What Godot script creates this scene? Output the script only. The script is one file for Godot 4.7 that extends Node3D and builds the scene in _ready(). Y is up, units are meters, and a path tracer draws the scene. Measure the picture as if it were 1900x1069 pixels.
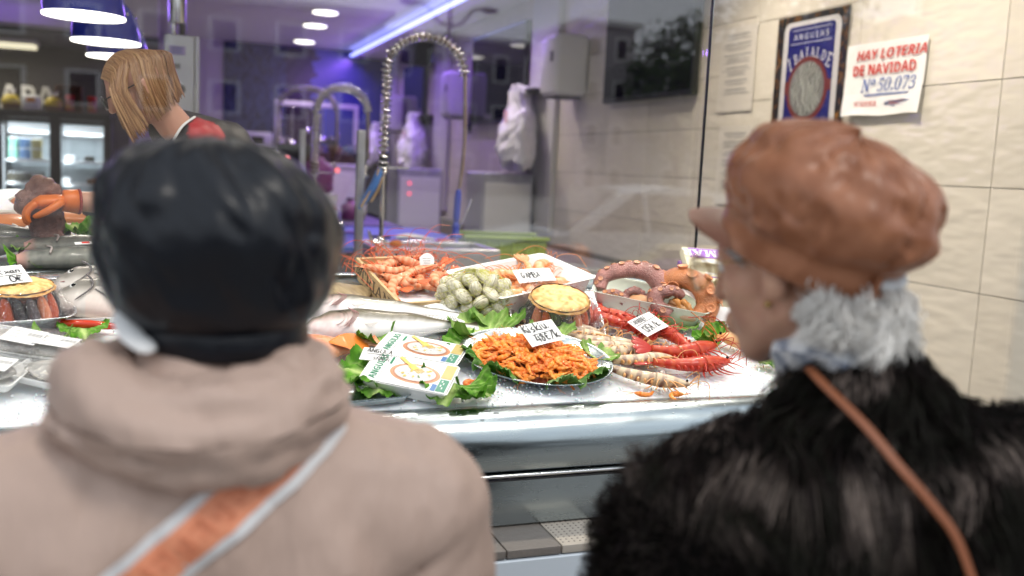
extends Node3D
# A fishmonger's street counter seen over the shoulders of two customers.

const SLOPE := 0.24435      # 14 degrees, tilt of the ice display
const EDGE := Vector3(0, 1.0, -2.04)   # top of the counter's front edge
const GLASS_Z := -2.9
const WALL_X := 3.28
var used := {}
var noise := FastNoiseLite.new()
var fine := FastNoiseLite.new()
var rng := RandomNumberGenerator.new()
var M := {}

# ---------------------------------------------------------------- geometry
class Geo:
	var v := PackedVector3Array()
	var t := PackedVector2Array()
	var c := PackedColorArray()
	var i := PackedInt32Array()
	var col := Color.WHITE
	func p(pos: Vector3, uv := Vector2.ZERO) -> int:
		v.append(pos); t.append(uv); c.append(col)
		return v.size() - 1
	func tri(a: int, b: int, d: int) -> void:
		i.append(a); i.append(b); i.append(d)
	func quad(a: int, b: int, d: int, e: int) -> void:
		tri(a, b, d); tri(a, d, e)
	func fix(start: int, first: int) -> void:      # turn the triangles added since start outwards
		var mid := Vector3.ZERO
		for k in range(first, v.size()): mid += v[k]
		mid /= maxf(1.0, v.size() - first)
		var vol := 0.0
		for k in range(start, i.size(), 3):
			vol += (v[i[k]] - mid).dot((v[i[k + 1]] - mid).cross(v[i[k + 2]] - mid))
		if vol > 0.0:
			for k in range(start, i.size(), 3):
				var s := i[k + 1]; i[k + 1] = i[k + 2]; i[k + 2] = s
	func grid(nu: int, nv: int, wrap: bool, f: Callable, cf = null) -> void:   # f(u, v) -> Vector3; wraps in u
		var s := i.size(); var o := v.size()
		for b in nv + 1:
			for a in nu + 1:
				var U := float(a) / nu; var V := float(b) / nv
				if cf: col = cf.call(U, V)
				p(f.call(fmod(U, 1.0) if wrap else U, V), Vector2(U, V))
		for b in nv:
			for a in nu:
				var q := o + b * (nu + 1) + a
				quad(q, q + 1, q + nu + 2, q + nu + 1)
		if wrap: fix(s, o)
	func tube(path: Array, rad, seg := 8, flat := 1.0, cf = null, caps := true) -> void:
		var s := i.size(); var o := v.size(); var n := path.size()
		var up := Vector3.UP
		var d0: Vector3 = (path[1] - path[0]).normalized()
		if absf(d0.dot(up)) > 0.9: up = Vector3.RIGHT
		var side := d0.cross(up).normalized()
		for k in n:
			var d: Vector3 = (path[mini(k + 1, n - 1)] - path[maxi(k - 1, 0)]).normalized()
			side = (side - d * side.dot(d)).normalized()
			var nn := side.cross(d)
			var r: float = rad[k] if rad is Array else rad
			for a in seg + 1:
				var th := TAU * a / seg
				if cf: col = cf.call(float(k) / (n - 1), float(a) / seg)
				p(path[k] + side * cos(th) * r + nn * sin(th) * r * flat, Vector2(float(a) / seg, float(k) / (n - 1)))
		for k in n - 1:
			for a in seg:
				var q := o + k * (seg + 1) + a
				quad(q, q + 1, q + seg + 2, q + seg + 1)
		if caps:
			for e in 2:
				var b := o + (n - 1) * (seg + 1) * e
				if cf: col = cf.call(float(e), 0.0)
				var m := p(path[(n - 1) * e], Vector2(0.5, e))
				for a in seg:
					if e == 0: tri(m, b + a + 1, b + a)
					else: tri(m, b + a, b + a + 1)
		fix(s, o)
	func lathe(prof: Array, seg := 24, at := Transform3D()) -> void:    # prof: Vector2(radius, y)
		var s := i.size(); var o := v.size()
		for k in prof.size():
			for a in seg + 1:
				var th := TAU * a / seg
				p(at * Vector3(prof[k].x * cos(th), prof[k].y, prof[k].x * sin(th)), Vector2(float(a) / seg, float(k) / (prof.size() - 1)))
		for k in prof.size() - 1:
			for a in seg:
				var q := o + k * (seg + 1) + a
				quad(q, q + 1, q + seg + 2, q + seg + 1)
		fix(s, o)
	func face(a: Vector3, b: Vector3, d: Vector3, e: Vector3, out: Vector3) -> void:
		if (b - a).cross(d - a).dot(out) > 0.0:
			var q := b; b = e; e = q
		var k := p(a, Vector2(0, 1)); p(b, Vector2(1, 1)); p(d, Vector2(1, 0)); p(e, Vector2(0, 0))
		quad(k, k + 1, k + 2, k + 3)
	func box(at: Vector3, size: Vector3, bev := 0.0, bs := Basis()) -> void:
		var h := size * 0.5
		bev = minf(bev, minf(h.x, minf(h.y, h.z)) * 0.98)
		var s := i.size(); var o := v.size()
		var ax := [Vector3.RIGHT, Vector3.UP, Vector3.BACK]
		for k in 3:
			for sg in [-1.0, 1.0]:
				var n: Vector3 = ax[k] * sg; var a: Vector3 = ax[(k + 1) % 3]; var b: Vector3 = ax[(k + 2) % 3]
				var A := a * (h[(k + 1) % 3] - bev); var B := b * (h[(k + 2) % 3] - bev); var N := n * h[k]
				face(at + bs * (N - A - B), at + bs * (N + A - B), at + bs * (N + A + B), at + bs * (N - A + B), bs * n)
		if bev > 0.0:
			for k in 3:
				var a: Vector3 = ax[(k + 1) % 3]; var b: Vector3 = ax[(k + 2) % 3]; var L: Vector3 = ax[k] * (h[k] - bev)
				for sa in [-1.0, 1.0]:
					for sb in [-1.0, 1.0]:
						var P: Vector3 = a * sa * h[(k + 1) % 3] + b * sb * (h[(k + 2) % 3] - bev)
						var Q: Vector3 = a * sa * (h[(k + 1) % 3] - bev) + b * sb * h[(k + 2) % 3]
						face(at + bs * (P - L), at + bs * (P + L), at + bs * (Q + L), at + bs * (Q - L), bs * (a * sa + b * sb))
			for sx in [-1.0, 1.0]:
				for sy in [-1.0, 1.0]:
					for sz in [-1.0, 1.0]:
						var g := Vector3(sx, sy, sz)
						var q := h - Vector3.ONE * bev
						var k0 := p(at + bs * (g * Vector3(h.x, q.y, q.z))); p(at + bs * (g * Vector3(q.x, h.y, q.z))); p(at + bs * (g * Vector3(q.x, q.y, h.z)))
						var nn := (v[k0 + 1] - v[k0]).cross(v[k0 + 2] - v[k0])
						if nn.dot(bs * g) > 0.0: tri(k0, k0 + 2, k0 + 1)
						else: tri(k0, k0 + 1, k0 + 2)
	func ball(at: Vector3, r: Vector3, nu := 14, nv := 8, bs := Basis()) -> void:
		grid(nu, nv, true, func(u, w): return at + bs * (r * Vector3(cos(u * TAU) * sin(w * PI), cos(w * PI), sin(u * TAU) * sin(w * PI))))
	func mesh() -> ArrayMesh:
		var n := PackedVector3Array(); n.resize(v.size())
		for k in range(0, i.size(), 3):
			var a := v[i[k]]
			var f := (v[i[k + 2]] - a).cross(v[i[k + 1]] - a)
			n[i[k]] += f; n[i[k + 1]] += f; n[i[k + 2]] += f
		# seams: vertices that share a place and nearly a direction share a normal
		var at := {}
		for k in v.size():
			var key := Vector3i((v[k] * 20000.0).round())
			if at.has(key): at[key].append(k)
			else: at[key] = [k]
		var m := n.duplicate()
		for key in at:
			var l: Array = at[key]
			if l.size() > 1:
				for a in l:
					var sum := Vector3.ZERO
					for b in l:
						if n[a].normalized().dot(n[b].normalized()) > 0.62: sum += n[b]
					m[a] = sum
		for k in m.size():
			m[k] = m[k].normalized() if m[k].length_squared() > 1e-24 else Vector3.UP
		var arr := []; arr.resize(Mesh.ARRAY_MAX)
		arr[Mesh.ARRAY_VERTEX] = v; arr[Mesh.ARRAY_NORMAL] = m; arr[Mesh.ARRAY_TEX_UV] = t; arr[Mesh.ARRAY_COLOR] = c; arr[Mesh.ARRAY_INDEX] = i
		var out := ArrayMesh.new()
		out.add_surface_from_arrays(Mesh.PRIMITIVE_TRIANGLES, arr)
		return out

# A body from tapered bones: [from, to, radius, radius]; a negative fifth entry cuts away.
class Body:
	var bones := []
	var k := 0.03
	var wrinkle = null
	func bone(a: Vector3, b: Vector3, ra: float, rb: float) -> void: bones.append([a, b, ra, rb])
	func dist(p: Vector3, e: Array) -> float:
		var ab: Vector3 = e[1] - e[0]
		var h := clampf((p - e[0]).dot(ab) / maxf(ab.length_squared(), 1e-9), 0.0, 1.0)
		return p.distance_to(e[0] + ab * h) - lerpf(e[2], e[3], h)
	func eval(p: Vector3) -> float:
		var d := 1e3
		for e in bones:
			var q := dist(p, e); var h := maxf(k - absf(d - q), 0.0) / k
			d = minf(d, q) - h * h * k * 0.25
		if wrinkle: d += wrinkle.call(p)
		return d
	func mesh_into(g: Geo, cell: float, cf = null) -> void:
		var lo := Vector3.ONE * 1e9; var hi := -lo
		for e in bones:
			lo = lo.min(e[0] - Vector3.ONE * e[2]).min(e[1] - Vector3.ONE * e[3]); hi = hi.max(e[0] + Vector3.ONE * e[2]).max(e[1] + Vector3.ONE * e[3])
		var mar := k + cell * 2.5
		lo -= Vector3.ONE * mar; hi += Vector3.ONE * mar
		var dim := Vector3i(((hi - lo) / cell).ceil()) + Vector3i.ONE
		var f := PackedFloat32Array(); f.resize(dim.x * dim.y * dim.z); f.fill(1e3)
		var sy := dim.x; var sz := dim.x * dim.y
		for e in bones:
			var r := maxf(e[2], e[3]) + mar
			var a := Vector3i(((e[0].min(e[1]) - Vector3.ONE * r - lo) / cell).floor()).clamp(Vector3i.ZERO, dim - Vector3i.ONE)
			var b := Vector3i(((e[0].max(e[1]) + Vector3.ONE * r - lo) / cell).ceil()).clamp(Vector3i.ZERO, dim - Vector3i.ONE)
			var ea: Vector3 = e[0]; var ab: Vector3 = e[1] - e[0]; var il := 1.0 / maxf(ab.length_squared(), 1e-9); var ra: float = e[2]; var dr: float = e[3] - e[2]
			for z in range(a.z, b.z + 1):
				for y in range(a.y, b.y + 1):
					var at := z * sz + y * sy
					for x in range(a.x, b.x + 1):
						var p := lo + Vector3(x, y, z) * cell
						var h := clampf((p - ea).dot(ab) * il, 0.0, 1.0)
						var q := p.distance_to(ea + ab * h) - ra - dr * h
						var d := f[at + x]
						var w := maxf(k - absf(d - q), 0.0) / k
						f[at + x] = minf(d, q) - w * w * k * 0.25
		if wrinkle:
			for z in dim.z:
				for y in dim.y:
					for x in dim.x:
						var q := z * sz + y * sy + x
						if absf(f[q]) < cell * 4.0: f[q] += wrinkle.call(lo + Vector3(x, y, z) * cell)
		var id := PackedInt32Array(); id.resize(f.size()); id.fill(-1)
		var off := [0, 1, sy, sy + 1, sz, sz + 1, sz + sy, sz + sy + 1]
		var cor := [Vector3(0, 0, 0), Vector3(1, 0, 0), Vector3(0, 1, 0), Vector3(1, 1, 0), Vector3(0, 0, 1), Vector3(1, 0, 1), Vector3(0, 1, 1), Vector3(1, 1, 1)]
		var edges := [[0, 1], [2, 3], [4, 5], [6, 7], [0, 2], [1, 3], [4, 6], [5, 7], [0, 4], [1, 5], [2, 6], [3, 7]]
		for z in dim.z - 1:
			for y in dim.y - 1:
				for x in dim.x - 1:
					var q := z * sz + y * sy + x
					if absf(f[q]) > cell * 3.0: continue
					var inside := 0
					for o in 8:
						if f[q + off[o]] < 0.0: inside += 1
					if inside == 0 or inside == 8: continue
					var sum := Vector3.ZERO; var n := 0
					for e in edges:
						var A := f[q + off[e[0]]]; var B := f[q + off[e[1]]]
						if (A < 0.0) != (B < 0.0):
							sum += cor[e[0]].lerp(cor[e[1]], A / (A - B)); n += 1
					var pos := lo + (Vector3(x, y, z) + sum / n) * cell
					if cf: g.col = cf.call(pos)
					id[q] = g.p(pos, Vector2(pos.x, pos.y))
		for z in range(1, dim.z - 1):
			for y in range(1, dim.y - 1):
				for x in range(1, dim.x - 1):
					var q := z * sz + y * sy + x
					if absf(f[q]) > cell * 3.0: continue
					var inn := f[q] < 0.0
					for ax in 3:
						var st: int = [1, sy, sz][ax]; var u: int = [sy, sz, 1][ax]; var w: int = [sz, 1, sy][ax]
						if (f[q + st] < 0.0) != inn:
							var a := id[q]; var b := id[q - u]; var d := id[q - u - w]; var e := id[q - w]
							if a < 0 or b < 0 or d < 0 or e < 0: continue
							if inn: g.quad(a, e, d, b)
							else: g.quad(a, b, d, e)

# ---------------------------------------------------------------- nodes
func numbered(parent: Node, called: String) -> String:
	var key := str(parent.get_instance_id()) + called
	var n: int = used.get(key, 0)
	used[key] = n + 1
	return called if n == 0 else "%s_%03d" % [called, n]

func part(called: String, g, m: Material, parent: Node, xf := Transform3D(), stuff := false) -> MeshInstance3D:
	var o := MeshInstance3D.new()
	o.name = numbered(parent, called)
	o.mesh = g.mesh() if g is Geo else g
	o.material_override = m
	o.transform = xf
	if stuff: o.set_meta("kind", "stuff")
	parent.add_child(o, true)
	return o

func tag(o: Node, label: String, category: String, group := "") -> Node:
	o.set_meta("label", label); o.set_meta("category", category)
	if group: o.set_meta("group", group)
	return o

func thing(called: String, label: String, category: String, xf := Transform3D(), group := "") -> Node3D:
	var o := Node3D.new()
	o.name = numbered(self, called); o.transform = xf
	add_child(o, true)
	tag(o, label, category, group)
	return o

func solo(called: String, g, m: Material, label: String, category: String, xf := Transform3D(), group := "") -> MeshInstance3D:
	var o := part(called, g, m, self, xf)
	tag(o, label, category, group)
	return o

func struct(called: String, g, m: Material, xf := Transform3D(), parent: Node = self) -> MeshInstance3D:
	var o := part(called, g, m, parent, xf)
	if parent == self: o.set_meta("kind", "structure")
	return o

func dup(src: Node3D, xf: Transform3D, label := "", group := "") -> Node3D:
	var o: Node3D = src.duplicate()
	o.name = numbered(self, String(src.name).rstrip("0123456789").trim_suffix("_"))
	add_child(o, true)
	o.transform = xf
	if label: o.set_meta("label", label)
	if group: o.set_meta("group", group)
	return o

func mat(called: String, c: Color, rough := 0.6, metal := 0.0, vc := false) -> StandardMaterial3D:
	var m := StandardMaterial3D.new()
	m.resource_name = called
	m.albedo_color = c.linear_to_srgb()
	m.roughness = rough; m.metallic = metal
	m.vertex_color_use_as_albedo = vc
	M[called] = m
	return m

func glow(called: String, c: Color, e: float) -> StandardMaterial3D:
	var m := mat(called, Color(0.8, 0.8, 0.8), 0.5)
	m.emission_enabled = true; m.emission = c.linear_to_srgb(); m.emission_energy_multiplier = e
	return m

func glass(called: String, a := 0.04, rough := 0.0) -> StandardMaterial3D:
	var m := mat(called, Color(1, 1, 1), rough)
	m.albedo_color.a = a; m.transparency = BaseMaterial3D.TRANSPARENCY_ALPHA
	m.metallic_specular = 0.7
	return m

func noise_tex(freq: float, oct := 4, ramp: Gradient = null, seamless := true, size := 512, type := FastNoiseLite.TYPE_SIMPLEX_SMOOTH) -> NoiseTexture2D:
	var n := FastNoiseLite.new(); n.frequency = freq; n.fractal_octaves = oct; n.noise_type = type; n.seed = int(freq * 1000)
	var t := NoiseTexture2D.new(); t.width = size; t.height = size; t.seamless = seamless; t.noise = n
	if ramp: t.color_ramp = ramp
	return t

func ramp2(a: Color, b: Color, o0 := 0.0, o1 := 1.0) -> Gradient:
	var g := Gradient.new()
	g.set_color(0, a.linear_to_srgb()); g.set_color(1, b.linear_to_srgb()); g.set_offset(0, o0); g.set_offset(1, o1)
	return g

func bump(m: StandardMaterial3D, freq: float, cm: float, scale := 1.0, oct := 4) -> StandardMaterial3D:
	m.heightmap_enabled = true; m.heightmap_scale = cm; m.heightmap_texture = noise_tex(freq, oct)
	m.uv1_triplanar = true; m.uv1_scale = Vector3.ONE * scale
	return m

func N(p: Vector3) -> float: return noise.get_noise_3dv(p)

# a point of the display: u along the counter, v up the ice slope from the front edge, h above it
func C(u: float, v: float, h := 0.0) -> Vector3:
	return EDGE + Vector3(u, sin(SLOPE) * v + cos(SLOPE) * h, -cos(SLOPE) * v + sin(SLOPE) * h)

func X(u: float, v: float, h := 0.0, yaw := 0.0, pitch := 0.0, roll := 0.0, s := 1.0) -> Transform3D:
	var b := Basis(Vector3.RIGHT, Vector3(0, cos(SLOPE), sin(SLOPE)), Vector3(0, -sin(SLOPE), cos(SLOPE)))
	return Transform3D(b * Basis(Vector3.UP, deg_to_rad(yaw)) * Basis(Vector3.BACK, deg_to_rad(pitch)) * Basis(Vector3.RIGHT, deg_to_rad(roll)) * Basis.from_scale(Vector3.ONE * s), C(u, v, h))

func at(p: Vector3, yaw := 0.0, pitch := 0.0, roll := 0.0) -> Transform3D:
	return Transform3D(Basis(Vector3.UP, deg_to_rad(yaw)) * Basis(Vector3.BACK, deg_to_rad(pitch)) * Basis(Vector3.RIGHT, deg_to_rad(roll)), p)

func curve(pts: Array, n: int) -> Array:      # smooth path through the points
	var c := Curve3D.new()
	for k in pts.size():
		var d: Vector3 = (pts[mini(k + 1, pts.size() - 1)] - pts[maxi(k - 1, 0)]) / 6.0
		c.add_point(pts[k], -d, d)
	var out := []
	var L := c.get_baked_length()
	for k in n: out.append(c.sample_baked(L * k / (n - 1), true))
	return out

func boxg(size: Vector3, bev := 0.002, where := Vector3.ZERO) -> Geo:
	var g := Geo.new(); g.box(where, size, bev); return g

func cyl(r: float, h: float, seg := 20, where := Vector3.ZERO) -> Geo:
	var g := Geo.new(); var b := minf(r, h) * 0.12
	g.lathe([Vector2(0, 0), Vector2(r - b, 0), Vector2(r, b), Vector2(r, h - b), Vector2(r - b, h), Vector2(0, h)], seg, Transform3D(Basis(), where)); return g

# flat print: one line of lettering, height of the capitals given, baseline at the origin, facing +Z
func lettering(s: String, h: float, font: String, bold: bool, m: Material, parent: Node, xf: Transform3D, slant := 0.0, squeeze := 1.0) -> MeshInstance3D:
	var f := SystemFont.new(); f.font_names = PackedStringArray([font]); f.font_weight = 700 if bold else 400
	var t := TextMesh.new(); t.text = s; t.font = f; t.font_size = 32; t.pixel_size = h / 23.0; t.depth = 0.0006; t.curve_step = 1.0
	t.vertical_alignment = VERTICAL_ALIGNMENT_CENTER
	return part("lettering", t, m, parent, xf * Transform3D(Basis(Vector3(squeeze, 0, 0), Vector3(slant, 1, 0), Vector3(0, 0, 1)), Vector3.ZERO))

# handwriting: strokes on a 0..9 grid, y up
const PEN := {
	"K": "09 01|39 05 41", "i": "05 00|07 08", "s": "35 15 03 22 31 20 00", "k": "09 00|35 02 40", "u": "05 01 10 20 31 35|35 30", "m": "00 05|04 15 20|24 35 40", ".": "00 01",
	"4": "19 03 43|37 30", "8": "28 18 07 16 34 32 20 10 02 14 37 28", "€": "37 18 06 03 11 30|05 25|04 24", "/": "00 49", "n": "05 00|03 15 25 34 30", "r": "05 00|03 15 25",
	"a": "34 15 04 01 10 32|35 31 40", "C": "38 19 08 01 10 31", "A": "00 29 40|13 33", "R": "00 09 39 36 05|15 40", "B": "00 09 38 35 05|35 42 30 00", "I": "00 09", "N": "00 09 40 49", "E": "49 09 00 40|05 35",
	"O": "19 06 02 10 30 42 46 39 19", "G": "38 19 06 02 10 31 34 24", "U": "09 02 10 30 42 49", "L": "09 00 40", "S": "38 19 06 34 31 10 01", "t": "19 11 20 30|06 36", "x": "05 40|45 00", "l": "09 00 10", "g": "35 15 03 12 33 35 30 20 01",
	"1": "07 19 10", "3": "08 29 37 25 33 20 01", "5": "39 09 05 25 33 20 01", "2": "07 19 37 00 40", "0": "19 06 02 10 30 42 46 39 19", "V": "09 20 49", "M": "00 09 25 49 40", "D": "00 09 37 32 00", " ": ""}
func pen(g: Geo, s: String, h: float, xf: Transform3D, w := 0.06, jit := 0.4) -> void:
	var x := 0.0
	for ch in s:
		var st: String = PEN.get(ch, "")
		for stroke in st.split("|", false):
			var pts := []
			for q in stroke.split(" ", false):
				pts.append(Vector2(x + (int(q[0]) + rng.randf_range(-jit, jit) * 0.6) / 9.0, (int(q[1]) + rng.randf_range(-jit, jit)) / 9.0) * h)
			if pts.size() == 1: pts.append(pts[0] + Vector2(w, 0) * h)
			for k in pts.size() - 1:
				var a: Vector2 = pts[k]; var b: Vector2 = pts[k + 1]
				var d := (b - a).normalized() * w * h * 0.5; var n := Vector2(-d.y, d.x) * rng.randf_range(0.8, 1.25)
				a -= d * 0.6; b += d * 0.6
				g.face(xf * Vector3(a.x - n.x, a.y - n.y, 0), xf * Vector3(b.x - n.x, b.y - n.y, 0), xf * Vector3(b.x + n.x, b.y + n.y, 0), xf * Vector3(a.x + n.x, a.y + n.y, 0), xf.basis.z)
		x += 0.30 if ch in " .il1I" else 0.58

func _ready() -> void:
	# ------------------------------------------------ camera, sky, sun, exposure
	var cam := Camera3D.new(); cam.name = "camera"
	var attr := CameraAttributesPhysical.new()
	attr.frustum_focal_length = 39.72; attr.frustum_focus_distance = 2.5; attr.frustum_near = 0.05; attr.frustum_far = 400.0
	attr.exposure_aperture = 2.3
	cam.attributes = attr
	cam.transform = Transform3D(Basis(Vector3.UP, deg_to_rad(-20.4)) * Basis(Vector3.RIGHT, deg_to_rad(-7.05)) * Basis(Vector3.BACK, deg_to_rad(2.7)), Vector3(0, 1.55, 0))
	add_child(cam); cam.current = true
	var env := Environment.new()
	env.background_mode = Environment.BG_SKY
	var sky := Sky.new(); var sm := ProceduralSkyMaterial.new()
	sm.sky_top_color = Color(0.60, 0.66, 0.74).linear_to_srgb(); sm.sky_horizon_color = Color(0.80, 0.84, 0.88).linear_to_srgb(); sm.sky_curve = 0.25
	sm.ground_bottom_color = Color(0.2, 0.2, 0.2).linear_to_srgb(); sm.ground_horizon_color = Color(0.5, 0.52, 0.54).linear_to_srgb()
	sm.sky_energy_multiplier = 1.28; sm.ground_energy_multiplier = 0.6
	var cl := noise_tex(0.006, 5, ramp2(Color(0, 0, 0), Color(0.35, 0.36, 0.37), 0.35, 0.75), true, 1024)
	sm.sky_cover = cl
	sky.sky_material = sm; env.sky = sky
	env.tonemap_mode = Environment.TONE_MAPPER_LINEAR
	env.tonemap_exposure = 0.88
	env.sdfgi_enabled = true; env.ssao_enabled = true; env.ssil_enabled = true
	var we := WorldEnvironment.new(); we.name = "environment"; we.environment = env; add_child(we)
	var sun := DirectionalLight3D.new(); sun.name = "sun"
	sun.light_energy = 0.45; sun.light_angular_distance = 14.0; sun.light_color = Color(1.0, 0.98, 0.95); sun.shadow_enabled = true
	sun.rotation = Vector3(deg_to_rad(-58), deg_to_rad(30), 0)
	add_child(sun)
	noise.frequency = 1.0; noise.fractal_octaves = 3; noise.seed = 7
	fine.frequency = 1.0; fine.noise_type = FastNoiseLite.TYPE_CELLULAR; fine.cellular_return_type = FastNoiseLite.RETURN_DISTANCE; fine.seed = 3
	rng.seed = 11
	materials()
	setting()
	counter()
	room()
	posters()
	food_back()
	food_front()
	food_left()
	food_inside()
	seller()
	customer_left()
	customer_right()
	street()

func materials() -> void:
	mat("steel", Color(0.38, 0.43, 0.445), 0.24, 1.0)
	M.steel.roughness_texture = noise_tex(0.02, 5, ramp2(Color(0.35, 0.35, 0.35), Color(1, 1, 1), 0.25, 0.75)); M.steel.roughness = 0.30
	M.steel.uv1_triplanar = true; M.steel.uv1_scale = Vector3(0.6, 3, 3)
	mat("steel_bright", Color(0.70, 0.70, 0.70), 0.12, 1.0)
	mat("black_plastic", Color(0.012, 0.012, 0.014), 0.35)
	mat("black_gloss", Color(0.006, 0.006, 0.007), 0.04); M.black_gloss.metallic_specular = 0.3
	mat("white_plastic", Color(0.72, 0.72, 0.70), 0.35)
	mat("white_paint", Color(0.66, 0.65, 0.62), 0.7)
	mat("paper", Color(0.74, 0.74, 0.73), 0.75)
	mat("ink", Color(0.015, 0.015, 0.02), 0.6)
	mat("ink_blue", Color(0.03, 0.09, 0.36), 0.6)
	mat("ink_red", Color(0.55, 0.03, 0.02), 0.6)
	mat("ink_green", Color(0.02, 0.20, 0.10), 0.6)
	mat("ink_grey", Color(0.22, 0.22, 0.22), 0.7)
	mat("letter_white", Color(0.62, 0.62, 0.60), 0.5); mat("basket_yellow", Color(0.5, 0.38, 0.02), 0.35); mat("wicker", Color(0.2, 0.12, 0.06), 0.8); mat("dark_wood", Color(0.13, 0.06, 0.03), 0.6); mat("steel_plain", Color(0.52, 0.52, 0.52), 0.34, 1.0); mat("pilaster", Color(0.55, 0.54, 0.52), 0.5)
	mat("clam", Color(1, 1, 1), 0.35, 0.0, true); mat("clam_brown", Color(0.62, 0.55, 0.42), 0.5, 0.0, true); mat("ink_grey2", Color(0.10, 0.075, 0.05), 0.6); mat("foil", Color(0.75, 0.75, 0.76), 0.18, 1.0); bump(M.foil, 0.04, 0.25, 6.0)
	mat("foam", Color(0.86, 0.86, 0.84), 0.6)
	mat("vc", Color(1, 1, 1), 0.5, 0.0, true)
	mat("wet", Color(1, 1, 1), 0.36, 0.0, true); M.wet.metallic_specular = 0.35; M.wet.clearcoat_enabled = true; M.wet.clearcoat = 0.22; M.wet.clearcoat_roughness = 0.06
	mat("skin_wet", Color(1, 1, 1), 0.30, 0.0, true); bump(M.skin_wet, 0.04, 0.35, 10.0)
	mat("leaf", Color(1, 1, 1), 0.55, 0.0, true); M.leaf.metallic_specular = 0.16; M.leaf.backlight_enabled = true; M.leaf.backlight = Color(0.30, 0.36, 0.12)
	bump(M.leaf, 0.03, 0.15, 6.0)
	glass("pane", 0.0); glass("film", 0.0, 0.06)
	bump(M.film, 0.02, 1.6, 9.0)
	mat("blue_board", Color(0.05, 0.13, 0.42), 0.4)
	glow("lamp_white", Color(1.0, 0.96, 0.86), 5.0)
	glow("lamp_purple", Color(0.26, 0.30, 1.0), 4.5)
	glow("lamp_red", Color(1.0, 0.02, 0.04), 1.6)

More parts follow.
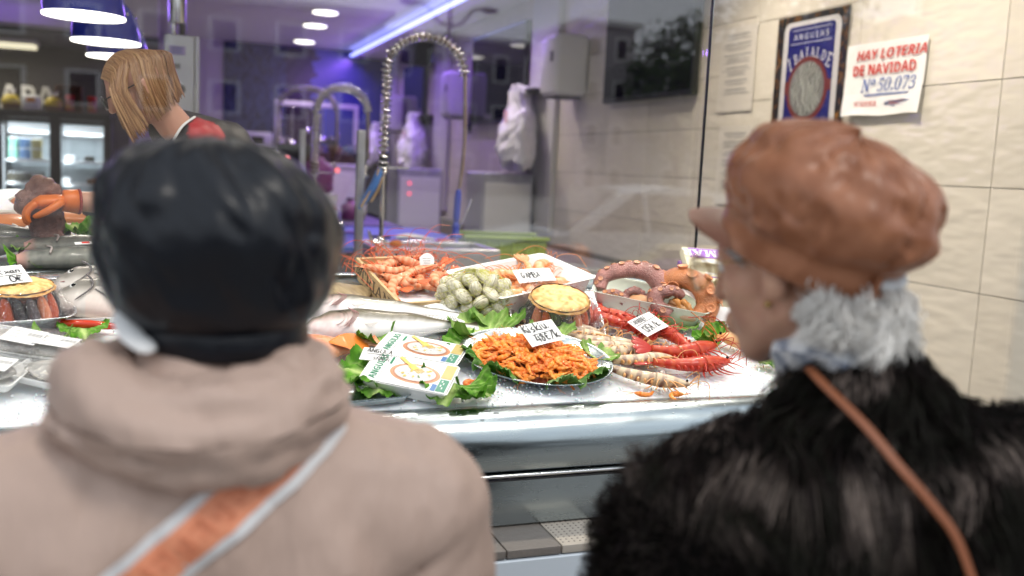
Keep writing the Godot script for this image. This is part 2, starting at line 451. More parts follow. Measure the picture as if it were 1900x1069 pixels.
func setting() -> void:
	# the street: pavement with slabs, kerb, road
	var pv := mat("pavement", Color(0.26, 0.25, 0.24), 0.85); bump(pv, 0.05, 0.2, 2.0)
	struct("pavement", boxg(Vector3(60, 0.2, 6.0), 0.01, Vector3(0, -0.1, 0.1)), pv)
	var rd := mat("asphalt", Color(0.06, 0.06, 0.062), 0.9); bump(rd, 0.2, 0.3, 3.0)
	struct("road", boxg(Vector3(160, 0.2, 16.0), 0.0, Vector3(0, -0.22, 11.1)), rd)
	struct("far_pavement", boxg(Vector3(160, 0.2, 60.0), 0.0, Vector3(0, -0.12, 49.0)), pv)
	var g := Geo.new()
	for k in 3: g.box(Vector3(0, -0.117, 4.2 + k * 5.2), Vector3(120, 0.004, 0.12))
	struct("road_marking", g, M.white_paint)
	# shell of the shop
	var wm := mat("shop_wall", Color(0.50, 0.48, 0.45), 0.7)
	struct("shop_floor", boxg(Vector3(9.0, 0.2, 12.6), 0.0, Vector3(-1.1, -0.094, -9.0)), mat("floor_grey", Color(0.38, 0.37, 0.35), 0.5))
	struct("ceiling", boxg(Vector3(9.0, 0.2, 12.5), 0.0, Vector3(-1.1, 3.35, -9.1)), mat("ceiling_white", Color(0.84, 0.84, 0.82), 0.7))
	struct("wall_back", boxg(Vector3(4.2, 3.4, 0.2), 0.0, Vector3(1.5, 1.6, -15.1)), wm)
	struct("wall_back_left", boxg(Vector3(5.0, 3.4, 0.2), 0.0, Vector3(-3.02, 1.6, -11.4)), mat("dark_wall", Color(0.10, 0.095, 0.085), 0.7))
	struct("wall_return", boxg(Vector3(0.2, 3.4, 3.7), 0.0, Vector3(-0.42, 1.6, -13.2)), M.dark_wall)
	struct("wall_left", boxg(Vector3(0.2, 3.4, 12.4), 0.0, Vector3(-5.6, 1.6, -9.0)), M.dark_wall)
	var rw := struct("wall_right", boxg(Vector3(0.2, 3.5, 12.4), 0.0, Vector3(WALL_X + 0.112, 1.65, -9.0)), mat("grout", Color(0.20, 0.18, 0.15), 0.9))
	var tm := []
	for k in 3:
		var t := mat("tile%d" % k, [Color(0.67, 0.62, 0.52), Color(0.70, 0.65, 0.55), Color(0.645, 0.60, 0.505)][k], 0.16)
		t.heightmap_enabled = true; t.heightmap_scale = 0.4; t.heightmap_texture = noise_tex(0.012, 2); t.uv1_triplanar = true; t.uv1_world_triplanar = true; t.uv1_scale = Vector3(1.2, 1.9, 0.75)
		tm.append(t)
	var big := boxg(Vector3(0.012, 0.4465, 0.896), 0.0015)
	big = big
	var bm := big.mesh()
	for r in range(0, 8):
		for k in range(-1, 2):
			part("tile", bm, tm[posmod(r * 2 + k * 5 + r * k, 3)], rw, Transform3D(Basis(), Vector3(WALL_X + 0.006, 1.569 + 0.4505 * (r - 3.5), -3.55 - 0.9 * k + (0.0))))
	var sm := boxg(Vector3(0.012, 0.317, 0.646), 0.0015).mesh()
	for r in range(0, 9):
		for k in 15:
			if 1.55 + 0.32 * (r - 1.5) < 3.2:
				part("tile", sm, tm[(r + k * 2 + r * k) % 3], rw, Transform3D(Basis(), Vector3(WALL_X + 0.006, 1.55 + 0.32 * (r - 1.5), -5.225 - 0.65 * k)))
	# facade round the window
	var fm := mat("facade_stone", Color(0.34, 0.32, 0.29), 0.8); bump(fm, 0.05, 0.2, 1.0)
	struct("facade_above", boxg(Vector3(16.0, 5.0, 0.3), 0.0, Vector3(0, 5.72, -2.92)), fm)
	struct("facade_right", boxg(Vector3(5.0, 3.3, 0.3), 0.0, Vector3(WALL_X + 2.52, 1.6, -2.92)), fm)
	struct("facade_left", boxg(Vector3(3.0, 3.3, 0.3), 0.0, Vector3(-7.1, 1.6, -2.92)), fm)
	# window
	var p1 := solo("window_pane", boxg(Vector3(7.3, 2.03, 0.008), 0.0, Vector3(-1.905, 2.215, GLASS_Z)), M.pane, "wide left shop window pane mirroring a car and a street lamp", "window pane")
	var p2 := solo("window_pane", boxg(Vector3(1.51, 3.1, 0.008), 0.0, Vector3(2.515, 1.68, GLASS_Z)), M.pane, "right shop window pane in front of the tiled wall with posters", "window pane")
	p1.set_meta("group", "shop window panes"); p2.set_meta("group", "shop window panes")
	part("inner_sheet", boxg(Vector3(7.3, 2.03, 0.006), 0.0, Vector3(-1.905, 2.215, GLASS_Z - 0.022)), M.pane, p1); part("inner_sheet", boxg(Vector3(1.51, 3.1, 0.006), 0.0, Vector3(2.515, 1.68, GLASS_Z - 0.022)), M.pane, p2)
	part("edge_seal", boxg(Vector3(0.0025, 2.03, 0.009), 0.0, Vector3(1.7535, 2.215, GLASS_Z)), M.black_plastic, p1)
	part("edge_strip", boxg(Vector3(0.0015, 2.03, 0.010), 0.0, Vector3(1.7575, 2.215, GLASS_Z)), M.steel_bright, p2)
	solo("window_rail", boxg(Vector3(7.25, 0.03, 0.05), 0.004, Vector3(-1.88, 1.183, GLASS_Z)), M.steel, "long steel rail that carries the shop window behind the fish", "rail")

func extrude(g: Geo, prof: Array, x0: float, x1: float) -> void:    # prof: Vector2(z, y)
	g.grid(1, prof.size() - 1, false, func(u, w): var q: Vector2 = prof[int(round(w * (prof.size() - 1)))]; return Vector3(lerpf(x0, x1, u), q.y, q.x))

func counter() -> void:
	var o := thing("display_counter", "long stainless steel fish counter with a rounded front edge", "counter")
	var pr := [Vector2(-2.085, 0.985), Vector2(-2.06, 1.0), Vector2(-2.04, 1.002)]
	for k in 13:
		var a := PI / 2 - PI * 0.56 * k / 12.0
		pr.append(Vector2(-2.035 + 0.075 * cos(a), 0.917 + 0.085 * sin(a)))
	pr.append(Vector2(-1.968, 0.872)); pr.append(Vector2(-1.985, 0.862)); pr.append(Vector2(-2.01, 0.861))
	var g := Geo.new(); extrude(g, pr, -5.4, 1.90)
	part("rounded_edge", g, M.steel, o)
	part("trim_strip", boxg(Vector3(7.30, 0.012, 0.03), 0.004, Vector3(-1.75, 0.854, -1.99)), M.steel_bright, o)
	part("trim_strip", boxg(Vector3(7.30, 0.004, 0.026), 0.001, Vector3(-1.75, 0.843, -1.992)), M.black_plastic, o)
	part("front_panel", boxg(Vector3(7.30, 0.115, 0.02), 0.003, Vector3(-1.75, 0.786, -2.005)), M.steel, o)
	g = Geo.new()
	g.face(C(-5.4, -0.01, -0.03), C(1.90, -0.01, -0.03), C(1.90, 0.84, -0.03), C(-5.4, 0.84, -0.03), Vector3.UP)
	part("ice_tray", g, M.steel, o)
	g = Geo.new(); g.box(C(-1.75, 0.815, 0.0), Vector3(7.30, 0.05, 0.02), 0.004, X(0, 0).basis)
	part("back_rim", g, M.steel, o)
	g = Geo.new()
	g.box(Vector3(1.895, 0.95, -2.44), Vector3(0.01, 0.42, 0.84))
	g.face(Vector3(-5.4, 0.74, -2.03), Vector3(1.90, 0.74, -2.03), Vector3(1.90, 0.74, -2.85), Vector3(-5.4, 0.74, -2.85), Vector3.DOWN)
	part("underside", g, M.steel, o)
	# water on the steel
	var mm := MultiMesh.new(); mm.transform_format = MultiMesh.TRANSFORM_3D
	var dm := mat("water", Color(1, 1, 1), 0.02); dm.albedo_color.a = 0.0; dm.refraction_enabled = true; dm.refraction_scale = 0.033
	var dg := Geo.new(); dg.ball(Vector3.ZERO, Vector3(1, 0.55, 1), 10, 6)
	mm.mesh = dg.mesh(); mm.instance_count = 170
	for k in 170:
		var a := PI / 2 - rng.randf_range(-0.1, 0.75) * 1.2
		var r := rng.randf_range(0.0010, 0.0032) * (1.0 if rng.randf() < 0.85 else 1.5)
		mm.set_instance_transform(k, Transform3D(Basis(Vector3.RIGHT, PI / 2 - a).scaled(Vector3.ONE * r), Vector3(rng.randf_range(-0.4, 1.9), 0.917 + 0.0855 * sin(a), -2.035 + 0.0755 * cos(a))))
	var dn := MultiMeshInstance3D.new(); dn.name = "water_drops"; dn.multimesh = mm; dn.material_override = dm; dn.set_meta("kind", "stuff"); o.add_child(dn)
	# the ledge and board below
	var lg := thing("tiled_ledge", "narrow ledge of dark stone tiles below the steel counter", "ledge")
	var dk := mat("ledge_tile", Color(0.17, 0.15, 0.135), 0.45); bump(dk, 0.02, 0.1, 4.0)
	var lt := mat("ledge_tile_dotted", Color(0.40, 0.36, 0.31), 0.5)
	for k in range(-14, 10):
		var dotted := posmod(k, 4) == 2
		var x := 0.131 * k + 0.645
		var s := part("dotted_tile" if dotted else "tile", boxg(Vector3(0.128, 0.02, 0.16), 0.002, Vector3(x, 0.715, -1.945)), lt if dotted else dk, lg)
		if dotted and absf(x - 0.9) < 0.3:
			var dg2 := Geo.new()
			for a in 9:
				for b in 10: dg2.lathe([Vector2(0.0031, 0), Vector2(0.0026, 0.0012), Vector2(0, 0.0014)], 6, Transform3D(Basis(), Vector3(x - 0.056 + 0.014 * a, 0.7245, -2.012 + 0.0145 * b)))
			part("dots", dg2, dk, s, Transform3D(), true)
	solo("plinth_board", boxg(Vector3(7.30, 0.70, 0.03), 0.004, Vector3(-1.75, 0.352, -1.875)), mat("plinth", Color(0.56, 0.62, 0.68), 0.35), "pale blue board closing the counter base below the tiled ledge", "board")
	# crushed ice
	var im := mat("ice", Color(0.81, 0.83, 0.84), 0.28); im.subsurf_scatter_enabled = true; im.subsurf_scatter_strength = 0.25
	g = Geo.new()
	g.grid(330, 84, false, func(u, w):
		var U := lerpf(-1.3, 1.885, u); var V := lerpf(-0.004, 0.79, w)
		var h := 0.008 * noise.get_noise_2d(U * 5.0, V * 5.0) + 0.004 * fine.get_noise_2d(U * 80.0, V * 80.0) + 0.0035 * fine.get_noise_2d(U * 150.0 + 9.0, V * 150.0)
		var e := clampf(minf(V, 0.79 - V) / 0.05, 0.0, 1.0)
		return C(U, V, -0.026 + 0.022 * sqrt(e) + h * (0.3 + 0.7 * e)))
	var ice := struct("ice_bed", g, im); ice.set_meta("kind", "stuff"); tag(ice, "bed of crushed white ice filling the counter", "ice")
	mm = MultiMesh.new(); mm.transform_format = MultiMesh.TRANSFORM_3D
	dg = Geo.new(); dg.box(Vector3.ZERO, Vector3(1, 0.7, 0.8), 0.25)
	mm.mesh = dg.mesh(); mm.instance_count = 2600
	for k in 2600:
		var U := rng.randf_range(-0.6, 1.87); var V := absf(rng.randfn(0.0, 0.16)) if k % 3 == 0 else rng.randf_range(0.0, 0.78)
		var r := rng.randf_range(0.0025, 0.0075)
		var e := clampf(minf(V, 0.79 - V) / 0.05, 0.0, 1.0)
		mm.set_instance_transform(k, Transform3D(Basis.from_euler(Vector3(rng.randf() * 6.0, rng.randf() * 6.0, rng.randf() * 6.0)).scaled(Vector3.ONE * r), C(U, clampf(V, 0.004, 0.78), -0.024 + 0.022 * sqrt(e) + 0.008 * noise.get_noise_2d(U * 5.0, V * 5.0))))
	dn = MultiMeshInstance3D.new(); dn.name = "ice_chips"; dn.multimesh = mm; dn.material_override = im; add_child(dn); dn.set_meta("kind", "stuff"); tag(dn, "loose chips of ice scattered over the ice bed", "ice chips")
	# spotlights over the display, under the lintel
	for k in 5:
		var x := -0.6 + 0.62 * k
		var sp := thing("display_spotlight", "white spotlight on a stem above the " + ["left wrapped crab", "silver hake", "oval shrimp platter", "octopus tray", "right end of the counter"][k], "spotlight", at(Vector3(x, 2.62, -2.36)), "spotlights over the fish counter")
		var lg2 := Geo.new(); lg2.lathe([Vector2(0.0, 0.14), Vector2(0.03, 0.14), Vector2(0.05, 0.1), Vector2(0.055, 0.0), Vector2(0.05, 0.0), Vector2(0.045, 0.02)], 20)
		part("housing", lg2, M.white_plastic, sp)
		part("stem", boxg(Vector3(0.02, 0.6, 0.02), 0.0, Vector3(0, 0.44, 0)), M.white_plastic, sp)
		var ld := Geo.new(); ld.lathe([Vector2(0, 0.012), Vector2(0.045, 0.014)], 20)
		part("diffuser", ld, M.lamp_white, sp)
		var sl := SpotLight3D.new(); sl.name = "spot"; sl.light_energy = 0.86; sl.light_color = Color(1.0, 0.965, 0.9); sl.light_size = 0.05; sl.spot_angle = 58.0; sl.spot_angle_attenuation = 0.6; sl.spot_range = 30.0; sl.spot_attenuation = 2.0; sl.shadow_enabled = true
		sl.transform = Transform3D(Basis(Vector3.RIGHT, -PI / 2 + 0.04), Vector3(0, 0.005, 0))
		sp.add_child(sl)

func lamp_omni(parent: Node, pos: Vector3, e: float, c: Color, size := 0.1) -> void:
	var l := OmniLight3D.new(); l.name = "lamp_light"; l.light_energy = e; l.light_color = c.linear_to_srgb(); l.light_size = size; l.omni_range = 30.0; l.omni_attenuation = 2.0; l.shadow_enabled = true
	l.position = pos; parent.add_child(l, true)

func lamp_area(parent: Node, xf: Transform3D, size: Vector2, e: float, c: Color) -> void:
	var l := AreaLight3D.new(); l.name = "lamp_light"; l.area_size = size; l.light_energy = e; l.light_color = c.linear_to_srgb(); l.area_range = 30.0; l.area_attenuation = 2.0; l.shadow_enabled = true
	l.transform = xf; parent.add_child(l, true)

func faucet(called_label: String, base: Vector3, top: float, reach: float, head_y: float, blue: bool, s := 1.0) -> void:
	var o := thing("rinse_faucet", called_label, "faucet", at(base), "spring rinse faucets by the sinks")
	var g := Geo.new()
	var h := top - base.y
	var py := h * 0.36
	g.tube([Vector3(0, 0, 0), Vector3(0, py, 0)], 0.012 * s, 10)
	g.lathe([Vector2(0, 0), Vector2(0.035 * s, 0), Vector2(0.03 * s, 0.03), Vector2(0.02 * s, 0.07), Vector2(0.0, 0.07)], 16)
	g.tube([Vector3(-0.045, 0.04, 0), Vector3(0.045, 0.04, 0)], 0.014 * s, 10)
	g.tube([Vector3(-0.05, 0.045, 0), Vector3(-0.07, 0.10, 0.01)], [0.012 * s, 0.007 * s], 8)
	part("riser", g, M.steel_bright, o)
	part("clamp", cyl(0.024 * s, 0.10 * s, 14, Vector3(0, py, 0)), M.black_plastic, o)
	part("hook", boxg(Vector3(0.14 * s, 0.01, 0.012), 0.003, Vector3(0.07 * s, py + 0.03, 0)), M.steel_bright, o)
	# hose and spring: up, over, down
	var pts := [Vector3(0, py, 0), Vector3(0.004, h * 0.62, 0), Vector3(0.02 * reach, h * 0.80, 0)]
	for k in 7:
		var a := PI * (1.0 - k / 6.0)
		pts.append(Vector3(reach * 0.5 + reach * 0.49 * cos(a), h * 0.84 + (h * 0.16) * sin(a), 0))
	var tail := [Vector3(reach * 1.0, h * 0.76, 0), Vector3(reach * 1.02, h * 0.5, 0), Vector3(reach * 0.97, head_y - base.y + 0.2, 0)]
	var path := curve(pts + tail, 90)
	g = Geo.new(); g.tube(path, 0.011 * s, 8)
	part("hose", g, M.hose, o)
	var cp := curve(pts, 400)
	g = Geo.new()
	var coil := []
	var turns := 40
	for k in turns * 10:
		var q := float(k) / (turns * 10 - 1) * (cp.size() - 2)
		var i := int(q)
		var d: Vector3 = (cp[i + 1] - cp[i]).normalized()
		var n := d.cross(Vector3.BACK).normalized()
		var a := TAU * k / 10.0
		coil.append(cp[i].lerp(cp[i + 1], q - i) + (n * cos(a) + Vector3.BACK * sin(a)) * 0.026 * s)
	g.tube(coil, 0.0062 * s, 5, 1.0, null, false)
	part("spring", g, M.steel_bright, o)
	var e: Vector3 = tail[2]
	g = Geo.new(); g.tube(curve([e + Vector3(0, 0.02, 0), e + Vector3(-0.005, -0.05, 0), e + Vector3(-0.008, -0.16, 0)], 8), [0.012, 0.017, 0.019, 0.019, 0.018, 0.019, 0.018, 0.014], 10)
	part("grip", g, M.grip_blue if blue else M.black_plastic, o)
	g = Geo.new(); g.lathe([Vector2(0, -0.16), Vector2(0.014, -0.16), Vector2(0.02, -0.19), Vector2(0.018, -0.22), Vector2(0.034, -0.235), Vector2(0.036, -0.25), Vector2(0, -0.25)], 16, at(e + Vector3(-0.008, 0, 0)))
	part("spray_head", g, M.grip_blue if blue else M.steel_bright, o)
	g = Geo.new(); g.tube([e + Vector3(0.01, -0.2, 0), e + Vector3(0.05, -0.1, 0.01), e + Vector3(0.075, -0.03, 0.01)], 0.004, 6)
	part("lever", g, M.steel_bright, o)

func tv(z0: float, z1: float, y0: float, y1: float, label: String) -> void:
	var o := thing("wall_screen", label, "screen", at(Vector3(WALL_X - 0.045, (y0 + y1) / 2, (z0 + z1) / 2)), "black screens on the right wall")
	var h := y1 - y0; var w := absf(z1 - z0)
	part("casing", boxg(Vector3(0.05, h, w), 0.006), M.black_plastic, o)
	part("screen", boxg(Vector3(0.004, h - 0.05, w - 0.03), 0.001, Vector3(-0.0265, 0.012, 0)), M.black_gloss, o)
	part("bracket", boxg(Vector3(0.02, 0.2, 0.3), 0.003, Vector3(0.034, 0, 0)), M.black_plastic, o)

func dispenser(z: float, y: float, label: String) -> void:
	var o := thing("towel_dispenser", label, "dispenser", at(Vector3(WALL_X, y, z)), "white paper dispensers on the right wall")
	part("cover", boxg(Vector3(0.30, 0.50, 0.36), 0.04, Vector3(-0.152, 0.0, 0)), M.white_plastic, o)
	part("window_slot", boxg(Vector3(0.004, 0.08, 0.05), 0.001, Vector3(-0.304, 0.06, 0.09)), M.black_plastic, o)
	part("mouth", boxg(Vector3(0.2, 0.02, 0.28), 0.004, Vector3(-0.15, -0.258, 0)), M.black_plastic, o)

func bags(z: float, top: float, hgt: float, wid: float, label: String) -> void:
	var o := thing("bag_bundle", label, "plastic bags", at(Vector3(WALL_X - 0.12, top, z)), "bundles of white carrier bags")
	part("hook_rail", boxg(Vector3(0.2, 0.03, wid * 0.7), 0.004, Vector3(0.02, 0.02, 0)), M.black_plastic, o)
	var sd := rng.randf() * 50.0
	for b in 5:
		var g := Geo.new()
		var ph := rng.randf() * 6.0; var hw := wid * rng.randf_range(0.30, 0.46); var hh := hgt * rng.randf_range(0.75, 1.05); var oz := (b - 2) * wid * 0.16
		g.grid(44, 22, true, func(u, w):
			var a: float = u * TAU
			var spread: float = lerpf(0.42, 1.0, smoothstep(0.0, 0.45, w)) * (1.0 - 0.25 * smoothstep(0.8, 1.0, w))
			var pleat: float = 1.0 + 0.38 * sin(a * 4.0 + ph + w * 1.4) + 0.22 * sin(a * 7.0 - ph)
			var hem: float = 0.06 * sin(a * 2.0 + ph) * w + 0.04 * N(Vector3(cos(a) * 2.0, sin(a) * 2.0, sd + b)) * w
			var q := Vector3(cos(a) * (0.025 + 0.075 * smoothstep(0.1, 0.7, w)) * pleat, -hh * w - hem, sin(a) * hw * spread * (0.8 + 0.2 * pleat) + oz * (0.6 + w * 0.6))
			return q + Vector3(-0.05 * b, 0, 0) + 0.05 * smoothstep(0.0, 0.3, w) * Vector3(N(q * 7.0 + Vector3(sd, b, 0)), 0.4 * N(q * 6.0 + Vector3(0, sd, b)), N(q * 6.0 + Vector3(b, sd, 0))))
		for e in [-1.0, 1.0]: g.tube(curve([Vector3(-0.05 * b, -0.03, oz * 0.6 + e * hw * 0.35), Vector3(-0.05 * b + 0.01, 0.05, oz * 0.6 + e * hw * 0.25), Vector3(-0.05 * b, 0.03, oz * 0.6 + e * hw * 0.1)], 6), [0.03, 0.028, 0.024, 0.02, 0.016, 0.01], 7, 0.5)
		part("bag", g, M.bag, o)
	var g2 := Geo.new()
	for k in 4: g2.box(Vector3(-0.27, -hgt * 0.28 - 0.035 * k, wid * 0.18), Vector3(0.004, 0.012, 0.09 - 0.012 * k), 0.0, Basis(Vector3.RIGHT, 0.3))
	part("print", g2, M.bag_red, o)

func pendant(p: Vector3, r: float, label: String) -> void:
	var o := thing("pendant_lamp", label, "lamp", at(p), "blue pendant lamps over the counter")
	var pr := []
	for k in 11:
		var q := k / 10.0
		pr.append(Vector2(r * (1.0 - 0.75 * pow(q, 2.6)), r * 1.5 * q))
	pr.append(Vector2(0.0, r * 1.52))
	var g := Geo.new(); g.lathe(pr, 40)
	part("shade", g, M.lamp_blue, o)
	g = Geo.new(); g.lathe([Vector2(0, 0.012), Vector2(r * 0.965, 0.012), Vector2(r * 0.985, 0.0), Vector2(r, -0.004), Vector2(r * 1.01, 0.004)], 40)
	part("diffuser", g, M.lamp_white, o)
	g = Geo.new()
	for k in 16:
		var a := TAU * k / 16.0
		g.lathe([Vector2(r * 0.05, 0.0), Vector2(r * 0.035, r * 0.02), Vector2(r * 0.025, 0.0)], 10, Transform3D(Basis(Vector3.UP, -a) * Basis(Vector3.BACK, -PI / 2 + 0.2), Vector3(cos(a) * r * 0.905, r * 0.82, sin(a) * r * 0.905)))
	part("rivets", g, M.steel_bright, o, Transform3D(), true)
	g = Geo.new(); g.tube([Vector3(0, r * 1.5, 0), Vector3(0, 3.24 - p.y, 0)], 0.006, 6); part("cable", g, M.black_plastic, o)
	var sl := SpotLight3D.new(); sl.name = "lamp_light"; sl.light_energy = 1.5; sl.light_color = Color(1, 0.96, 0.88); sl.light_size = r * 0.8; sl.spot_angle = 75.0; sl.spot_range = 30.0; sl.spot_attenuation = 2.0; sl.shadow_enabled = true
	sl.transform = Transform3D(Basis(Vector3.RIGHT, -PI / 2), Vector3(0, -0.01, 0)); o.add_child(sl)

func room() -> void:
	mat("hose", Color(0.28, 0.22, 0.2), 0.35, 0.6); mat("grip_blue", Color(0.02, 0.04, 0.35), 0.4)
	mat("bag", Color(0.86, 0.85, 0.87), 0.32); M.bag.backlight_enabled = true; M.bag.backlight = Color(0.5, 0.5, 0.5); mat("bag_red", Color(0.6, 0.1, 0.06), 0.5)
	mat("lamp_blue", Color(0.008, 0.018, 0.30), 0.16)
	pendant(Vector3(-0.27, 2.045, -4.0), 0.145, "nearest of the blue dome pendant lamps, at the top edge")
	pendant(Vector3(-0.23, 2.03, -4.72), 0.145, "middle blue dome pendant lamp of the row of three")
	pendant(Vector3(-0.205, 2.02, -5.3), 0.145, "farthest blue dome pendant lamp, partly behind the seller's hair")
	# lights of the ceiling
	for d in [[Vector3(1.76, 3.25, -11.27), "nearest round downlight in the pale ceiling"], [Vector3(1.82, 3.25, -12.44), "second round downlight in the pale ceiling"], [Vector3(1.93, 3.25, -14.2), "farthest round downlight, above the blue mural"]]:
		var o := thing("downlight", d[1], "downlight", at(d[0]), "round ceiling downlights")
		part("ring", cyl(0.16, 0.02, 28, Vector3(0, -0.018, 0)), M.white_plastic, o)
		part("diffuser", cyl(0.14, 0.012, 28, Vector3(0, -0.026, 0)), M.lamp_white, o)
		var sl := SpotLight3D.new(); sl.name = "spot"; sl.light_energy = 4.0; sl.light_color = Color(1, 0.95, 0.88); sl.light_size = 0.14; sl.spot_angle = 70.0; sl.spot_range = 30.0; sl.spot_attenuation = 2.0; sl.shadow_enabled = true
		sl.transform = Transform3D(Basis(Vector3.RIGHT, -PI / 2), Vector3(0, -0.04, 0)); o.add_child(sl)
	for d in [[Vector3(1.3, 3.25, -4.2), "round downlight near the window, above the frame"], [Vector3(1.6, 3.25, -7.0), "round downlight above the sinks, above the frame"], [Vector3(2.55, 3.25, -3.35), "round downlight by the tiled wall, above the posters"], [Vector3(2.45, 3.25, -8.2), "round downlight by the tiled wall, above the largest bag bundle"], [Vector3(2.6, 3.25, -4.6), "round downlight by the tiled wall, behind the window joint"]]:
		var o := thing("downlight", d[1], "downlight", at(d[0]), "round ceiling downlights")
		part("ring", cyl(0.16, 0.02, 28, Vector3(0, -0.018, 0)), M.white_plastic, o)
		part("diffuser", cyl(0.14, 0.012, 28, Vector3(0, -0.026, 0)), M.lamp_white, o)
		var sl := SpotLight3D.new(); sl.name = "spot"; sl.light_energy = 3.2 if d[0].x < 2.4 else (7.5 if d[0].z > -5.0 else 4.0); sl.light_color = Color(1, 0.95, 0.88); sl.light_size = 0.14; sl.spot_angle = 70.0; sl.spot_range = 30.0; sl.spot_attenuation = 2.0; sl.shadow_enabled = true
		sl.transform = Transform3D(Basis(Vector3.RIGHT, -PI / 2), Vector3(0, -0.04, 0)); o.add_child(sl)
	# purple light strips
	var cove := struct("ceiling_cove", boxg(Vector3(0.52, 0.10, 7.0), 0.004, Vector3(3.02, 3.20, -11.4)), M.white_paint)
	var st := solo("light_strip", boxg(Vector3(0.05, 0.03, 6.9), 0.008, Vector3(2.73, 3.165, -11.4)), M.lamp_purple, "long violet light strip running along the right ceiling edge", "light strip")
	st.set_meta("group", "violet light strips")
	for k in 3: lamp_area(self, Transform3D(Basis(Vector3.FORWARD, 0.5) * Basis(Vector3.RIGHT, -PI / 2), Vector3(2.76, 3.12, -9.1 - 2.3 * k)), Vector2(0.12, 2.2), 3.2, Color(0.34, 0.14, 1.0))
	struct("bulkhead", boxg(Vector3(5.0, 0.62, 0.3), 0.01, Vector3(-2.52, 2.94, -9.8)), M.white_paint)
	st = solo("light_strip", boxg(Vector3(3.7, 0.025, 0.03), 0.008, Vector3(-2.84, 2.98, -9.62)), M.lamp_purple, "short violet light strip across the bulkhead at upper left", "light strip")
	st.set_meta("group", "violet light strips")
	lamp_area(self, Transform3D(Basis(Vector3.RIGHT, -2.3), Vector3(-2.4, 2.95, -9.52)), Vector2(3.0, 0.06), 1.6, Color(0.34, 0.14, 1.0))
	var lp := thing("ceiling_panel_lamp", "long pale fluorescent ceiling panel above the fridges", "lamp", at(Vector3(-1.95, 2.52, -10.6), 0))
	part("diffuser", boxg(Vector3(1.6, 0.03, 0.25), 0.004), glow("lamp_cream", Color(1.0, 0.92, 0.62), 1.1), lp)
	part("housing", boxg(Vector3(1.64, 0.05, 0.3), 0.004, Vector3(0, 0.042, 0)), M.white_plastic, lp)
	lamp_area(lp, Transform3D(Basis(Vector3.RIGHT, -PI / 2), Vector3(0, -0.03, 0)), Vector2(1.5, 0.2), 1.2, Color(1, 0.93, 0.75))
	struct("lower_ceiling", boxg(Vector3(5.0, 0.06, 1.5), 0.0, Vector3(-2.52, 2.63, -10.65)), mat("grey_ceiling", Color(0.16, 0.17, 0.165), 0.7))
	fridge()
	clutter()
	shelf_goods()
	# stainless box behind the seller
	var sb := thing("steel_cabinet", "tall brushed steel machine box with a round black knob", "machine", at(Vector3(0.10, 0, -6.1)))
	part("body", boxg(Vector3(0.17, 2.24, 0.16), 0.006, Vector3(0, 1.12, 0)), M.steel_plain, sb)
	part("side_panel", boxg(Vector3(0.028, 2.24, 0.155), 0.004, Vector3(0.1, 1.12, 0)), M.steel_plain, sb)
	part("motor", cyl(0.05, 0.28, 20, Vector3(-0.01, 2.31, 0)), M.steel_bright, sb)
	part("stem", cyl(0.014, 0.08, 12, Vector3(-0.03, 2.235, 0)), M.steel_bright, sb)
	part("stem", cyl(0.02, 0.08, 12, Vector3(0.02, 2.235, 0)), M.black_plastic, sb)
	var kn := part("knob", cyl(0.03, 0.03, 24), M.black_plastic, sb, Transform3D(Basis(Vector3.RIGHT, PI / 2), Vector3(0.0, 1.93, 0.08)))
	part("knob_ring", cyl(0.038, 0.01, 24), M.steel_bright, kn)
	part("notice", boxg(Vector3(0.09, 0.05, 0.002), 0.0, Vector3(-0.01, 2.15, 0.082)), mat("notice_lilac", Color(0.40, 0.34, 0.62), 0.6), sb)
	var g := Geo.new()
	for k in 4: g.box(Vector3(-0.012, 2.167 - 0.011 * k, 0.0835), Vector3(0.07 - 0.008 * (k % 3), 0.003, 0.001))
	part("print", g, M.ink_blue, sb)
	part("badge", boxg(Vector3(0.035, 0.03, 0.002), 0.0, Vector3(-0.01, 2.06, 0.082)), M.ink_grey, sb)
	# mural of a harbour at dusk on the back wall
	var im := Image.create(256, 256, false, Image.FORMAT_RGB8)
	for y in 256:
		for x in 256:
			var q := y / 255.0; var c := Color(0.02, 0.03, 0.24).lerp(Color(0.09, 0.10, 0.30), clampf(q / 0.42, 0, 1))
			var sk := 0.44 - 0.06 * noise.get_noise_1d(x * 0.05) - 0.04 * noise.get_noise_1d(floorf(x / 9.0) * 7.3) - (0.16 if x > 92 and x < 98 else 0.0)
			if q > sk: c = Color(0.022, 0.012, 0.030)
			if q > 0.62: c = Color(0.05, 0.06, 0.14).lerp(Color(0.012, 0.012, 0.025), absf(noise.get_noise_2d(x * 0.03, y * 0.2)) * 2.0)
			if q > sk + 0.02 and q < 0.62 and fmod(x * 12.9898 + y * 78.233, 31.0) < 0.7: c = Color(0.35, 0.25, 0.30)
			im.set_pixel(x, y, c.linear_to_srgb())
	var mm := mat("mural_print", Color(1, 1, 1), 0.22); mm.albedo_texture = ImageTexture.create_from_image(im)
	g = Geo.new(); g.face(Vector3(0.87, 1.0, -14.985), Vector3(3.27, 1.0, -14.985), Vector3(3.27, 3.24, -14.985), Vector3(0.87, 3.24, -14.985), Vector3.BACK)
	var mu := solo("wall_mural", boxg(Vector3(2.4, 2.24, 0.01), 0.0, Vector3(2.07, 2.12, -14.993)), M.black_plastic, "big dark blue photo mural of a harbour at dusk on the back wall", "mural")
	part("print", g, mm, mu)
	# back bench with frame and small oven
	var fr := thing("metal_frame", "white metal frame of a work table in front of the mural", "frame", at(Vector3(2.16, 0, -14.4)))
	var wf := mat("frame_white", Color(0.55, 0.5, 0.62), 0.4)
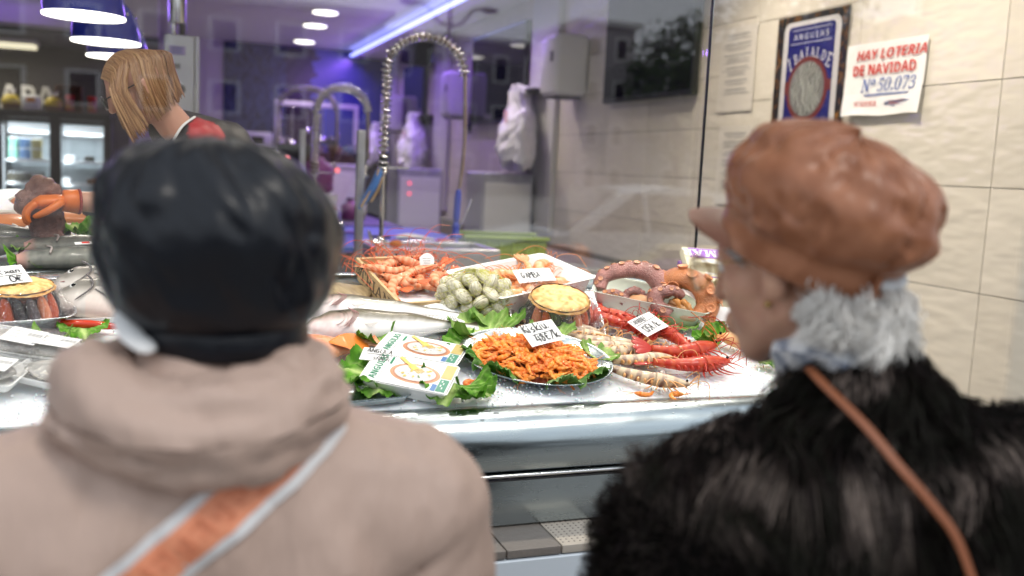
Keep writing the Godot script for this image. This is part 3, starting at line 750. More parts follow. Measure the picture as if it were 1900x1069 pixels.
	part("post", boxg(Vector3(0.06, 2.4, 0.05), 0.004, Vector3(-0.58, 1.2, 0)), wf, fr); part("post", boxg(Vector3(0.06, 2.4, 0.05), 0.004, Vector3(0.58, 1.2, 0)), wf, fr)
	part("beam", boxg(Vector3(1.1, 0.07, 0.05), 0.004, Vector3(0, 2.365, 0)), wf, fr); part("post", boxg(Vector3(0.05, 2.3, 0.04), 0.004, Vector3(0.1, 1.15, 0)), mat("frame_blue", Color(0.03, 0.06, 0.4), 0.4), fr)
	var mo := thing("microwave_oven", "white microwave oven on the dark back bench", "microwave", at(Vector3(1.3, 1.80, -14.5)))
	part("body", boxg(Vector3(0.44, 0.24, 0.32), 0.02), mat("oven_grey", Color(0.5, 0.48, 0.55), 0.4), mo); part("door", boxg(Vector3(0.28, 0.12, 0.01), 0.04, Vector3(-0.04, 0, 0.162)), M.black_gloss, mo)
	var bb := thing("back_bench", "dark bench along the back wall under the mural", "bench", at(Vector3(1.6, 0, -14.5)))
	part("top", boxg(Vector3(3.0, 0.06, 0.7), 0.004, Vector3(0.1, 1.64, 0)), M.black_plastic, bb); part("body", boxg(Vector3(2.9, 1.6, 0.6), 0.004, Vector3(0.1, 0.8, 0)), mat("bench_dark", Color(0.03, 0.03, 0.035), 0.5), bb)
	for k in 12:
		var w := rng.randf_range(0.06, 0.2); var h := rng.randf_range(0.06, 0.3)
		var bx := 1.62 + 0.125 * k
		var cc: Color = [Color(0.4, 0.36, 0.34), Color(0.05, 0.05, 0.06), Color(0.25, 0.1, 0.08), Color(0.12, 0.2, 0.3), Color(0.3, 0.28, 0.35)][k % 5]
		var jr := thing("bench_jar", "%s %s container among those on the back bench" % [["left", "middle", "right"][k / 5], ["pale", "black", "brown", "blue", "lilac"][k % 5]], "container", at(Vector3(bx, 1.67, -14.3 - 0.1 * (k % 2))), "small containers on the back bench")
		var pr := [Vector2(0, 0), Vector2(w * 0.4, 0), Vector2(w * 0.42, h * 0.8), Vector2(w * 0.3, h * 0.86), Vector2(0, h * 0.86)]
		g = Geo.new(); g.lathe(pr, 14); part("body", g, mat("jar_%d" % k, cc, 0.35), jr)
		part("lid", cyl(w * 0.32, h * 0.14, 14, Vector3(0, h * 0.861, 0)), M.steel_bright, jr)
	# right wall
	tv(-6.82, -5.49, 2.09, 3.12, "nearest black wall screen, beside the glass joint")
	tv(-10.22, -8.58, 2.02, 2.96, "middle black wall screen, left of the large white dispenser")
	tv(-13.4, -12.3, 2.07, 2.90, "farthest black wall screen, behind the tall faucet")
	dispenser(-7.42, 2.42, "nearest white dispenser, right of the hanging carrier bags"); dispenser(-10.5, 2.36, "middle white dispenser, behind the hose of the tall faucet"); dispenser(-13.6, 2.27, "farthest white dispenser, left behind the tall faucet's spring")
	for k in 3:
		var z: float = [-8.15, -11.5, -14.3][k]
		var cp := solo("wall_pilaster", boxg(Vector3(0.05, 2.2, 0.62), 0.004, Vector3(WALL_X - 0.027, 2.12, z)), M.pilaster, ["nearest pale pilaster behind the largest bag bundle", "middle pale pilaster between two black screens", "farthest pale pilaster near the back corner"][k], "pilaster")
		cp.set_meta("group", "pale pilasters on the right wall")
	bags(-8.25, 2.25, 0.70, 0.62, "largest bundle of white carrier bags, nearest the window")
	bags(-12.1, 2.16, 0.70, 0.62, "bundle of white printed carrier bags behind the tall faucet's hose")
	bags(-14.3, 2.10, 0.62, 0.5, "farthest bundle of white carrier bags, beside the tall faucet's spring")
	var spk := thing("wall_speaker", "small black speaker box under the violet light strip", "speaker", at(Vector3(3.06, 2.98, -12.1), 30, 0, 12))
	part("casing", boxg(Vector3(0.34, 0.34, 0.26), 0.03), M.black_plastic, spk); part("grille", boxg(Vector3(0.28, 0.28, 0.01), 0.003, Vector3(0, 0, 0.131)), M.black_gloss, spk); part("arm", boxg(Vector3(0.3, 0.04, 0.04), 0.004, Vector3(0.1, 0.0, -0.1)), M.black_plastic, spk)
	solo("socket", boxg(Vector3(0.03, 0.1, 0.08), 0.004, Vector3(WALL_X - 0.016, 2.0, -10.4)), M.black_plastic, "small black wall socket below the middle screen", "socket")
	# sinks, posts, cutting boards
	var sk := thing("sink_unit", "steel sink cabinet behind the shrimp crate", "sink", at(Vector3(1.44, 0, -5.3)))
	part("body", boxg(Vector3(0.72, 1.0, 0.5), 0.004, Vector3(0, 0.5, 0)), M.steel_plain, sk)
	for q in [[Vector3(0, 1.05, 0.235), Vector3(0.72, 0.10, 0.03)], [Vector3(0, 1.05, -0.235), Vector3(0.72, 0.10, 0.03)], [Vector3(-0.345, 1.05, 0), Vector3(0.03, 0.10, 0.44)], [Vector3(0.345, 1.05, 0), Vector3(0.03, 0.10, 0.44)]]:
		part("rim", boxg(q[1], 0.006, q[0]), M.steel_plain, sk)
	faucet("tall spring rinse faucet with a blue spray grip, nearest the window", Vector3(1.115, 1.09, -5.06), 2.235, 0.44, 1.21, true)
	faucet("middle spring rinse faucet, behind the steel post", Vector3(0.98, 1.1, -6.6), 2.05, 0.36, 1.5, false, 1.1)
	faucet("farthest spring rinse faucet, faint in front of the mural", Vector3(0.93, 1.1, -8.4), 2.16, 0.5, 1.5, false, 1.0)
	var po := solo("steel_post", boxg(Vector3(0.042, 1.72, 0.042), 0.004, Vector3(0.985, 0.86, -5.02)), M.steel_plain, "thick square steel post left of the tall faucet", "post"); po.set_meta("group", "square steel posts")
	po = solo("steel_post", boxg(Vector3(0.034, 1.74, 0.034), 0.004, Vector3(0.83, 0.87, -6.1)), M.steel_plain, "thin square steel post left of the middle faucet", "post"); po.set_meta("group", "square steel posts")
	var cl := thing("work_cloth", "crumpled blue cloth with tan stripes hung on the thick steel post", "cloth", at(Vector3(1.02, 1.42, -5.0), 0, 0, 0))
	g = Geo.new(); g.tube(curve([Vector3(0.06, 0.10, 0.02), Vector3(0.03, 0.02, 0.035), Vector3(-0.02, -0.07, 0.03), Vector3(-0.045, -0.11, 0.03)], 12), [0.02, 0.03, 0.034, 0.036, 0.035, 0.036, 0.034, 0.032, 0.028, 0.024, 0.018, 0.01], 12, 0.6); part("cloth", g, mat("cloth_blue", Color(0.02, 0.13, 0.42), 0.8), cl)
	g = Geo.new(); g.tube(curve([Vector3(0.05, 0.10, 0.045), Vector3(0.025, 0.02, 0.062), Vector3(-0.02, -0.06, 0.055), Vector3(-0.04, -0.1, 0.048)], 10), 0.007, 6); g.tube(curve([Vector3(0.07, 0.06, 0.04), Vector3(0.05, 0.0, 0.05), Vector3(0.012, -0.07, 0.05)], 8), 0.006, 6); part("stripe", g, mat("cloth_tan", Color(0.42, 0.27, 0.12), 0.8), cl)
	var cb := thing("cutting_table", "long work table with bright blue cutting boards behind the sink", "table", at(Vector3(1.45, 0, -6.6)))
	part("body", boxg(Vector3(1.1, 1.0, 1.9), 0.004, Vector3(0, 0.5, 0)), mat("bench_steel", Color(0.2, 0.2, 0.21), 0.5, 0.6), cb)
	part("board", boxg(Vector3(1.08, 0.04, 0.9), 0.006, Vector3(0.02, 1.03, 0.5)), M.blue_board, cb); part("board", boxg(Vector3(1.08, 0.04, 0.9), 0.006, Vector3(0, 1.03, -0.45)), M.blue_board, cb)
	var tb := thing("steel_tray", "shallow steel tray with pink fish on the far cutting board", "tray", at(Vector3(1.05, 1.06, -6.95)))
	part("tray", boxg(Vector3(0.36, 0.06, 0.3), 0.01, Vector3(0, 0.03, 0)), M.steel_bright, tb)
	g = Geo.new(); g.ball(Vector3(0, 0.07, 0), Vector3(0.16, 0.025, 0.12)); part("fish", g, mat("pink_flesh", Color(0.5, 0.25, 0.22), 0.4), tb)
	for k in 3:
		var kf := thing("knife", ["long knife with a red handle on the near blue board", "knife with a black handle left on the near blue board", "short knife with a violet handle on the far blue board"][k], "knife", at([Vector3(1.72, 1.055, -6.05), Vector3(1.42, 1.055, -6.25), Vector3(1.2, 1.055, -6.6)][k], [10, 175, 20][k]), "knives on the blue boards")
		var hd := Geo.new(); hd.tube([Vector3(-0.02, 0.012, 0), Vector3(0.05, 0.014, 0), Vector3(0.12, 0.012, 0)], [0.012, 0.016, 0.013], 8, 0.7); part("handle", hd, [mat("red_handle", Color(0.55, 0.04, 0.02), 0.4), M.black_plastic, mat("violet_handle", Color(0.2, 0.1, 0.45), 0.4)][k], kf)
		hd = Geo.new(); hd.box(Vector3(-0.14, 0.01, 0), Vector3(0.24, 0.003, 0.035), 0.001); part("blade", hd, M.steel_bright, kf)
	var gl := thing("rubber_glove", "pale crumpled glove beside the red handled knife", "glove", at(Vector3(1.55, 1.055, -6.12)))
	g = Geo.new(); g.tube(curve([Vector3(-0.1, 0.02, 0), Vector3(0, 0.03, 0.01), Vector3(0.1, 0.018, 0)], 8), [0.02, 0.028, 0.032, 0.034, 0.03, 0.028, 0.024, 0.014], 10, 0.6)
	for k in 4: g.tube(curve([Vector3(0.08, 0.018, -0.02 + 0.014 * k), Vector3(0.13, 0.016, -0.03 + 0.02 * k), Vector3(0.16, 0.01, -0.03 + 0.024 * k)], 5), [0.008, 0.008, 0.0075, 0.007, 0.004], 6)
	part("glove", g, M.foam, gl)
	var og := thing("sponge", "small orange sponge on the sink rim by the tall faucet", "sponge", at(Vector3(1.2, 1.105, -5.07)))
	g = Geo.new(); g.ball(Vector3(0, 0.018, 0), Vector3(0.035, 0.022, 0.025)); part("sponge", g, bump(mat("orange_sponge", Color(0.6, 0.2, 0.05), 0.9), 0.1, 0.5, 8.0), og)
	# lime crate at the wall, bins, appliances
	var lc := thing("lime_crate", "lime green plastic crate behind the white shrimp tray", "crate", at(Vector3(2.05, 0.96, -5.75), -10))
	var lm := mat("lime", Color(0.17, 0.25, 0.012), 0.5)
	for q in [[Vector3(0, 0.01, 0), Vector3(0.5, 0.02, 0.4)], [Vector3(0, 0.09, 0.2), Vector3(0.5, 0.16, 0.012)], [Vector3(0, 0.09, -0.2), Vector3(0.5, 0.16, 0.012)], [Vector3(-0.25, 0.09, 0), Vector3(0.012, 0.16, 0.4)], [Vector3(0.25, 0.09, 0), Vector3(0.012, 0.16, 0.4)], [Vector3(0, 0.17, 0.21), Vector3(0.54, 0.02, 0.04)], [Vector3(0, 0.17, -0.21), Vector3(0.54, 0.02, 0.04)]]:
		part("panel", boxg(q[1], 0.004, q[0]), lm, lc)
	for k in 6: part("rib", boxg(Vector3(0.014, 0.14, 0.012), 0.002, Vector3(-0.2 + 0.08 * k, 0.08, 0.212)), lm, lc)
	solo("side_bench", boxg(Vector3(0.7, 0.98, 2.0), 0.004, Vector3(2.4, 0.49, -6.2)), M.steel_plain, "low steel bench under the lime green crate", "bench")
	for k in 3:
		var ap := thing("grey_bin", ["tall pale grey cabinet nearest the pilaster", "pale grey cabinet behind the tall faucet", "small grey cabinet far behind the steel post"][k], "cabinet", at([Vector3(2.95, 0, -8.4), Vector3(2.6, 0, -10.2), Vector3(2.2, 0, -12.4)][k]), "grey cabinets along the right wall")
		part("body", boxg(Vector3(0.5, 1.52, 0.5), 0.02, Vector3(0, 0.76, 0)), mat("bin_grey%d" % k, Color(0.36, 0.36, 0.40), 0.4), ap); part("door", boxg(Vector3(0.44, 1.3, 0.012), 0.006, Vector3(0, 0.78, 0.252)), M.white_plastic, ap)
		if k == 1:
			for q in 2: part("indicator", cyl(0.018, 0.01, 14), M.lamp_red, ap, Transform3D(Basis(Vector3.RIGHT, PI / 2), Vector3(-0.12, 1.36 - 0.11 * q, 0.262)))
	var sc := thing("weighing_scale", "dark weighing scale with glowing red lamps beside the cap", "scale", at(Vector3(1.1, 1.06, -8.0)))
	part("body", boxg(Vector3(0.45, 0.16, 0.4), 0.02, Vector3(0, 0.08, 0)), M.black_plastic, sc); part("pan", boxg(Vector3(0.42, 0.02, 0.36), 0.008, Vector3(0, 0.2, 0)), M.steel_bright, sc); part("pole", boxg(Vector3(0.04, 0.5, 0.04), 0.004, Vector3(-0.15, 0.3, -0.15)), M.steel_bright, sc)
	part("display_head", boxg(Vector3(0.3, 0.14, 0.06), 0.01, Vector3(-0.05, 0.55, -0.15)), M.black_plastic, sc)
	for q in [Vector3(-0.3, 0.28, 0.21), Vector3(-0.02, 0.25, 0.21), Vector3(-0.12, 0.50, -0.11), Vector3(0.26, 0.42, 0.1)]: part("indicator", cyl(0.02, 0.01, 14), M.lamp_red, sc, Transform3D(Basis(Vector3.RIGHT, PI / 2), q))
	solo("far_work_table", boxg(Vector3(1.1, 1.04, 2.4), 0.004, Vector3(1.35, 0.52, -9.0)), mat("bench_dark2", Color(0.05, 0.05, 0.06), 0.4), "dark work table carrying the weighing scale", "table")
	var pb := thing("violet_bag", "crumpled violet plastic bag behind the weighing scale", "bag", at(Vector3(1.27, 1.4, -8.3)))
	g = Geo.new(); g.grid(18, 12, true, func(u, w): var q := Vector3(cos(u * TAU) * sin(w * PI), cos(w * PI), sin(u * TAU) * sin(w * PI)); return q * Vector3(0.13, 0.17, 0.1) * (1.0 + 0.35 * N(q * 2.2))); part("bag", g, mat("violet_plastic", Color(0.16, 0.03, 0.18), 0.3), pb)
	var gb := thing("green_bottle", "pale green spray bottle at the far sink", "bottle", at(Vector3(0.79, 1.2, -7.2)))
	g = Geo.new(); g.lathe([Vector2(0, 0), Vector2(0.045, 0), Vector2(0.048, 0.18), Vector2(0.03, 0.26), Vector2(0.02, 0.30), Vector2(0.028, 0.36), Vector2(0, 0.38)], 16); part("body", g, mat("mint", Color(0.25, 0.5, 0.22), 0.4), gb); part("nozzle", boxg(Vector3(0.08, 0.025, 0.03), 0.005, Vector3(-0.02, 0.39, 0)), M.white_plastic, gb)

func clutter() -> void:
	var cols := [Color(0.5, 0.5, 0.52), Color(0.03, 0.10, 0.40), Color(0.45, 0.05, 0.03), Color(0.05, 0.25, 0.20), Color(0.55, 0.45, 0.10), Color(0.03, 0.03, 0.04), Color(0.30, 0.08, 0.30), Color(0.6, 0.58, 0.55)]
	var words := ["grey", "deep blue", "dark red", "dark green", "mustard", "black", "plum", "off white"]
	for k in 8:
		var h := rng.randf_range(0.16, 0.34); var r := rng.randf_range(0.04, 0.09)
		var o := thing("work_bottle", "%s bottle or tub standing on the dark work table behind the steel post" % words[k], "bottle", at(Vector3(0.92 + 0.115 * k, 1.042, -8.6 - 0.22 * (k % 3))), "bottles and tubs on the dark work table")
		var m := mat("bottle_%d" % k, cols[k], 0.3)
		var g := Geo.new(); g.lathe([Vector2(0, 0), Vector2(r, 0), Vector2(r * 1.02, h * 0.7), Vector2(r * 0.5, h * 0.85), Vector2(r * 0.4, h), Vector2(0, h)], 18); part("body", g, m, o)
		part("cap", cyl(r * 0.45, h * 0.1, 14, Vector3(0, h + 0.001, 0)), M.white_plastic if k % 2 else M.black_plastic, o)
	for k in 4:
		var o := thing("hanging_ladle", ["long", "short", "broad", "narrow"][k] + " steel ladle hanging from the white metal frame", "ladle", at(Vector3(1.8 + 0.22 * k, 2.32, -14.36)), "ladles hanging at the back")
		var L: float = [0.5, 0.3, 0.42, 0.36][k]
		part("handle", boxg(Vector3(0.02, L, 0.01), 0.002, Vector3(0, -L / 2, 0)), M.steel_bright, o)
		var g := Geo.new(); g.ball(Vector3(0, -L - 0.04, 0.02), Vector3([0.06, 0.05, 0.08, 0.035][k], 0.05, 0.04)); part("bowl", g, M.steel_bright, o)
	for k in 3:
		var o := thing("stacked_tub", ["lowest", "middle", "topmost"][k] + " white tub of the stack on the near blue cutting board's far end", "tub", at(Vector3(0.98, 1.052 + 0.095 * k, -6.35)), "stack of white tubs")
		part("tub", tray_geo(0.2, 0.15, 0.09, 0.02, 0.12, 0.003, 0.008), M.white_plastic, o); part("lid", boxg(Vector3(0.22, 0.004, 0.165), 0.002, Vector3(0, 0.0915, 0)), mat("tub_lid%d" % k, [Color(0.1, 0.2, 0.5), Color(0.6, 0.1, 0.06), Color(0.6, 0.6, 0.58)][k], 0.4), o)

func fridge() -> void:
	var o := thing("glass_door_fridge", "black two door drinks fridge with lit white shelves", "fridge", at(Vector3(-0.985, 0, -10.85)))
	var W := 0.94
	part("side", boxg(Vector3(0.05, 1.88, 0.66), 0.004, Vector3(-0.49, 0.94, 0)), M.black_plastic, o); part("side", boxg(Vector3(0.07, 1.88, 0.66), 0.004, Vector3(0.48, 0.94, 0)), M.black_plastic, o)
	part("top", boxg(Vector3(1.03, 0.07, 0.68), 0.004, Vector3(0, 1.875, 0)), M.black_plastic, o); part("back", boxg(Vector3(W, 1.8, 0.03), 0.0, Vector3(0, 0.93, -0.31)), mat("fridge_white", Color(0.5, 0.55, 0.57), 0.4), o)
	part("mullion", boxg(Vector3(0.1, 1.84, 0.1), 0.004, Vector3(0.005, 0.92, 0.29)), M.black_plastic, o); part("base", boxg(Vector3(1.0, 0.4, 0.66), 0.004, Vector3(0, 0.2, 0)), M.black_plastic, o)
	for d in 2:
		var cx := -0.255 + 0.505 * d
		var dg := part("door", boxg(Vector3(0.40, 1.4, 0.008), 0.0, Vector3(cx, 1.1, 0.335)), M.pane, o)
		part("door_frame", boxg(Vector3(0.44, 0.04, 0.03), 0.004, Vector3(cx, 1.815, 0.335)), M.black_plastic, dg)
		part("light_strip", boxg(Vector3(0.02, 1.2, 0.02), 0.004, Vector3(cx - 0.205, 1.16, 0.30)), glow("lamp_cold%d" % d, Color(0.8, 0.95, 1.0), 1.2), o)
		part("top_light", boxg(Vector3(0.38, 0.10, 0.01), 0.003, Vector3(cx, 1.74, 0.10)), glow("lamp_cold_top%d" % d, Color(0.75, 0.88, 0.95), 0.75), o)
		lamp_area(o, Transform3D(Basis(Vector3.RIGHT, -PI / 2 + 0.3), Vector3(cx, 1.70, 0.2)), Vector2(0.36, 0.06), 0.35, Color(0.8, 0.92, 1.0))
		lamp_area(o, Transform3D(Basis(Vector3.RIGHT, 0.0), Vector3(cx - 0.15, 1.16, 0.28)), Vector2(0.03, 1.1), 0.25, Color(0.8, 0.92, 1.0))
		for k in 4:
			part("shelf", boxg(Vector3(0.39, 0.025, 0.42), 0.003, Vector3(cx, 1.42 - 0.228 * k, 0.02)), M.white_plastic, o)
	var kinds := [[Color(0.2, 0.45, 0.33), "green"], [Color(0.16, 0.32, 0.6), "blue"], [Color(0.5, 0.44, 0.2), "yellow"]]
	for k in 6:
		var m := mat("tub%d" % k, kinds[k % 3][0], 0.5)
		var t := thing("food_tub", "%s labelled tub on the top left fridge shelf, %s of its stack" % [kinds[k % 3][1], "lower" if k < 3 else "upper"], "tub", at(Vector3(-1.37 + 0.105 * (k % 3), 1.434 + 0.105 * (k / 3), -10.68)), "coloured tubs in the fridge")
		part("body", boxg(Vector3(0.085, 0.095, 0.09), 0.006, Vector3(0, 0.05, 0)), m, t); part("lid", boxg(Vector3(0.09, 0.008, 0.095), 0.003, Vector3(0, 0.1, 0)), M.white_plastic, t)
	var jm := mat("dark_jar", Color(0.10, 0.09, 0.06), 0.3); var gm := mat("green_jar", Color(0.16, 0.22, 0.03), 0.3)
	for k in 16:
		var dark := k < 8
		var t := thing("fridge_jar", "small dark jar in the row on the second left fridge shelf" if dark else "small green jar in the row on the third left fridge shelf", "jar", at(Vector3(-1.41 + 0.043 * (k % 8), 1.206 if dark else 0.978, -10.66)), "dark jars in the fridge" if dark else "green jars in the fridge")
		part("body", cyl(0.018, 0.085, 10), jm if dark else gm, t); part("lid", cyl(0.019, 0.015, 10, Vector3(0, 0.086, 0)), M.steel_bright if dark else M.black_plastic, t)
	for k in 5:
		var t := thing("fridge_pack", ["clear tub", "white tub", "brown pack", "orange pack", "dark pack"][k] + " on the right fridge shelves", "pack", at([Vector3(-0.90, 1.206, -10.7), Vector3(-0.86, 1.434, -10.68), Vector3(-0.66, 1.206, -10.68), Vector3(-0.61, 1.206, -10.66), Vector3(-0.68, 1.434, -10.68)][k]))
		part("body", boxg(Vector3(0.09, 0.05, 0.08), 0.01, Vector3(0, 0.026, 0)), [M.white_plastic, M.foam, mat("pack_brown", Color(0.2, 0.1, 0.04), 0.5), mat("pack_orange", Color(0.5, 0.2, 0.05), 0.5), jm][k], t); part("lid", boxg(Vector3(0.094, 0.006, 0.084), 0.002, Vector3(0, 0.054, 0)), M.white_plastic, t)

func shelf_goods() -> void:
	var y := 1.912; var z := -10.75
	var s := ["A", "R", "A", "B"]
	for k in 4:
		var o := thing("display_letter", "big white letter %s standing on the fridge, %s from the left" % [s[k], ["first", "second", "third", "fourth"][k]], "letter", at(Vector3(-1.42 + 0.165 * k, y, z - 0.1)), "white letters on the fridge")
		lettering(s[k], 0.235, "Droid Sans", true, M.letter_white, o, Transform3D(Basis.from_scale(Vector3(1, 1, 30)), Vector3(0, 0.13, 0)), 0.0, 0.85)
	for k in 2:
		var o := thing("gift_basket", ["yellow wrapped basket under the first white letter", "yellow wrapped basket under the last white letter"][k], "basket", at(Vector3([-1.38, -1.0][k], y, z + 0.12)), "yellow wrapped baskets on the fridge")
		var g := Geo.new(); g.ball(Vector3(0, 0.07, 0), Vector3(0.085, 0.08, 0.06)); part("wrap", g, M.basket_yellow, o)
		g = Geo.new(); g.lathe([Vector2(0, 0), Vector2(0.07, 0), Vector2(0.085, 0.05), Vector2(0.08, 0.052)], 16); part("bowl", g, M.wicker, o)
		g = Geo.new(); for q in 6: g.tube([Vector3(0, 0.14, 0), Vector3(0.05 * cos(q), 0.2, 0.05 * sin(q))], [0.008, 0.002], 5)
		part("bow", g, M.bag, o)
	var pk := thing("white_packet", "white packet with an orange print between the yellow baskets", "packet", at(Vector3(-1.2, y, z + 0.14)))
	part("body", boxg(Vector3(0.17, 0.15, 0.06), 0.02, Vector3(0, 0.075, 0)), M.paper, pk); part("print", boxg(Vector3(0.08, 0.04, 0.002), 0.0, Vector3(0, 0.1, 0.031)), mat("orange_print", Color(0.7, 0.28, 0.03), 0.6), pk)
	var wb := thing("wooden_box", "open dark wooden display box on top of the fridge", "box", at(Vector3(-0.87, y, z)))
	for q in [[Vector3(0, 0.008, 0), Vector3(0.25, 0.016, 0.12)], [Vector3(0, 0.262, 0), Vector3(0.25, 0.016, 0.12)], [Vector3(-0.117, 0.135, 0), Vector3(0.016, 0.238, 0.12)], [Vector3(0.117, 0.135, 0), Vector3(0.016, 0.238, 0.12)], [Vector3(0, 0.135, -0.054), Vector3(0.218, 0.238, 0.012)]]: part("panel", boxg(q[1], 0.002, q[0]), M.dark_wood, wb)
	for k in 2:
		var t := thing("red_can", ["red topped tin standing inside the wooden box", "red topped tin right of the wooden box"][k], "tin", at(Vector3([-0.86, -0.655][k], y + 0.017, z + 0.02)), "red topped tins on the fridge")
		part("body", cyl(0.042, 0.12, 18), mat("tin_red%d" % k, Color(0.35, 0.05, 0.04), 0.4), t); part("lid", cyl(0.044, 0.04, 18, Vector3(0, 0.121, 0)), M.ink_red, t); part("label_band", cyl(0.0425, 0.05, 18, Vector3(0, 0.02, 0)), mat("tin_gold%d" % k, Color(0.4, 0.2, 0.06), 0.4), t)

func text_sheet(z0: float, z1: float, y0: float, y1: float, label: String) -> void:
	var o := thing("notice_sheet", label, "notice", at(Vector3(WALL_X - 0.008, (y0 + y1) / 2, (z0 + z1) / 2)), "printed notices on the tiled wall")
	var w := absf(z1 - z0); var h := y1 - y0
	part("sheet", boxg(Vector3(0.002, h, w), 0.0), M.paper_dull, o)
	var g := Geo.new()
	var y := h * 0.40
	for b in 6:
		g.box(Vector3(-0.0016, y, 0.0), Vector3(0.0008, h * 0.012, w * rng.randf_range(0.5, 0.75))); y -= h * 0.03
		for k in rng.randi_range(2, 4):
			g.box(Vector3(-0.0016, y, rng.randf_range(-0.02, 0.02) * w), Vector3(0.0008, h * 0.006, w * rng.randf_range(0.45, 0.8))); y -= h * 0.021
		y -= h * 0.035
	part("print", g, M.ink_grey, o)

func posters() -> void:
	mat("paper_dull", Color(0.62, 0.58, 0.50), 0.35)
	text_sheet(-5.27, -4.885, 1.966, 2.475, "upper printed notice sheet left of the dark poster")
	text_sheet(-5.22, -4.86, 1.40, 1.882, "lower printed notice sheet behind the leather visor")
	var B := Basis(Vector3.UP, -PI / 2)        # local +Z looks into the street side, -X of the world
	# dark poster with a bowl
	var o := thing("eel_poster", "dark blue poster of a brown bowl of white eels on the tiled wall", "poster", Transform3D(B, Vector3(WALL_X - 0.01, 2.14, -4.38)))
	var w := 0.60; var h := 0.64
	part("sheet", boxg(Vector3(w, h, 0.003), 0.0), mat("poster_black", Color(0.012, 0.010, 0.008), 0.3), o)
	var g := Geo.new()
	for k in 90:
		var sx := -1.0 if k % 2 else 1.0
		var px := sx * w * rng.randf_range(0.42, 0.49); var py := rng.randf_range(-0.48, 0.48) * h
		if k % 5 == 0: px = rng.randf_range(-0.45, 0.45) * w; py = h * rng.randf_range(0.455, 0.49)
		g.box(Vector3(px, py, 0.0018), Vector3(0.004, rng.randf_range(0.01, 0.04), 0.0006), 0.0, Basis(Vector3.BACK, rng.randf_range(-0.6, 0.2)))
	part("streaks", g, mat("poster_orange", Color(0.30, 0.13, 0.02), 0.4), o)
	part("border", rounded(w * 0.80, h * 0.93, 0.05, 0.0022), mat("poster_grey", Color(0.50, 0.49, 0.48), 0.35), o, at(Vector3(0.005, -0.012, 0.0004)))
	part("blue_field", rounded(w * 0.66, h * 0.86, 0.03, 0.003), mat("poster_blue", Color(0.012, 0.014, 0.12), 0.3), o, at(Vector3(0.005, -0.016, 0.0006)))
	var wt = M.letter_white
	lettering("A N G U L A S", 0.030, "Droid Sans", false, wt, o, at(Vector3(0.005, 0.20, 0.0036)), 0.0, 1.2)
	part("rule", boxg(Vector3(0.34, 0.003, 0.0006), 0.0, Vector3(0.005, 0.238, 0.0036)), wt, o); part("rule", boxg(Vector3(0.34, 0.003, 0.0006), 0.0, Vector3(0.005, 0.165, 0.0036)), wt, o)
	var nm := "IBAIALDE"
	for k in 8:
		var a := (k - 3.5) / 3.5
		lettering(nm[k], 0.068 if k == 0 or k == 7 else 0.05, "Droid Serif", false, wt, o, Transform3D(Basis(Vector3.BACK, -a * 0.42), Vector3(0.005 + a * 0.165, 0.11 - 0.055 * a * a, 0.0036)), 0.0, 0.8)
	g = Geo.new(); g.lathe([Vector2(0.0, 0.0), Vector2(0.178, 0.0), Vector2(0.172, 0.001), Vector2(0.0, 0.001)], 40, Transform3D(Basis(Vector3.RIGHT, PI / 2), Vector3(0.0, -0.085, 0.0034)))
	g.box(Vector3(-0.178, -0.07, 0.0038), Vector3(0.03, 0.07, 0.001)); g.box(Vector3(0.185, -0.07, 0.0038), Vector3(0.03, 0.06, 0.001)); part("bowl_print", g, mat("bowl_brown", Color(0.13, 0.025, 0.02), 0.35), o)
	g = Geo.new(); g.lathe([Vector2(0.0, 0.0), Vector2(0.148, 0.0), Vector2(0.148, 0.0008), Vector2(0.0, 0.001)], 40, Transform3D(Basis(Vector3.RIGHT, PI / 2), Vector3(0.0, -0.083, 0.0046))); part("bowl_inside", g, mat("bowl_grey", Color(0.16, 0.16, 0.15), 0.4), o)
	g = Geo.new()
	for k in 70:
		var a := rng.randf() * TAU; var r := 0.125 * sqrt(rng.randf()); var c0 := Vector3(r * cos(a), -0.083 + r * sin(a), 0.006); var d := rng.randf_range(-0.5, 0.5) + PI / 2
		var L := minf(rng.randf_range(0.03, 0.07), (0.146 - r)); var dv := Vector3(cos(d), sin(d), 0) * L; var sd := Vector3(-dv.y, dv.x, 0) * rng.randf_range(-0.35, 0.35)
		g.tube(curve([c0 - dv, c0 + sd, c0 + dv], 7), [0.001, 0.0035, 0.004, 0.004, 0.004, 0.0035, 0.001], 5, 0.15)
	part("eels", g, mat("eel_white", Color(0.50, 0.51, 0.48), 0.35), o)
	# lottery sheet
	o = thing("lottery_sheet", "white paper sheet about the Christmas lottery with red and blue text", "sheet", Transform3D(B, Vector3(WALL_X - 0.01, 2.075, -3.79)))
	g = Geo.new()
	g.grid(24, 20, false, func(u, v):
		var x := lerpf(-0.272, 0.268, u); var y := lerpf(-0.178, 0.175, v)
		x += 0.012 * (0.5 - v) * (1.0 if u < 0.5 else -0.6)
		var lift: float = 0.012 * pow(1.0 - v, 4.0) + 0.006 * absf(N(Vector3(u * 2.0, v * 2.0, 3.0))) + 0.010 * pow(absf(u - 0.5) * 2.0, 3.0) * (1.0 - v)
		return Vector3(x, y + 0.006 * sin(u * 9.0) * (1.0 - v) * 0.6, 0.002 + lift))
	part("sheet", g, mat("sheet_white", Color(0.78, 0.78, 0.76), 0.6), o)
	lettering("HAY LOTERIA", 0.046, "Droid Sans", true, M.ink_red, o, at(Vector3(0.04, 0.115, 0.0105)), 0.22, 1.18)
	lettering("DE NAVIDAD", 0.050, "Droid Sans", true, M.ink_red, o, at(Vector3(-0.002, 0.043, 0.0105)), 0.0, 1.05)
	lettering("Nº 50.073", 0.060, "Droid Serif", false, M.ink_blue, o, at(Vector3(0.04, -0.035, 0.0115)), 0.24, 0.98)
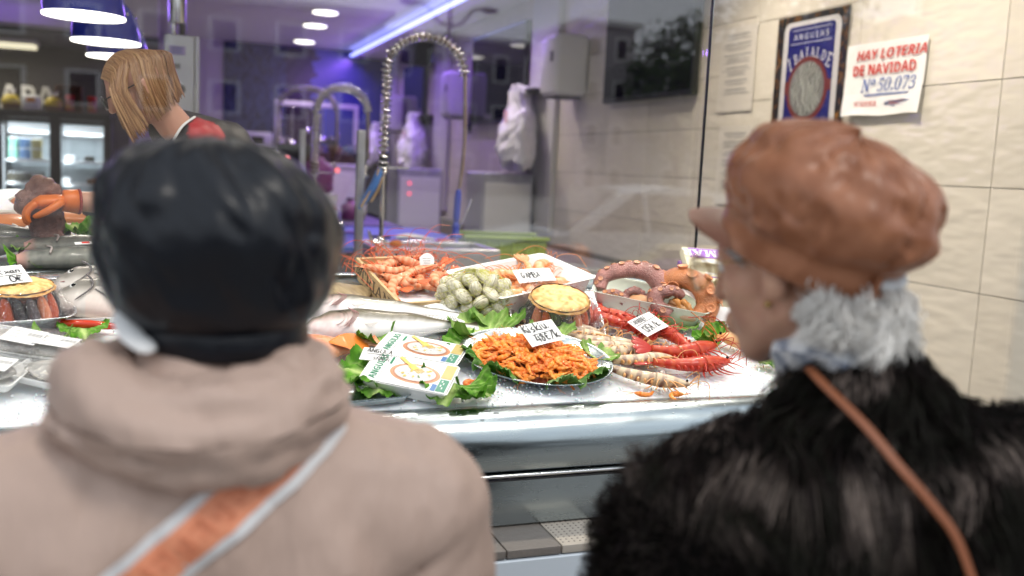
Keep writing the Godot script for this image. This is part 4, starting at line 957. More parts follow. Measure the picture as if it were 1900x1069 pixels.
	part("underline", boxg(Vector3(0.30, 0.006, 0.0006), 0.0, Vector3(0.03, -0.079, 0.0115)), M.ink_blue, o)
	lettering("PESCADERIA", 0.024, "Droid Serif", false, M.ink_red, o, at(Vector3(-0.125, -0.122, 0.0125)), 0.22, 0.95)
	lettering("NAGORE", 0.020, "Droid Serif", true, M.ink_red, o, at(Vector3(0.11, -0.122, 0.0125)), 0.2, 0.85)
	g = Geo.new()
	for k in 9:
		var y0 := -0.122 + rng.randf_range(-0.018, 0.018)
		g.tube(curve([Vector3(0.03, y0, 0.0135), Vector3(0.09, y0 + rng.randf_range(-0.02, 0.02), 0.0135), Vector3(0.15, -0.122 + rng.randf_range(-0.018, 0.018), 0.0135), Vector3(0.20, -0.122 + rng.randf_range(-0.014, 0.014), 0.0135)], 14), 0.0009, 4, 0.4)
	part("scribble", g, M.ink_blue, o)
	#solo("edge_post", boxg(Vector3(0.03, 2.4, 0.04), 0.004, Vector3(WALL_X - 0.02, 2.0, GLASS_Z + 0.0)), M.black_plastic, "black upright where the right pane meets the wall", "upright")

func rounded(w: float, h: float, r: float, d: float) -> Geo:
	var g := Geo.new(); var ring := []
	for k in 32:
		var a := TAU * k / 32.0
		ring.append(Vector3(signf(cos(a)) * (w / 2 - r) + r * cos(a), signf(sin(a)) * (h / 2 - r) + r * sin(a), 0))
	var m := g.p(Vector3(0, 0, d))
	for q in ring: g.p(q + Vector3(0, 0, d))
	for q in ring: g.p(q)
	for k in 32:
		g.tri(m, 1 + (k + 1) % 32, 1 + k); g.quad(1 + k, 1 + (k + 1) % 32, 33 + (k + 1) % 32, 33 + k)
	return g

# ---------------------------------------------------------------- things on the ice
func spine(L: float, curl: float, n: int) -> Array:      # head first (+X), the tail bends towards +Z
	var out := []; var p := Vector3(L * 0.46, 0, 0); var st := L / (n - 1)
	for k in n:
		out.append(p)
		var s := float(k) / (n - 1)
		var a := curl * smoothstep(0.25, 1.0, s) + curl * -0.12
		p += Vector3(-cos(a), 0, sin(a)) * st
	return out

func prawn(called: String, L: float, R: float, curl: float, cf: Callable, legc: Color, fanc: Color, label: String, group: String, feelers := 1.0, m: Material = null) -> Node3D:
	if m == null: m = M.wet
	var o := thing(called, label, "prawn", Transform3D(), group)
	var n := 54; var sp := spine(L, curl, n)
	var nc := 22
	var rad := []
	for k in n:
		var s := float(k) / (n - 1); var r := 0.0
		if s < 0.38: r = R * (0.16 + 0.88 * pow(sin(clampf(s / 0.36, 0, 1) * PI * 0.5), 0.8))
		else:
			var q := (s - 0.38) / 0.62
			r = R * lerpf(0.96, 0.40, pow(q, 1.3)) * (1.0 + 0.07 * (1.0 - fmod(q * 6.0, 1.0)))
		rad.append(r)
	var g := Geo.new(); g.tube(sp.slice(0, nc), rad.slice(0, nc), 14, 0.86, func(k, a): return cf.call(k * 0.38, a))
	g.col = cf.call(0.1, 0.0)
	g.tube([sp[6] + Vector3(0, 0, -R * 0.45), sp[0] + Vector3(L * 0.05, 0, -R * 0.5), sp[0] + Vector3(L * 0.16, 0, -R * 0.7)], [R * 0.22, R * 0.13, R * 0.02], 6, 0.5)
	part("carapace", g, m, o)
	g = Geo.new(); g.tube(sp.slice(nc - 1), rad.slice(nc - 1), 14, 0.86, func(k, a): return cf.call(0.38 + k * 0.62, a))
	part("abdomen", g, m, o)
	var e: Vector3 = sp[n - 1]; var d: Vector3 = (sp[n - 1] - sp[n - 4]).normalized(); var sd := d.cross(Vector3.UP)
	g = Geo.new(); g.col = fanc
	for k in 4:
		var dir := (d + sd * (k - 1.5) * 0.36).normalized()
		g.ball(e + dir * R * 1.2, Vector3(R * 1.35, R * 0.10, R * 0.48), 10, 6, Basis(dir, Vector3.UP, dir.cross(Vector3.UP)))
	part("tail_fan", g, m, o)
	g = Geo.new(); g.col = legc
	for k in 5:
		var b: Vector3 = sp[10 + 3 * k] + Vector3(0, 0, R * 0.7)
		for y in [-0.4, 0.4]:
			g.tube(curve([b + Vector3(0, y * R, 0), b + Vector3(R * (1.0 - k * 0.4), y * R * 1.4, R * 0.9), b + Vector3(R * (1.9 - k * 0.75), y * R * 0.8, R * 1.7 + R * 0.2 * sin(k * 2.0 + y))], 6), [R * 0.11, R * 0.10, R * 0.09, R * 0.07, R * 0.05, R * 0.02], 5)
	for k in 5:
		var b: Vector3 = sp[24 + 4 * k]; var q: Vector3 = (sp[25 + 4 * k] - sp[23 + 4 * k]).normalized(); var bel := Vector3.UP.cross(q) * -1.0
		if bel.z < 0: bel = -bel
		g.ball(b + bel * R * 0.85 - q * R * 0.2, Vector3(R * 0.2, R * 0.3, R * 0.4), 8, 5)
	part("legs", g, m, o)
	g = Geo.new(); g.col = legc
	if feelers > 0.0:
		for k in 4:
			var b: Vector3 = sp[0]; var z := (k - 1.5) * 0.4; var ll := L * feelers * (0.9 if k % 3 == 0 else 0.4)
			g.tube(curve([b + Vector3(0, 0, z * R), b + Vector3(ll * 0.3, R * 0.9, z * ll * 0.25), b + Vector3(ll * (0.6 if k else 0.2), R * 1.2, z * ll * 0.8), b + Vector3(ll * (0.7 if k else -0.1), -R * 0.4, z * ll * 1.3)], 16), maxf(R * 0.05, 0.0006), 4, 1.0, null, false)
		part("antennae", g, m, o)
	g = Geo.new(); g.ball(sp[3] + Vector3(L * 0.02, R * 0.42, -R * 0.1), Vector3.ONE * R * 0.17, 8, 6); g.ball(sp[3] + Vector3(L * 0.02, -R * 0.42, -R * 0.1), Vector3.ONE * R * 0.17, 8, 6)
	part("eyes", g, M.black_gloss, o)
	return o

func leaf_geo(size: float, sd: float, pale := 0.3, lift := 0.35) -> Geo:
	var g := Geo.new()
	g.grid(84, 20, false, func(u, w):
		var a: float = (u - 0.5) * 3.0
		var q: float = w * w * w
		var r: float = size * w * (0.76 + 0.24 * cos(a * 1.1)) * (1.0 + 0.08 * N(Vector3(u * 4.0, sd, 1)) * w + (0.030 * N(Vector3(u * 30.0, sd, 5)) + 0.012 * sin(u * 140.0 + sd)) * q)
		var ruff: float = size * q * (0.08 * sin(u * 19.0 + sd) + 0.065 * sin(u * 43.0 + sd * 2.1 + 2.0 * N(Vector3(u * 5.0, 0, sd))) + 0.07 * N(Vector3(u * 26.0, w * 3.0, sd))) + size * 0.17 * N(Vector3(u * 2.6, w * 2.0, sd)) * w
		var blister: float = size * 0.028 * N(Vector3(sin(a) * w * 9.0, cos(a) * w * 9.0, sd)) * w
		var y: float = size * (0.05 + lift * w * w * (0.4 + 0.6 * absf(a) / 1.35)) + ruff + blister - size * 0.10 * w
		return Vector3(sin(a) * r, y, -cos(a) * r + size * 0.35),
	func(u, w):
		var vein: float = pow(absf(sin(u * 3.14159 * 8.0 + 0.5 * N(Vector3(u * 5.0, w * 4.0, sd)))), 12.0) * (1.0 - w * 0.5)
		var rib := exp(-pow((u - 0.5) * 10.0 / (1.25 - w), 2.0))
		var c := Color(0.022, 0.105, 0.006).lerp(Color(0.10, 0.29, 0.018), clampf(0.5 + 0.9 * N(Vector3(u * 7.0, w * 5.0, sd + 4.0)), 0, 1))
		return c.lerp(Color(0.46, 0.58, 0.22), clampf(maxf(rib, vein * 0.5) * 0.9 + pale * (1.05 - w * 0.7), 0.0, 1.0)))
	return g

func leaf(u: float, v: float, yaw: float, size: float, sd: float, label: String, pale := 0.3, lift := 0.35, h := 0.004, pitch := 0.0, roll := 0.0) -> void:
	solo("lettuce_leaf", leaf_geo(size, sd, pale, lift), M.leaf, label, "lettuce leaf", X(u, v, h, yaw, pitch, roll), "green lettuce leaves on the ice")

func fish_geo(g: Geo, L: float, prof: Array, cf: Callable) -> void:      # prof: [s, half height across, half thickness, shift]; nose at -X, back at -Z
	g.grid(22, 60, true, func(u, w):
		var k := 0
		while k < prof.size() - 2 and w > prof[k + 1][0]: k += 1
		var q := smoothstep(0.0, 1.0, clampf((w - prof[k][0]) / (prof[k + 1][0] - prof[k][0]), 0, 1))
		var hz := lerpf(prof[k][1], prof[k + 1][1], q); var hy := lerpf(prof[k][2], prof[k + 1][2], q); var sz := lerpf(prof[k][3], prof[k + 1][3], q)
		return Vector3((w - 0.5) * L, hy * sin(u * TAU), sz + hz * cos(u * TAU)),
	func(u, w): return cf.call(w, cos(u * TAU), sin(u * TAU)))

func fin(pts: Array, base: Vector3, dir: Vector3, c0: Color, c1: Color, th := 0.0016) -> Geo:    # a fan of rays
	var g := Geo.new()
	for k in pts.size() - 1:
		for q in 2:
			g.col = c0.lerp(c1, 0.5 * q)
		var a: Vector3 = pts[k]; var b: Vector3 = pts[k + 1]
		for e in [0.0, 1.0]:
			var y := Vector3(0, th * (e - 0.5) * (1.0 + (k % 2)), 0)
			g.face(base + y, base + dir * 0.3 + y, b + y, a + y, Vector3.UP)
	return g

func card(called_label: String, w: float, h: float, xf: Transform3D, lines: Array, m: Material = null) -> Node3D:   # lines: [text, height, x, y, slant]
	var o := thing("price_card", called_label, "price card", xf, "handwritten price cards")
	var g := Geo.new()
	g.grid(10, 2, false, func(u, v): return Vector3((u - 0.5) * w, 0.003 * cos((u - 0.5) * 2.4), (v - 0.5) * h))
	part("card", g, M.paper if m == null else m, o)
	g = Geo.new()
	for l in lines:
		if l[0] == "_": g.box(Vector3(l[2], 0.0038, l[3]), Vector3(l[1], 0.0006, 0.0012), 0.0, Basis(Vector3.UP, 0.05))
		else: pen(g, l[0], l[1], Transform3D(Basis(Vector3.RIGHT, -PI / 2) * Basis(Vector3.BACK, l[4]), Vector3(l[2], 0.0042, l[3])), 0.11, 0.5)
	part("handwriting", g, M.ink, o)
	return o

func tray_geo(w: float, d: float, h: float, r: float, flare: float, th := 0.003, lip := 0.006) -> Geo:    # open tray with rounded corners
	var g := Geo.new()
	var prof := [[0.0, 0.0], [1.0, 0.0], [1.0 + flare, h], [1.0 + flare + lip / w * 2.0, h + 0.001], [1.0 + flare + lip / w * 2.0, h - 0.002], [1.0 + flare, h - 0.002], [1.0 + flare * 0.98 - th / w * 2.0, h - 0.003], [1.0 - th / w * 2.0, th], [0.0, th]]
	g.grid(48, prof.size() - 1, true, func(u, v):
		var q: Array = prof[int(round(v * (prof.size() - 1)))]
		var a: float = u * TAU; var c := cos(a); var s := sin(a)
		var px := signf(c) * (w / 2 - r) * minf(1.0, absf(c) * 3.0) + r * c; var pz := signf(s) * (d / 2 - r) * minf(1.0, absf(s) * 3.0) + r * s
		return Vector3(px * q[0], q[1], pz * q[0]))
	return g

func clam_geo() -> Geo:
	var g := Geo.new()
	for sg in [-1.0, 1.0]:
		g.grid(20, 10, true, func(u, w):
			var a: float = u * TAU
			var r := Vector3(cos(a) * sin(w * PI * 0.5), 0, sin(a) * sin(w * PI * 0.5))
			return Vector3(r.x * 0.020, sg * (0.0115 * cos(w * PI * 0.5) + 0.0007 * sin(w * 34.0)), r.z * 0.016 - 0.003 * (1.0 - w)),
		func(u, w):
			var b := 0.5 + 0.5 * sin(w * 34.0)
			var z := N(Vector3(u * 9.0, w * 3.0, 2.0))
			return Color(0.70, 0.66, 0.50).lerp(Color(0.42, 0.40, 0.26), b * 0.5).lerp(Color(0.20, 0.17, 0.10), clampf(z * 1.5, 0, 0.7)))
	return g

func food_back() -> void:
	# wooden crate of red prawns
	mat("wood", Color(0.60, 0.42, 0.22), 0.6)
	M.wood.albedo_texture = noise_tex(0.02, 4, ramp2(Color(0.72, 0.68, 0.6), Color(1, 1, 1), 0.3, 0.6)); M.wood.uv1_triplanar = true; M.wood.uv1_scale = Vector3(1.5, 22, 22)
	var W := 0.225; var D := 0.345; var H := 0.062
	var cx := X(0.690, 0.680, 0.006, 8, 0.0, 0)
	var o := thing("wooden_crate", "pale wooden crate with dark lettering holding red prawns", "crate", cx)
	part("end_plank", boxg(Vector3(0.010, H, D), 0.0015, Vector3(-W / 2, H / 2, 0)), M.wood, o); part("end_plank", boxg(Vector3(0.010, H, D), 0.0015, Vector3(W / 2, H / 2, 0)), M.wood, o)
	part("side_plank", boxg(Vector3(W - 0.011, H, 0.010), 0.0015, Vector3(0, H / 2, -D / 2 + 0.005)), M.wood, o); part("side_plank", boxg(Vector3(W - 0.011, H * 0.85, 0.010), 0.0015, Vector3(0, H * 0.42, D / 2 - 0.005)), M.wood, o)
	part("base_board", boxg(Vector3(W - 0.012, 0.006, D - 0.022), 0.001, Vector3(0, 0.004, 0)), M.wood, o)
	lettering("TRIANA", 0.034, "Droid Serif", false, M.ink_grey2, o, Transform3D(Basis(Vector3.UP, -PI / 2), Vector3(-W / 2 - 0.0056, H * 0.5, 0.035)), 0.0, 1.75)
	var g := Geo.new()
	for k in 3: g.tube(curve([Vector3(-W / 2 - 0.006, 0.018 + 0.01 * k, -D * 0.45), Vector3(-W / 2 - 0.006, 0.046 - 0.012 * k, -D * 0.41), Vector3(-W / 2 - 0.006, 0.022 + 0.012 * k, -D * 0.36), Vector3(-W / 2 - 0.006, 0.05 - 0.006 * k, -D * 0.32)], 14), 0.0011, 4)
	part("crest", g, M.ink_grey2, o)
	g = Geo.new(); g.grid(20, 28, false, func(u, v): return Vector3((u - 0.5) * (W - 0.02), 0.024 + 0.004 * fine.get_noise_2d(u * 40.0, v * 60.0) + 0.012 * smoothstep(0.55, 1.0, v), (v - 0.5) * (D - 0.025)))
	part("crushed_ice", g, M.ice, o, Transform3D(), true)
	var pinkf := func(s, a): return Color(0.64, 0.17, 0.06).lerp(Color(0.78, 0.42, 0.25), clampf(0.5 + 0.6 * N(Vector3(s * 14.0, a * 4.0, 1.0)) + 0.3 * sin(s * 60.0), 0, 1))
	var pr := prawn("red_prawn", 0.18, 0.0160, 1.5, pinkf, Color(0.62, 0.10, 0.03), Color(0.60, 0.14, 0.05), "raw pale red prawn heaped in the wooden crate", "red prawns in the wooden crate", 1.1)
	var pr2 := prawn("red_prawn", 0.185, 0.0165, 2.4, pinkf, Color(0.60, 0.11, 0.03), Color(0.58, 0.13, 0.05), "raw pale red prawn heaped in the wooden crate", "red prawns in the wooden crate", 1.0)
	var spots := [[-0.055, 0.10, 80], [-0.02, 0.115, 95], [0.03, 0.12, 75], [0.075, 0.10, 100], [-0.07, 0.03, 60], [-0.025, 0.05, 120], [0.02, 0.055, 80], [0.07, 0.03, 95], [-0.06, -0.03, 40], [-0.02, -0.02, 140], [0.03, -0.01, 70], [0.08, -0.03, 85], [-0.03, 0.09, 20], [0.05, 0.07, 150], [-0.055, 0.06, 170], [0.0, 0.0, 10], [0.085, 0.06, 90], [0.06, -0.06, 60]]
	for k in spots.size():
		var q: Array = spots[k]
		var xf := cx * Transform3D(Basis(Vector3.UP, deg_to_rad(q[2])) * Basis(Vector3.BACK, rng.randf_range(-0.1, 0.25)) * Basis(Vector3.RIGHT, rng.randf_range(-0.4, 0.4)), Vector3(q[0], 0.034 + 0.013 * (k / 6) + rng.randf_range(0, 0.006), -q[1]))
		if k == 0: pr.transform = xf
		elif k == 1: pr2.transform = xf
		else: dup(pr if k % 2 == 0 else pr2, xf)
	var lb := thing("paper_label", "white curled paper label standing in the wooden crate", "label", cx * at(Vector3(0.055, 0.066, -0.05), -8))
	g = Geo.new(); g.grid(8, 10, false, func(u, v): return Vector3((u - 0.5) * 0.044, 0.052 - 0.085 * v - 0.014 * pow(u - 0.5, 2) * 4.0, 0.012 + 0.03 * v + 0.012 * sin(v * 3.0)))
	part("paper", g, M.paper, lb)
	g = Geo.new()
	for k in 5: g.box(Vector3(-0.004, 0.040 - 0.006 * k, 0.0272 + 0.003 * k), Vector3(0.026 - 0.003 * (k % 3), 0.0012, 0.0006))
	part("print", g, M.ink_grey, lb)
	lb = thing("paper_label", "flat white label sheet lying over the tail of the upper hake", "label", X(0.71, 0.47, 0.035, -14, 0, 14))
	g = Geo.new(); g.grid(10, 4, false, func(u, v): return Vector3((u - 0.5) * 0.15, 0.008 * sin(u * 3.0) + 0.006 * v, (v - 0.5) * 0.085))
	part("paper", g, M.paper, lb)
	g = Geo.new()
	for k in 5: g.box(Vector3(0.025 + 0.006 * k, 0.0125, 0.025), Vector3(0.0012, 0.0006, 0.022), 0.0, Basis(Vector3.UP, 0.3))
	part("print", g, M.ink_grey, lb)
	# net bag of clams
	o = thing("clam_net", "yellow net bag bulging with grey clams", "net bag", X(0.835, 0.535, 0.062, 0))
	var cg := clam_geo().mesh()
	for k in 46:
		var y := 1.0 - 2.0 * (k + 0.5) / 46.0; var a := k * 2.39996; var r := sqrt(1.0 - y * y)
		var n := Vector3(r * cos(a), y, r * sin(a))
		part("clam", cg, M.clam, o, Transform3D(Basis(Vector3.UP, rng.randf() * 6.0) * Basis.from_euler(Vector3(rng.randf_range(-1.2, 1.2), rng.randf() * 6.0, rng.randf_range(-1.2, 1.2))) * Basis.from_scale(Vector3.ONE * rng.randf_range(1.2, 1.55)), n * Vector3(0.095, 0.058, 0.07)))
	g = Geo.new()
	for sg in [-1.0, 1.0]:
		for k in 18:
			var line := []
			for q in 24:
				var w := (q + 0.5) / 24.0; var a: float = sg * (w * 4.4 + TAU * k / 18.0)
				line.append(Vector3(sin(w * PI) * cos(a) * 0.112, cos(w * PI) * 0.078, sin(w * PI) * sin(a) * 0.086) * (1.0 + 0.03 * sin(k * 3.0 + q)))
			g.tube(line, 0.0006, 3, 1.0, null, false)
	part("net", g, mat("net_yellow", Color(0.42, 0.42, 0.05), 0.5), o)
	g = Geo.new(); for k in 14: g.tube(curve([Vector3(0.01, -0.02, 0.084), Vector3(0.02 * sin(k * 1.7), -0.03 + 0.02 * cos(k * 2.3), 0.10), Vector3(0.035 * sin(k * 2.9), -0.04 + 0.03 * cos(k * 1.1), 0.098)], 6), 0.0024, 5)
	part("tied_end", g, mat("tie_yellow", Color(0.62, 0.55, 0.01), 0.5), o, at(Vector3(0, -0.01, 0)))
	# white foam tray with a second lot of prawns
	var tx := X(1.015, 0.645, 0.004, 25, 0, 0)
	o = thing("foam_box", "big white foam box with pinkish cooked prawns behind the clam net", "box", tx)
	part("tray", tray_geo(0.35, 0.205, 0.085, 0.02, 0.12, 0.010, 0.012), M.foam, o)
	lettering("ostas", 0.028, "Droid Serif", true, M.ink_green, o, Transform3D(Basis(Vector3.RIGHT, 0.12), Vector3(-0.06, 0.034, 0.1115)), 0.25, 1.1)
	var orf := func(s, a): return Color(0.70, 0.24, 0.06).lerp(Color(0.78, 0.46, 0.28), clampf(0.5 + 0.9 * N(Vector3(s * 9.0, a * 3.0, 7.0)), 0, 1))
	var op := prawn("cooked_prawn", 0.17, 0.02, 1.7, orf, Color(0.66, 0.22, 0.06), Color(0.62, 0.25, 0.10), "pinkish orange cooked prawn in the white foam box", "cooked prawns in the foam box", 0.9)
	for k in 9:
		var xf := tx * Transform3D(Basis(Vector3.UP, [0.4, 2.6, 0.1, 3.3, 0.7, 2.9, 0.2, 3.0, 0.5][k]) * Basis(Vector3.RIGHT, rng.randf_range(-0.3, 0.3)), Vector3(-0.13 + 0.033 * k, 0.045 + 0.012 * (k % 3), 0.05 * sin(k * 2.1)))
		if k == 0: op.transform = xf
		else: dup(op, xf)
	card("white price card leaning in the foam box behind the wrapped crab", 0.13, 0.055, tx * at(Vector3(0.02, 0.088, 0.03), -14, 0, 24), [["GAMBA", 0.022, -0.045, 0.010, 0.0]])
	# wrapped crab
	crab(X(1.055, 0.452, 0.006, -12, 0, 14), "wrapped crab shell topped with golden gratin beside the octopus", 1.28)
	# octopus
	var ox := X(1.405, 0.545, 0.006, -32, 0, 0)
	o = thing("octopus_tray", "white plastic tray holding a cooked octopus", "tray", ox)
	part("tray", tray_geo(0.30, 0.15, 0.062, 0.022, 0.16, 0.003, 0.005), mat("tray_greenish", Color(0.72, 0.78, 0.68), 0.35), o)
	octopus(ox)
	# printed boxes
	var bx := X(1.75, 0.60, 0.0, -22, 0, 0)
	o = thing("shellfish_box", "open pale cardboard box of small brown shellfish behind the woman's face", "box", bx)
	var cm := mat("carton", Color(0.70, 0.64, 0.46), 0.7)
	for q in [[Vector3(-0.145, 0.042, 0), Vector3(0.008, 0.084, 0.22)], [Vector3(0.145, 0.042, 0), Vector3(0.008, 0.084, 0.22)], [Vector3(0, 0.050, -0.108), Vector3(0.282, 0.10, 0.006)], [Vector3(0, 0.036, 0.108), Vector3(0.282, 0.072, 0.006)], [Vector3(0, 0.004, 0), Vector3(0.282, 0.006, 0.21)]]: part("panel", boxg(q[1], 0.001, q[0]), cm, o)
	part("purple_band", boxg(Vector3(0.002, 0.034, 0.2), 0.0, Vector3(-0.1502, 0.03, 0)), mat("carton_purple", Color(0.22, 0.08, 0.36), 0.6), o)
	var wm := clam_geo().mesh()
	for k in 34:
		var t := solo("small_clam", wm, M.clam_brown, "small brown clam heaped in the pale cardboard box", "clam", bx * Transform3D(Basis.from_euler(Vector3(rng.randf_range(-1, 1), rng.randf() * 6.0, rng.randf_range(-1, 1))), Vector3(rng.randf_range(-0.12, 0.1), 0.03 + 0.014 * (k % 3), rng.randf_range(-0.08, 0.085))), "brown clams in the cardboard box")
		t = t
	var vx := X(1.80, 0.76, 0.07, -10, 0, 24)
	o = thing("printed_box", "cream box lid with a purple band and upside down white letters", "box", vx)
	part("lid", boxg(Vector3(0.30, 0.03, 0.16), 0.002), cm, o)
	part("purple_band", boxg(Vector3(0.27, 0.002, 0.045), 0.0, Vector3(0.005, 0.0162, -0.052)), mat("band_purple", Color(0.30, 0.12, 0.48), 0.6), o)
	lettering("VALDOMAR", 0.030, "Droid Serif", true, M.paper, o, Transform3D(Basis(Vector3.RIGHT, -PI / 2) * Basis(Vector3.BACK, PI), Vector3(0.005, 0.0178, -0.052)), 0.0, 1.25)
	part("tape", boxg(Vector3(0.02, 0.0012, 0.1), 0.0, Vector3(0.06, 0.0168, -0.02)), M.film, o)
	part("print_patch", boxg(Vector3(0.07, 0.0012, 0.07), 0.0, Vector3(-0.06, 0.0165, 0.015)), M.paper, o)
	solo("box_base", boxg(Vector3(0.29, 0.07, 0.15), 0.002), M.carton_purple, "purple printed box under the cream box lid", "box", X(1.80, 0.77, 0.025, -10))
	var sh := thing("paper_label", "blank white card by the woman's cheek under the cardboard box", "label", X(1.585, 0.42, 0.045, -20, 0, 38))
	g = Geo.new(); g.grid(8, 3, false, func(u, v): return Vector3((u - 0.5) * 0.10, 0.012 * sin(u * 2.5), (v - 0.5) * 0.05)); part("card", g, M.paper, sh)

func crab(xf: Transform3D, label: String, s: float) -> void:
	var o := thing("stuffed_crab", label, "wrapped crab", xf, "wrapped stuffed crabs")
	part("foil_tray", tray_geo(0.155 * s, 0.12 * s, 0.030 * s, 0.03 * s, 0.30, 0.002, 0.006), M.foil, o)
	var g := Geo.new()     # body of dark shell pieces and orange claws under the film
	for k in 16:
		var a := TAU * k / 16.0
		g.col = [Color(0.05, 0.045, 0.05), Color(0.45, 0.08, 0.03), Color(0.62, 0.22, 0.12), Color(0.10, 0.08, 0.09)][k % 4]
		g.tube(curve([Vector3(0.066 * cos(a), 0.008, 0.052 * sin(a)), Vector3(0.064 * cos(a + 0.1), 0.035, 0.05 * sin(a + 0.1)), Vector3(0.058 * cos(a + 0.2), 0.068, 0.042 * sin(a + 0.2))], 6), [0.010, 0.012, 0.012, 0.011, 0.009, 0.006], 8)
	part("claws", g, M.wet, o, Transform3D(Basis.from_scale(Vector3.ONE * s), Vector3.ZERO))
	g = Geo.new()
	g.grid(30, 6, true, func(u, w): var r := lerpf(0.050, 0.066, w); return Vector3(cos(u * TAU) * r, 0.02 + 0.058 * w, sin(u * TAU) * r * 0.8), func(u, w): return Color(0.05, 0.045, 0.05).lerp(Color(0.40, 0.09, 0.04), clampf(N(Vector3(u * 6.0, w * 2.0, 5.0)) * 1.6, 0, 1)))
	part("shell", g, M.wet, o, Transform3D(Basis.from_scale(Vector3.ONE * s), Vector3.ZERO))
	g = Geo.new()
	g.grid(44, 14, true, func(u, w):
		var r: float = 0.070 * w * (1.0 + 0.05 * N(Vector3(u * 8.0, 0, 3.0)))
		var q := Vector3(cos(u * TAU) * r, 0, sin(u * TAU) * r * 0.8)
		return q + Vector3(0, 0.083 - 0.012 * pow(w, 6.0) + 0.007 * N(q * 60.0) * (1.0 - 0.3 * w), 0),
	func(u, w):
		var q := N(Vector3(cos(u * TAU) * w * 4.0, sin(u * TAU) * w * 4.0, 2.0))
		return Color(0.78, 0.58, 0.24).lerp(Color(0.55, 0.22, 0.03), clampf(0.2 + q * 1.2 + pow(w, 5.0) * 0.7, 0, 1)))
	part("gratin", g, M.vc, o, Transform3D(Basis.from_scale(Vector3.ONE * s), Vector3.ZERO))
	g = Geo.new()
	g.grid(64, 10, true, func(u, w):
		var pl: float = 1.0 + 0.05 * sin(u * TAU * 21.0 + 2.0 * sin(u * 30.0)) * (0.3 + w) + 0.02 * N(Vector3(u * 20.0, w, 1))
		var r := lerpf(0.071, 0.098, pow(w, 1.4)) * pl; var sq: float = 1.0 + 0.10 * w * absf(sin(u * TAU * 2.0))
		return Vector3(cos(u * TAU) * r * sq, lerpf(0.087, 0.028, w), sin(u * TAU) * r * 0.80 * sq))
	part("film", g, M.film, o, Transform3D(Basis.from_scale(Vector3.ONE * s), Vector3.ZERO))

func tentacle(o: Node3D, pts: Array, r0: float, r1: float, side: Vector3, skin: Color, sk: Color, big := 1.0) -> void:
	var n := 40; var p := curve(pts, n); var rad := []
	for k in n: rad.append(lerpf(r0, r1, pow(float(k) / (n - 1), 0.8)))
	var g := Geo.new()
	g.tube(p, rad, 14, 0.92, func(s, a): return skin.lerp(skin * 0.45, clampf(0.25 + 0.8 * N(Vector3(s * 8.0, a * 3.0, r0 * 99.0)), 0, 0.9)))
	var t := part("tentacle", g, M.skin_wet, o)
	g = Geo.new(); g.col = sk
	var d := 0.0; var last: Vector3 = p[0]; var flip := 1.0
	for k in range(1, n):
		d += last.distance_to(p[k]); last = p[k]
		var r: float = rad[k]
		if d > r * 0.62:
			d = 0.0; flip = -flip
			var f: Vector3 = (p[mini(k + 1, n - 1)] - p[k - 1]).normalized()
			var s := (side - f * side.dot(f)).normalized(); var w := f.cross(s)
			var nn := (s + w * 0.42 * flip).normalized(); var b := Basis(f, nn, f.cross(nn))
			var q := r * 0.36 * big
			g.lathe([Vector2(q * 0.75, -q * 0.4), Vector2(q * 0.8, q * 0.25), Vector2(q, q * 0.5), Vector2(q * 0.85, q * 0.62), Vector2(q * 0.45, q * 0.3), Vector2(q * 0.18, q * 0.42), Vector2(0, q * 0.48)], 12, Transform3D(b, p[k] + nn * r * 0.86))
	part("suckers", g, M.wet, t, Transform3D(), true)

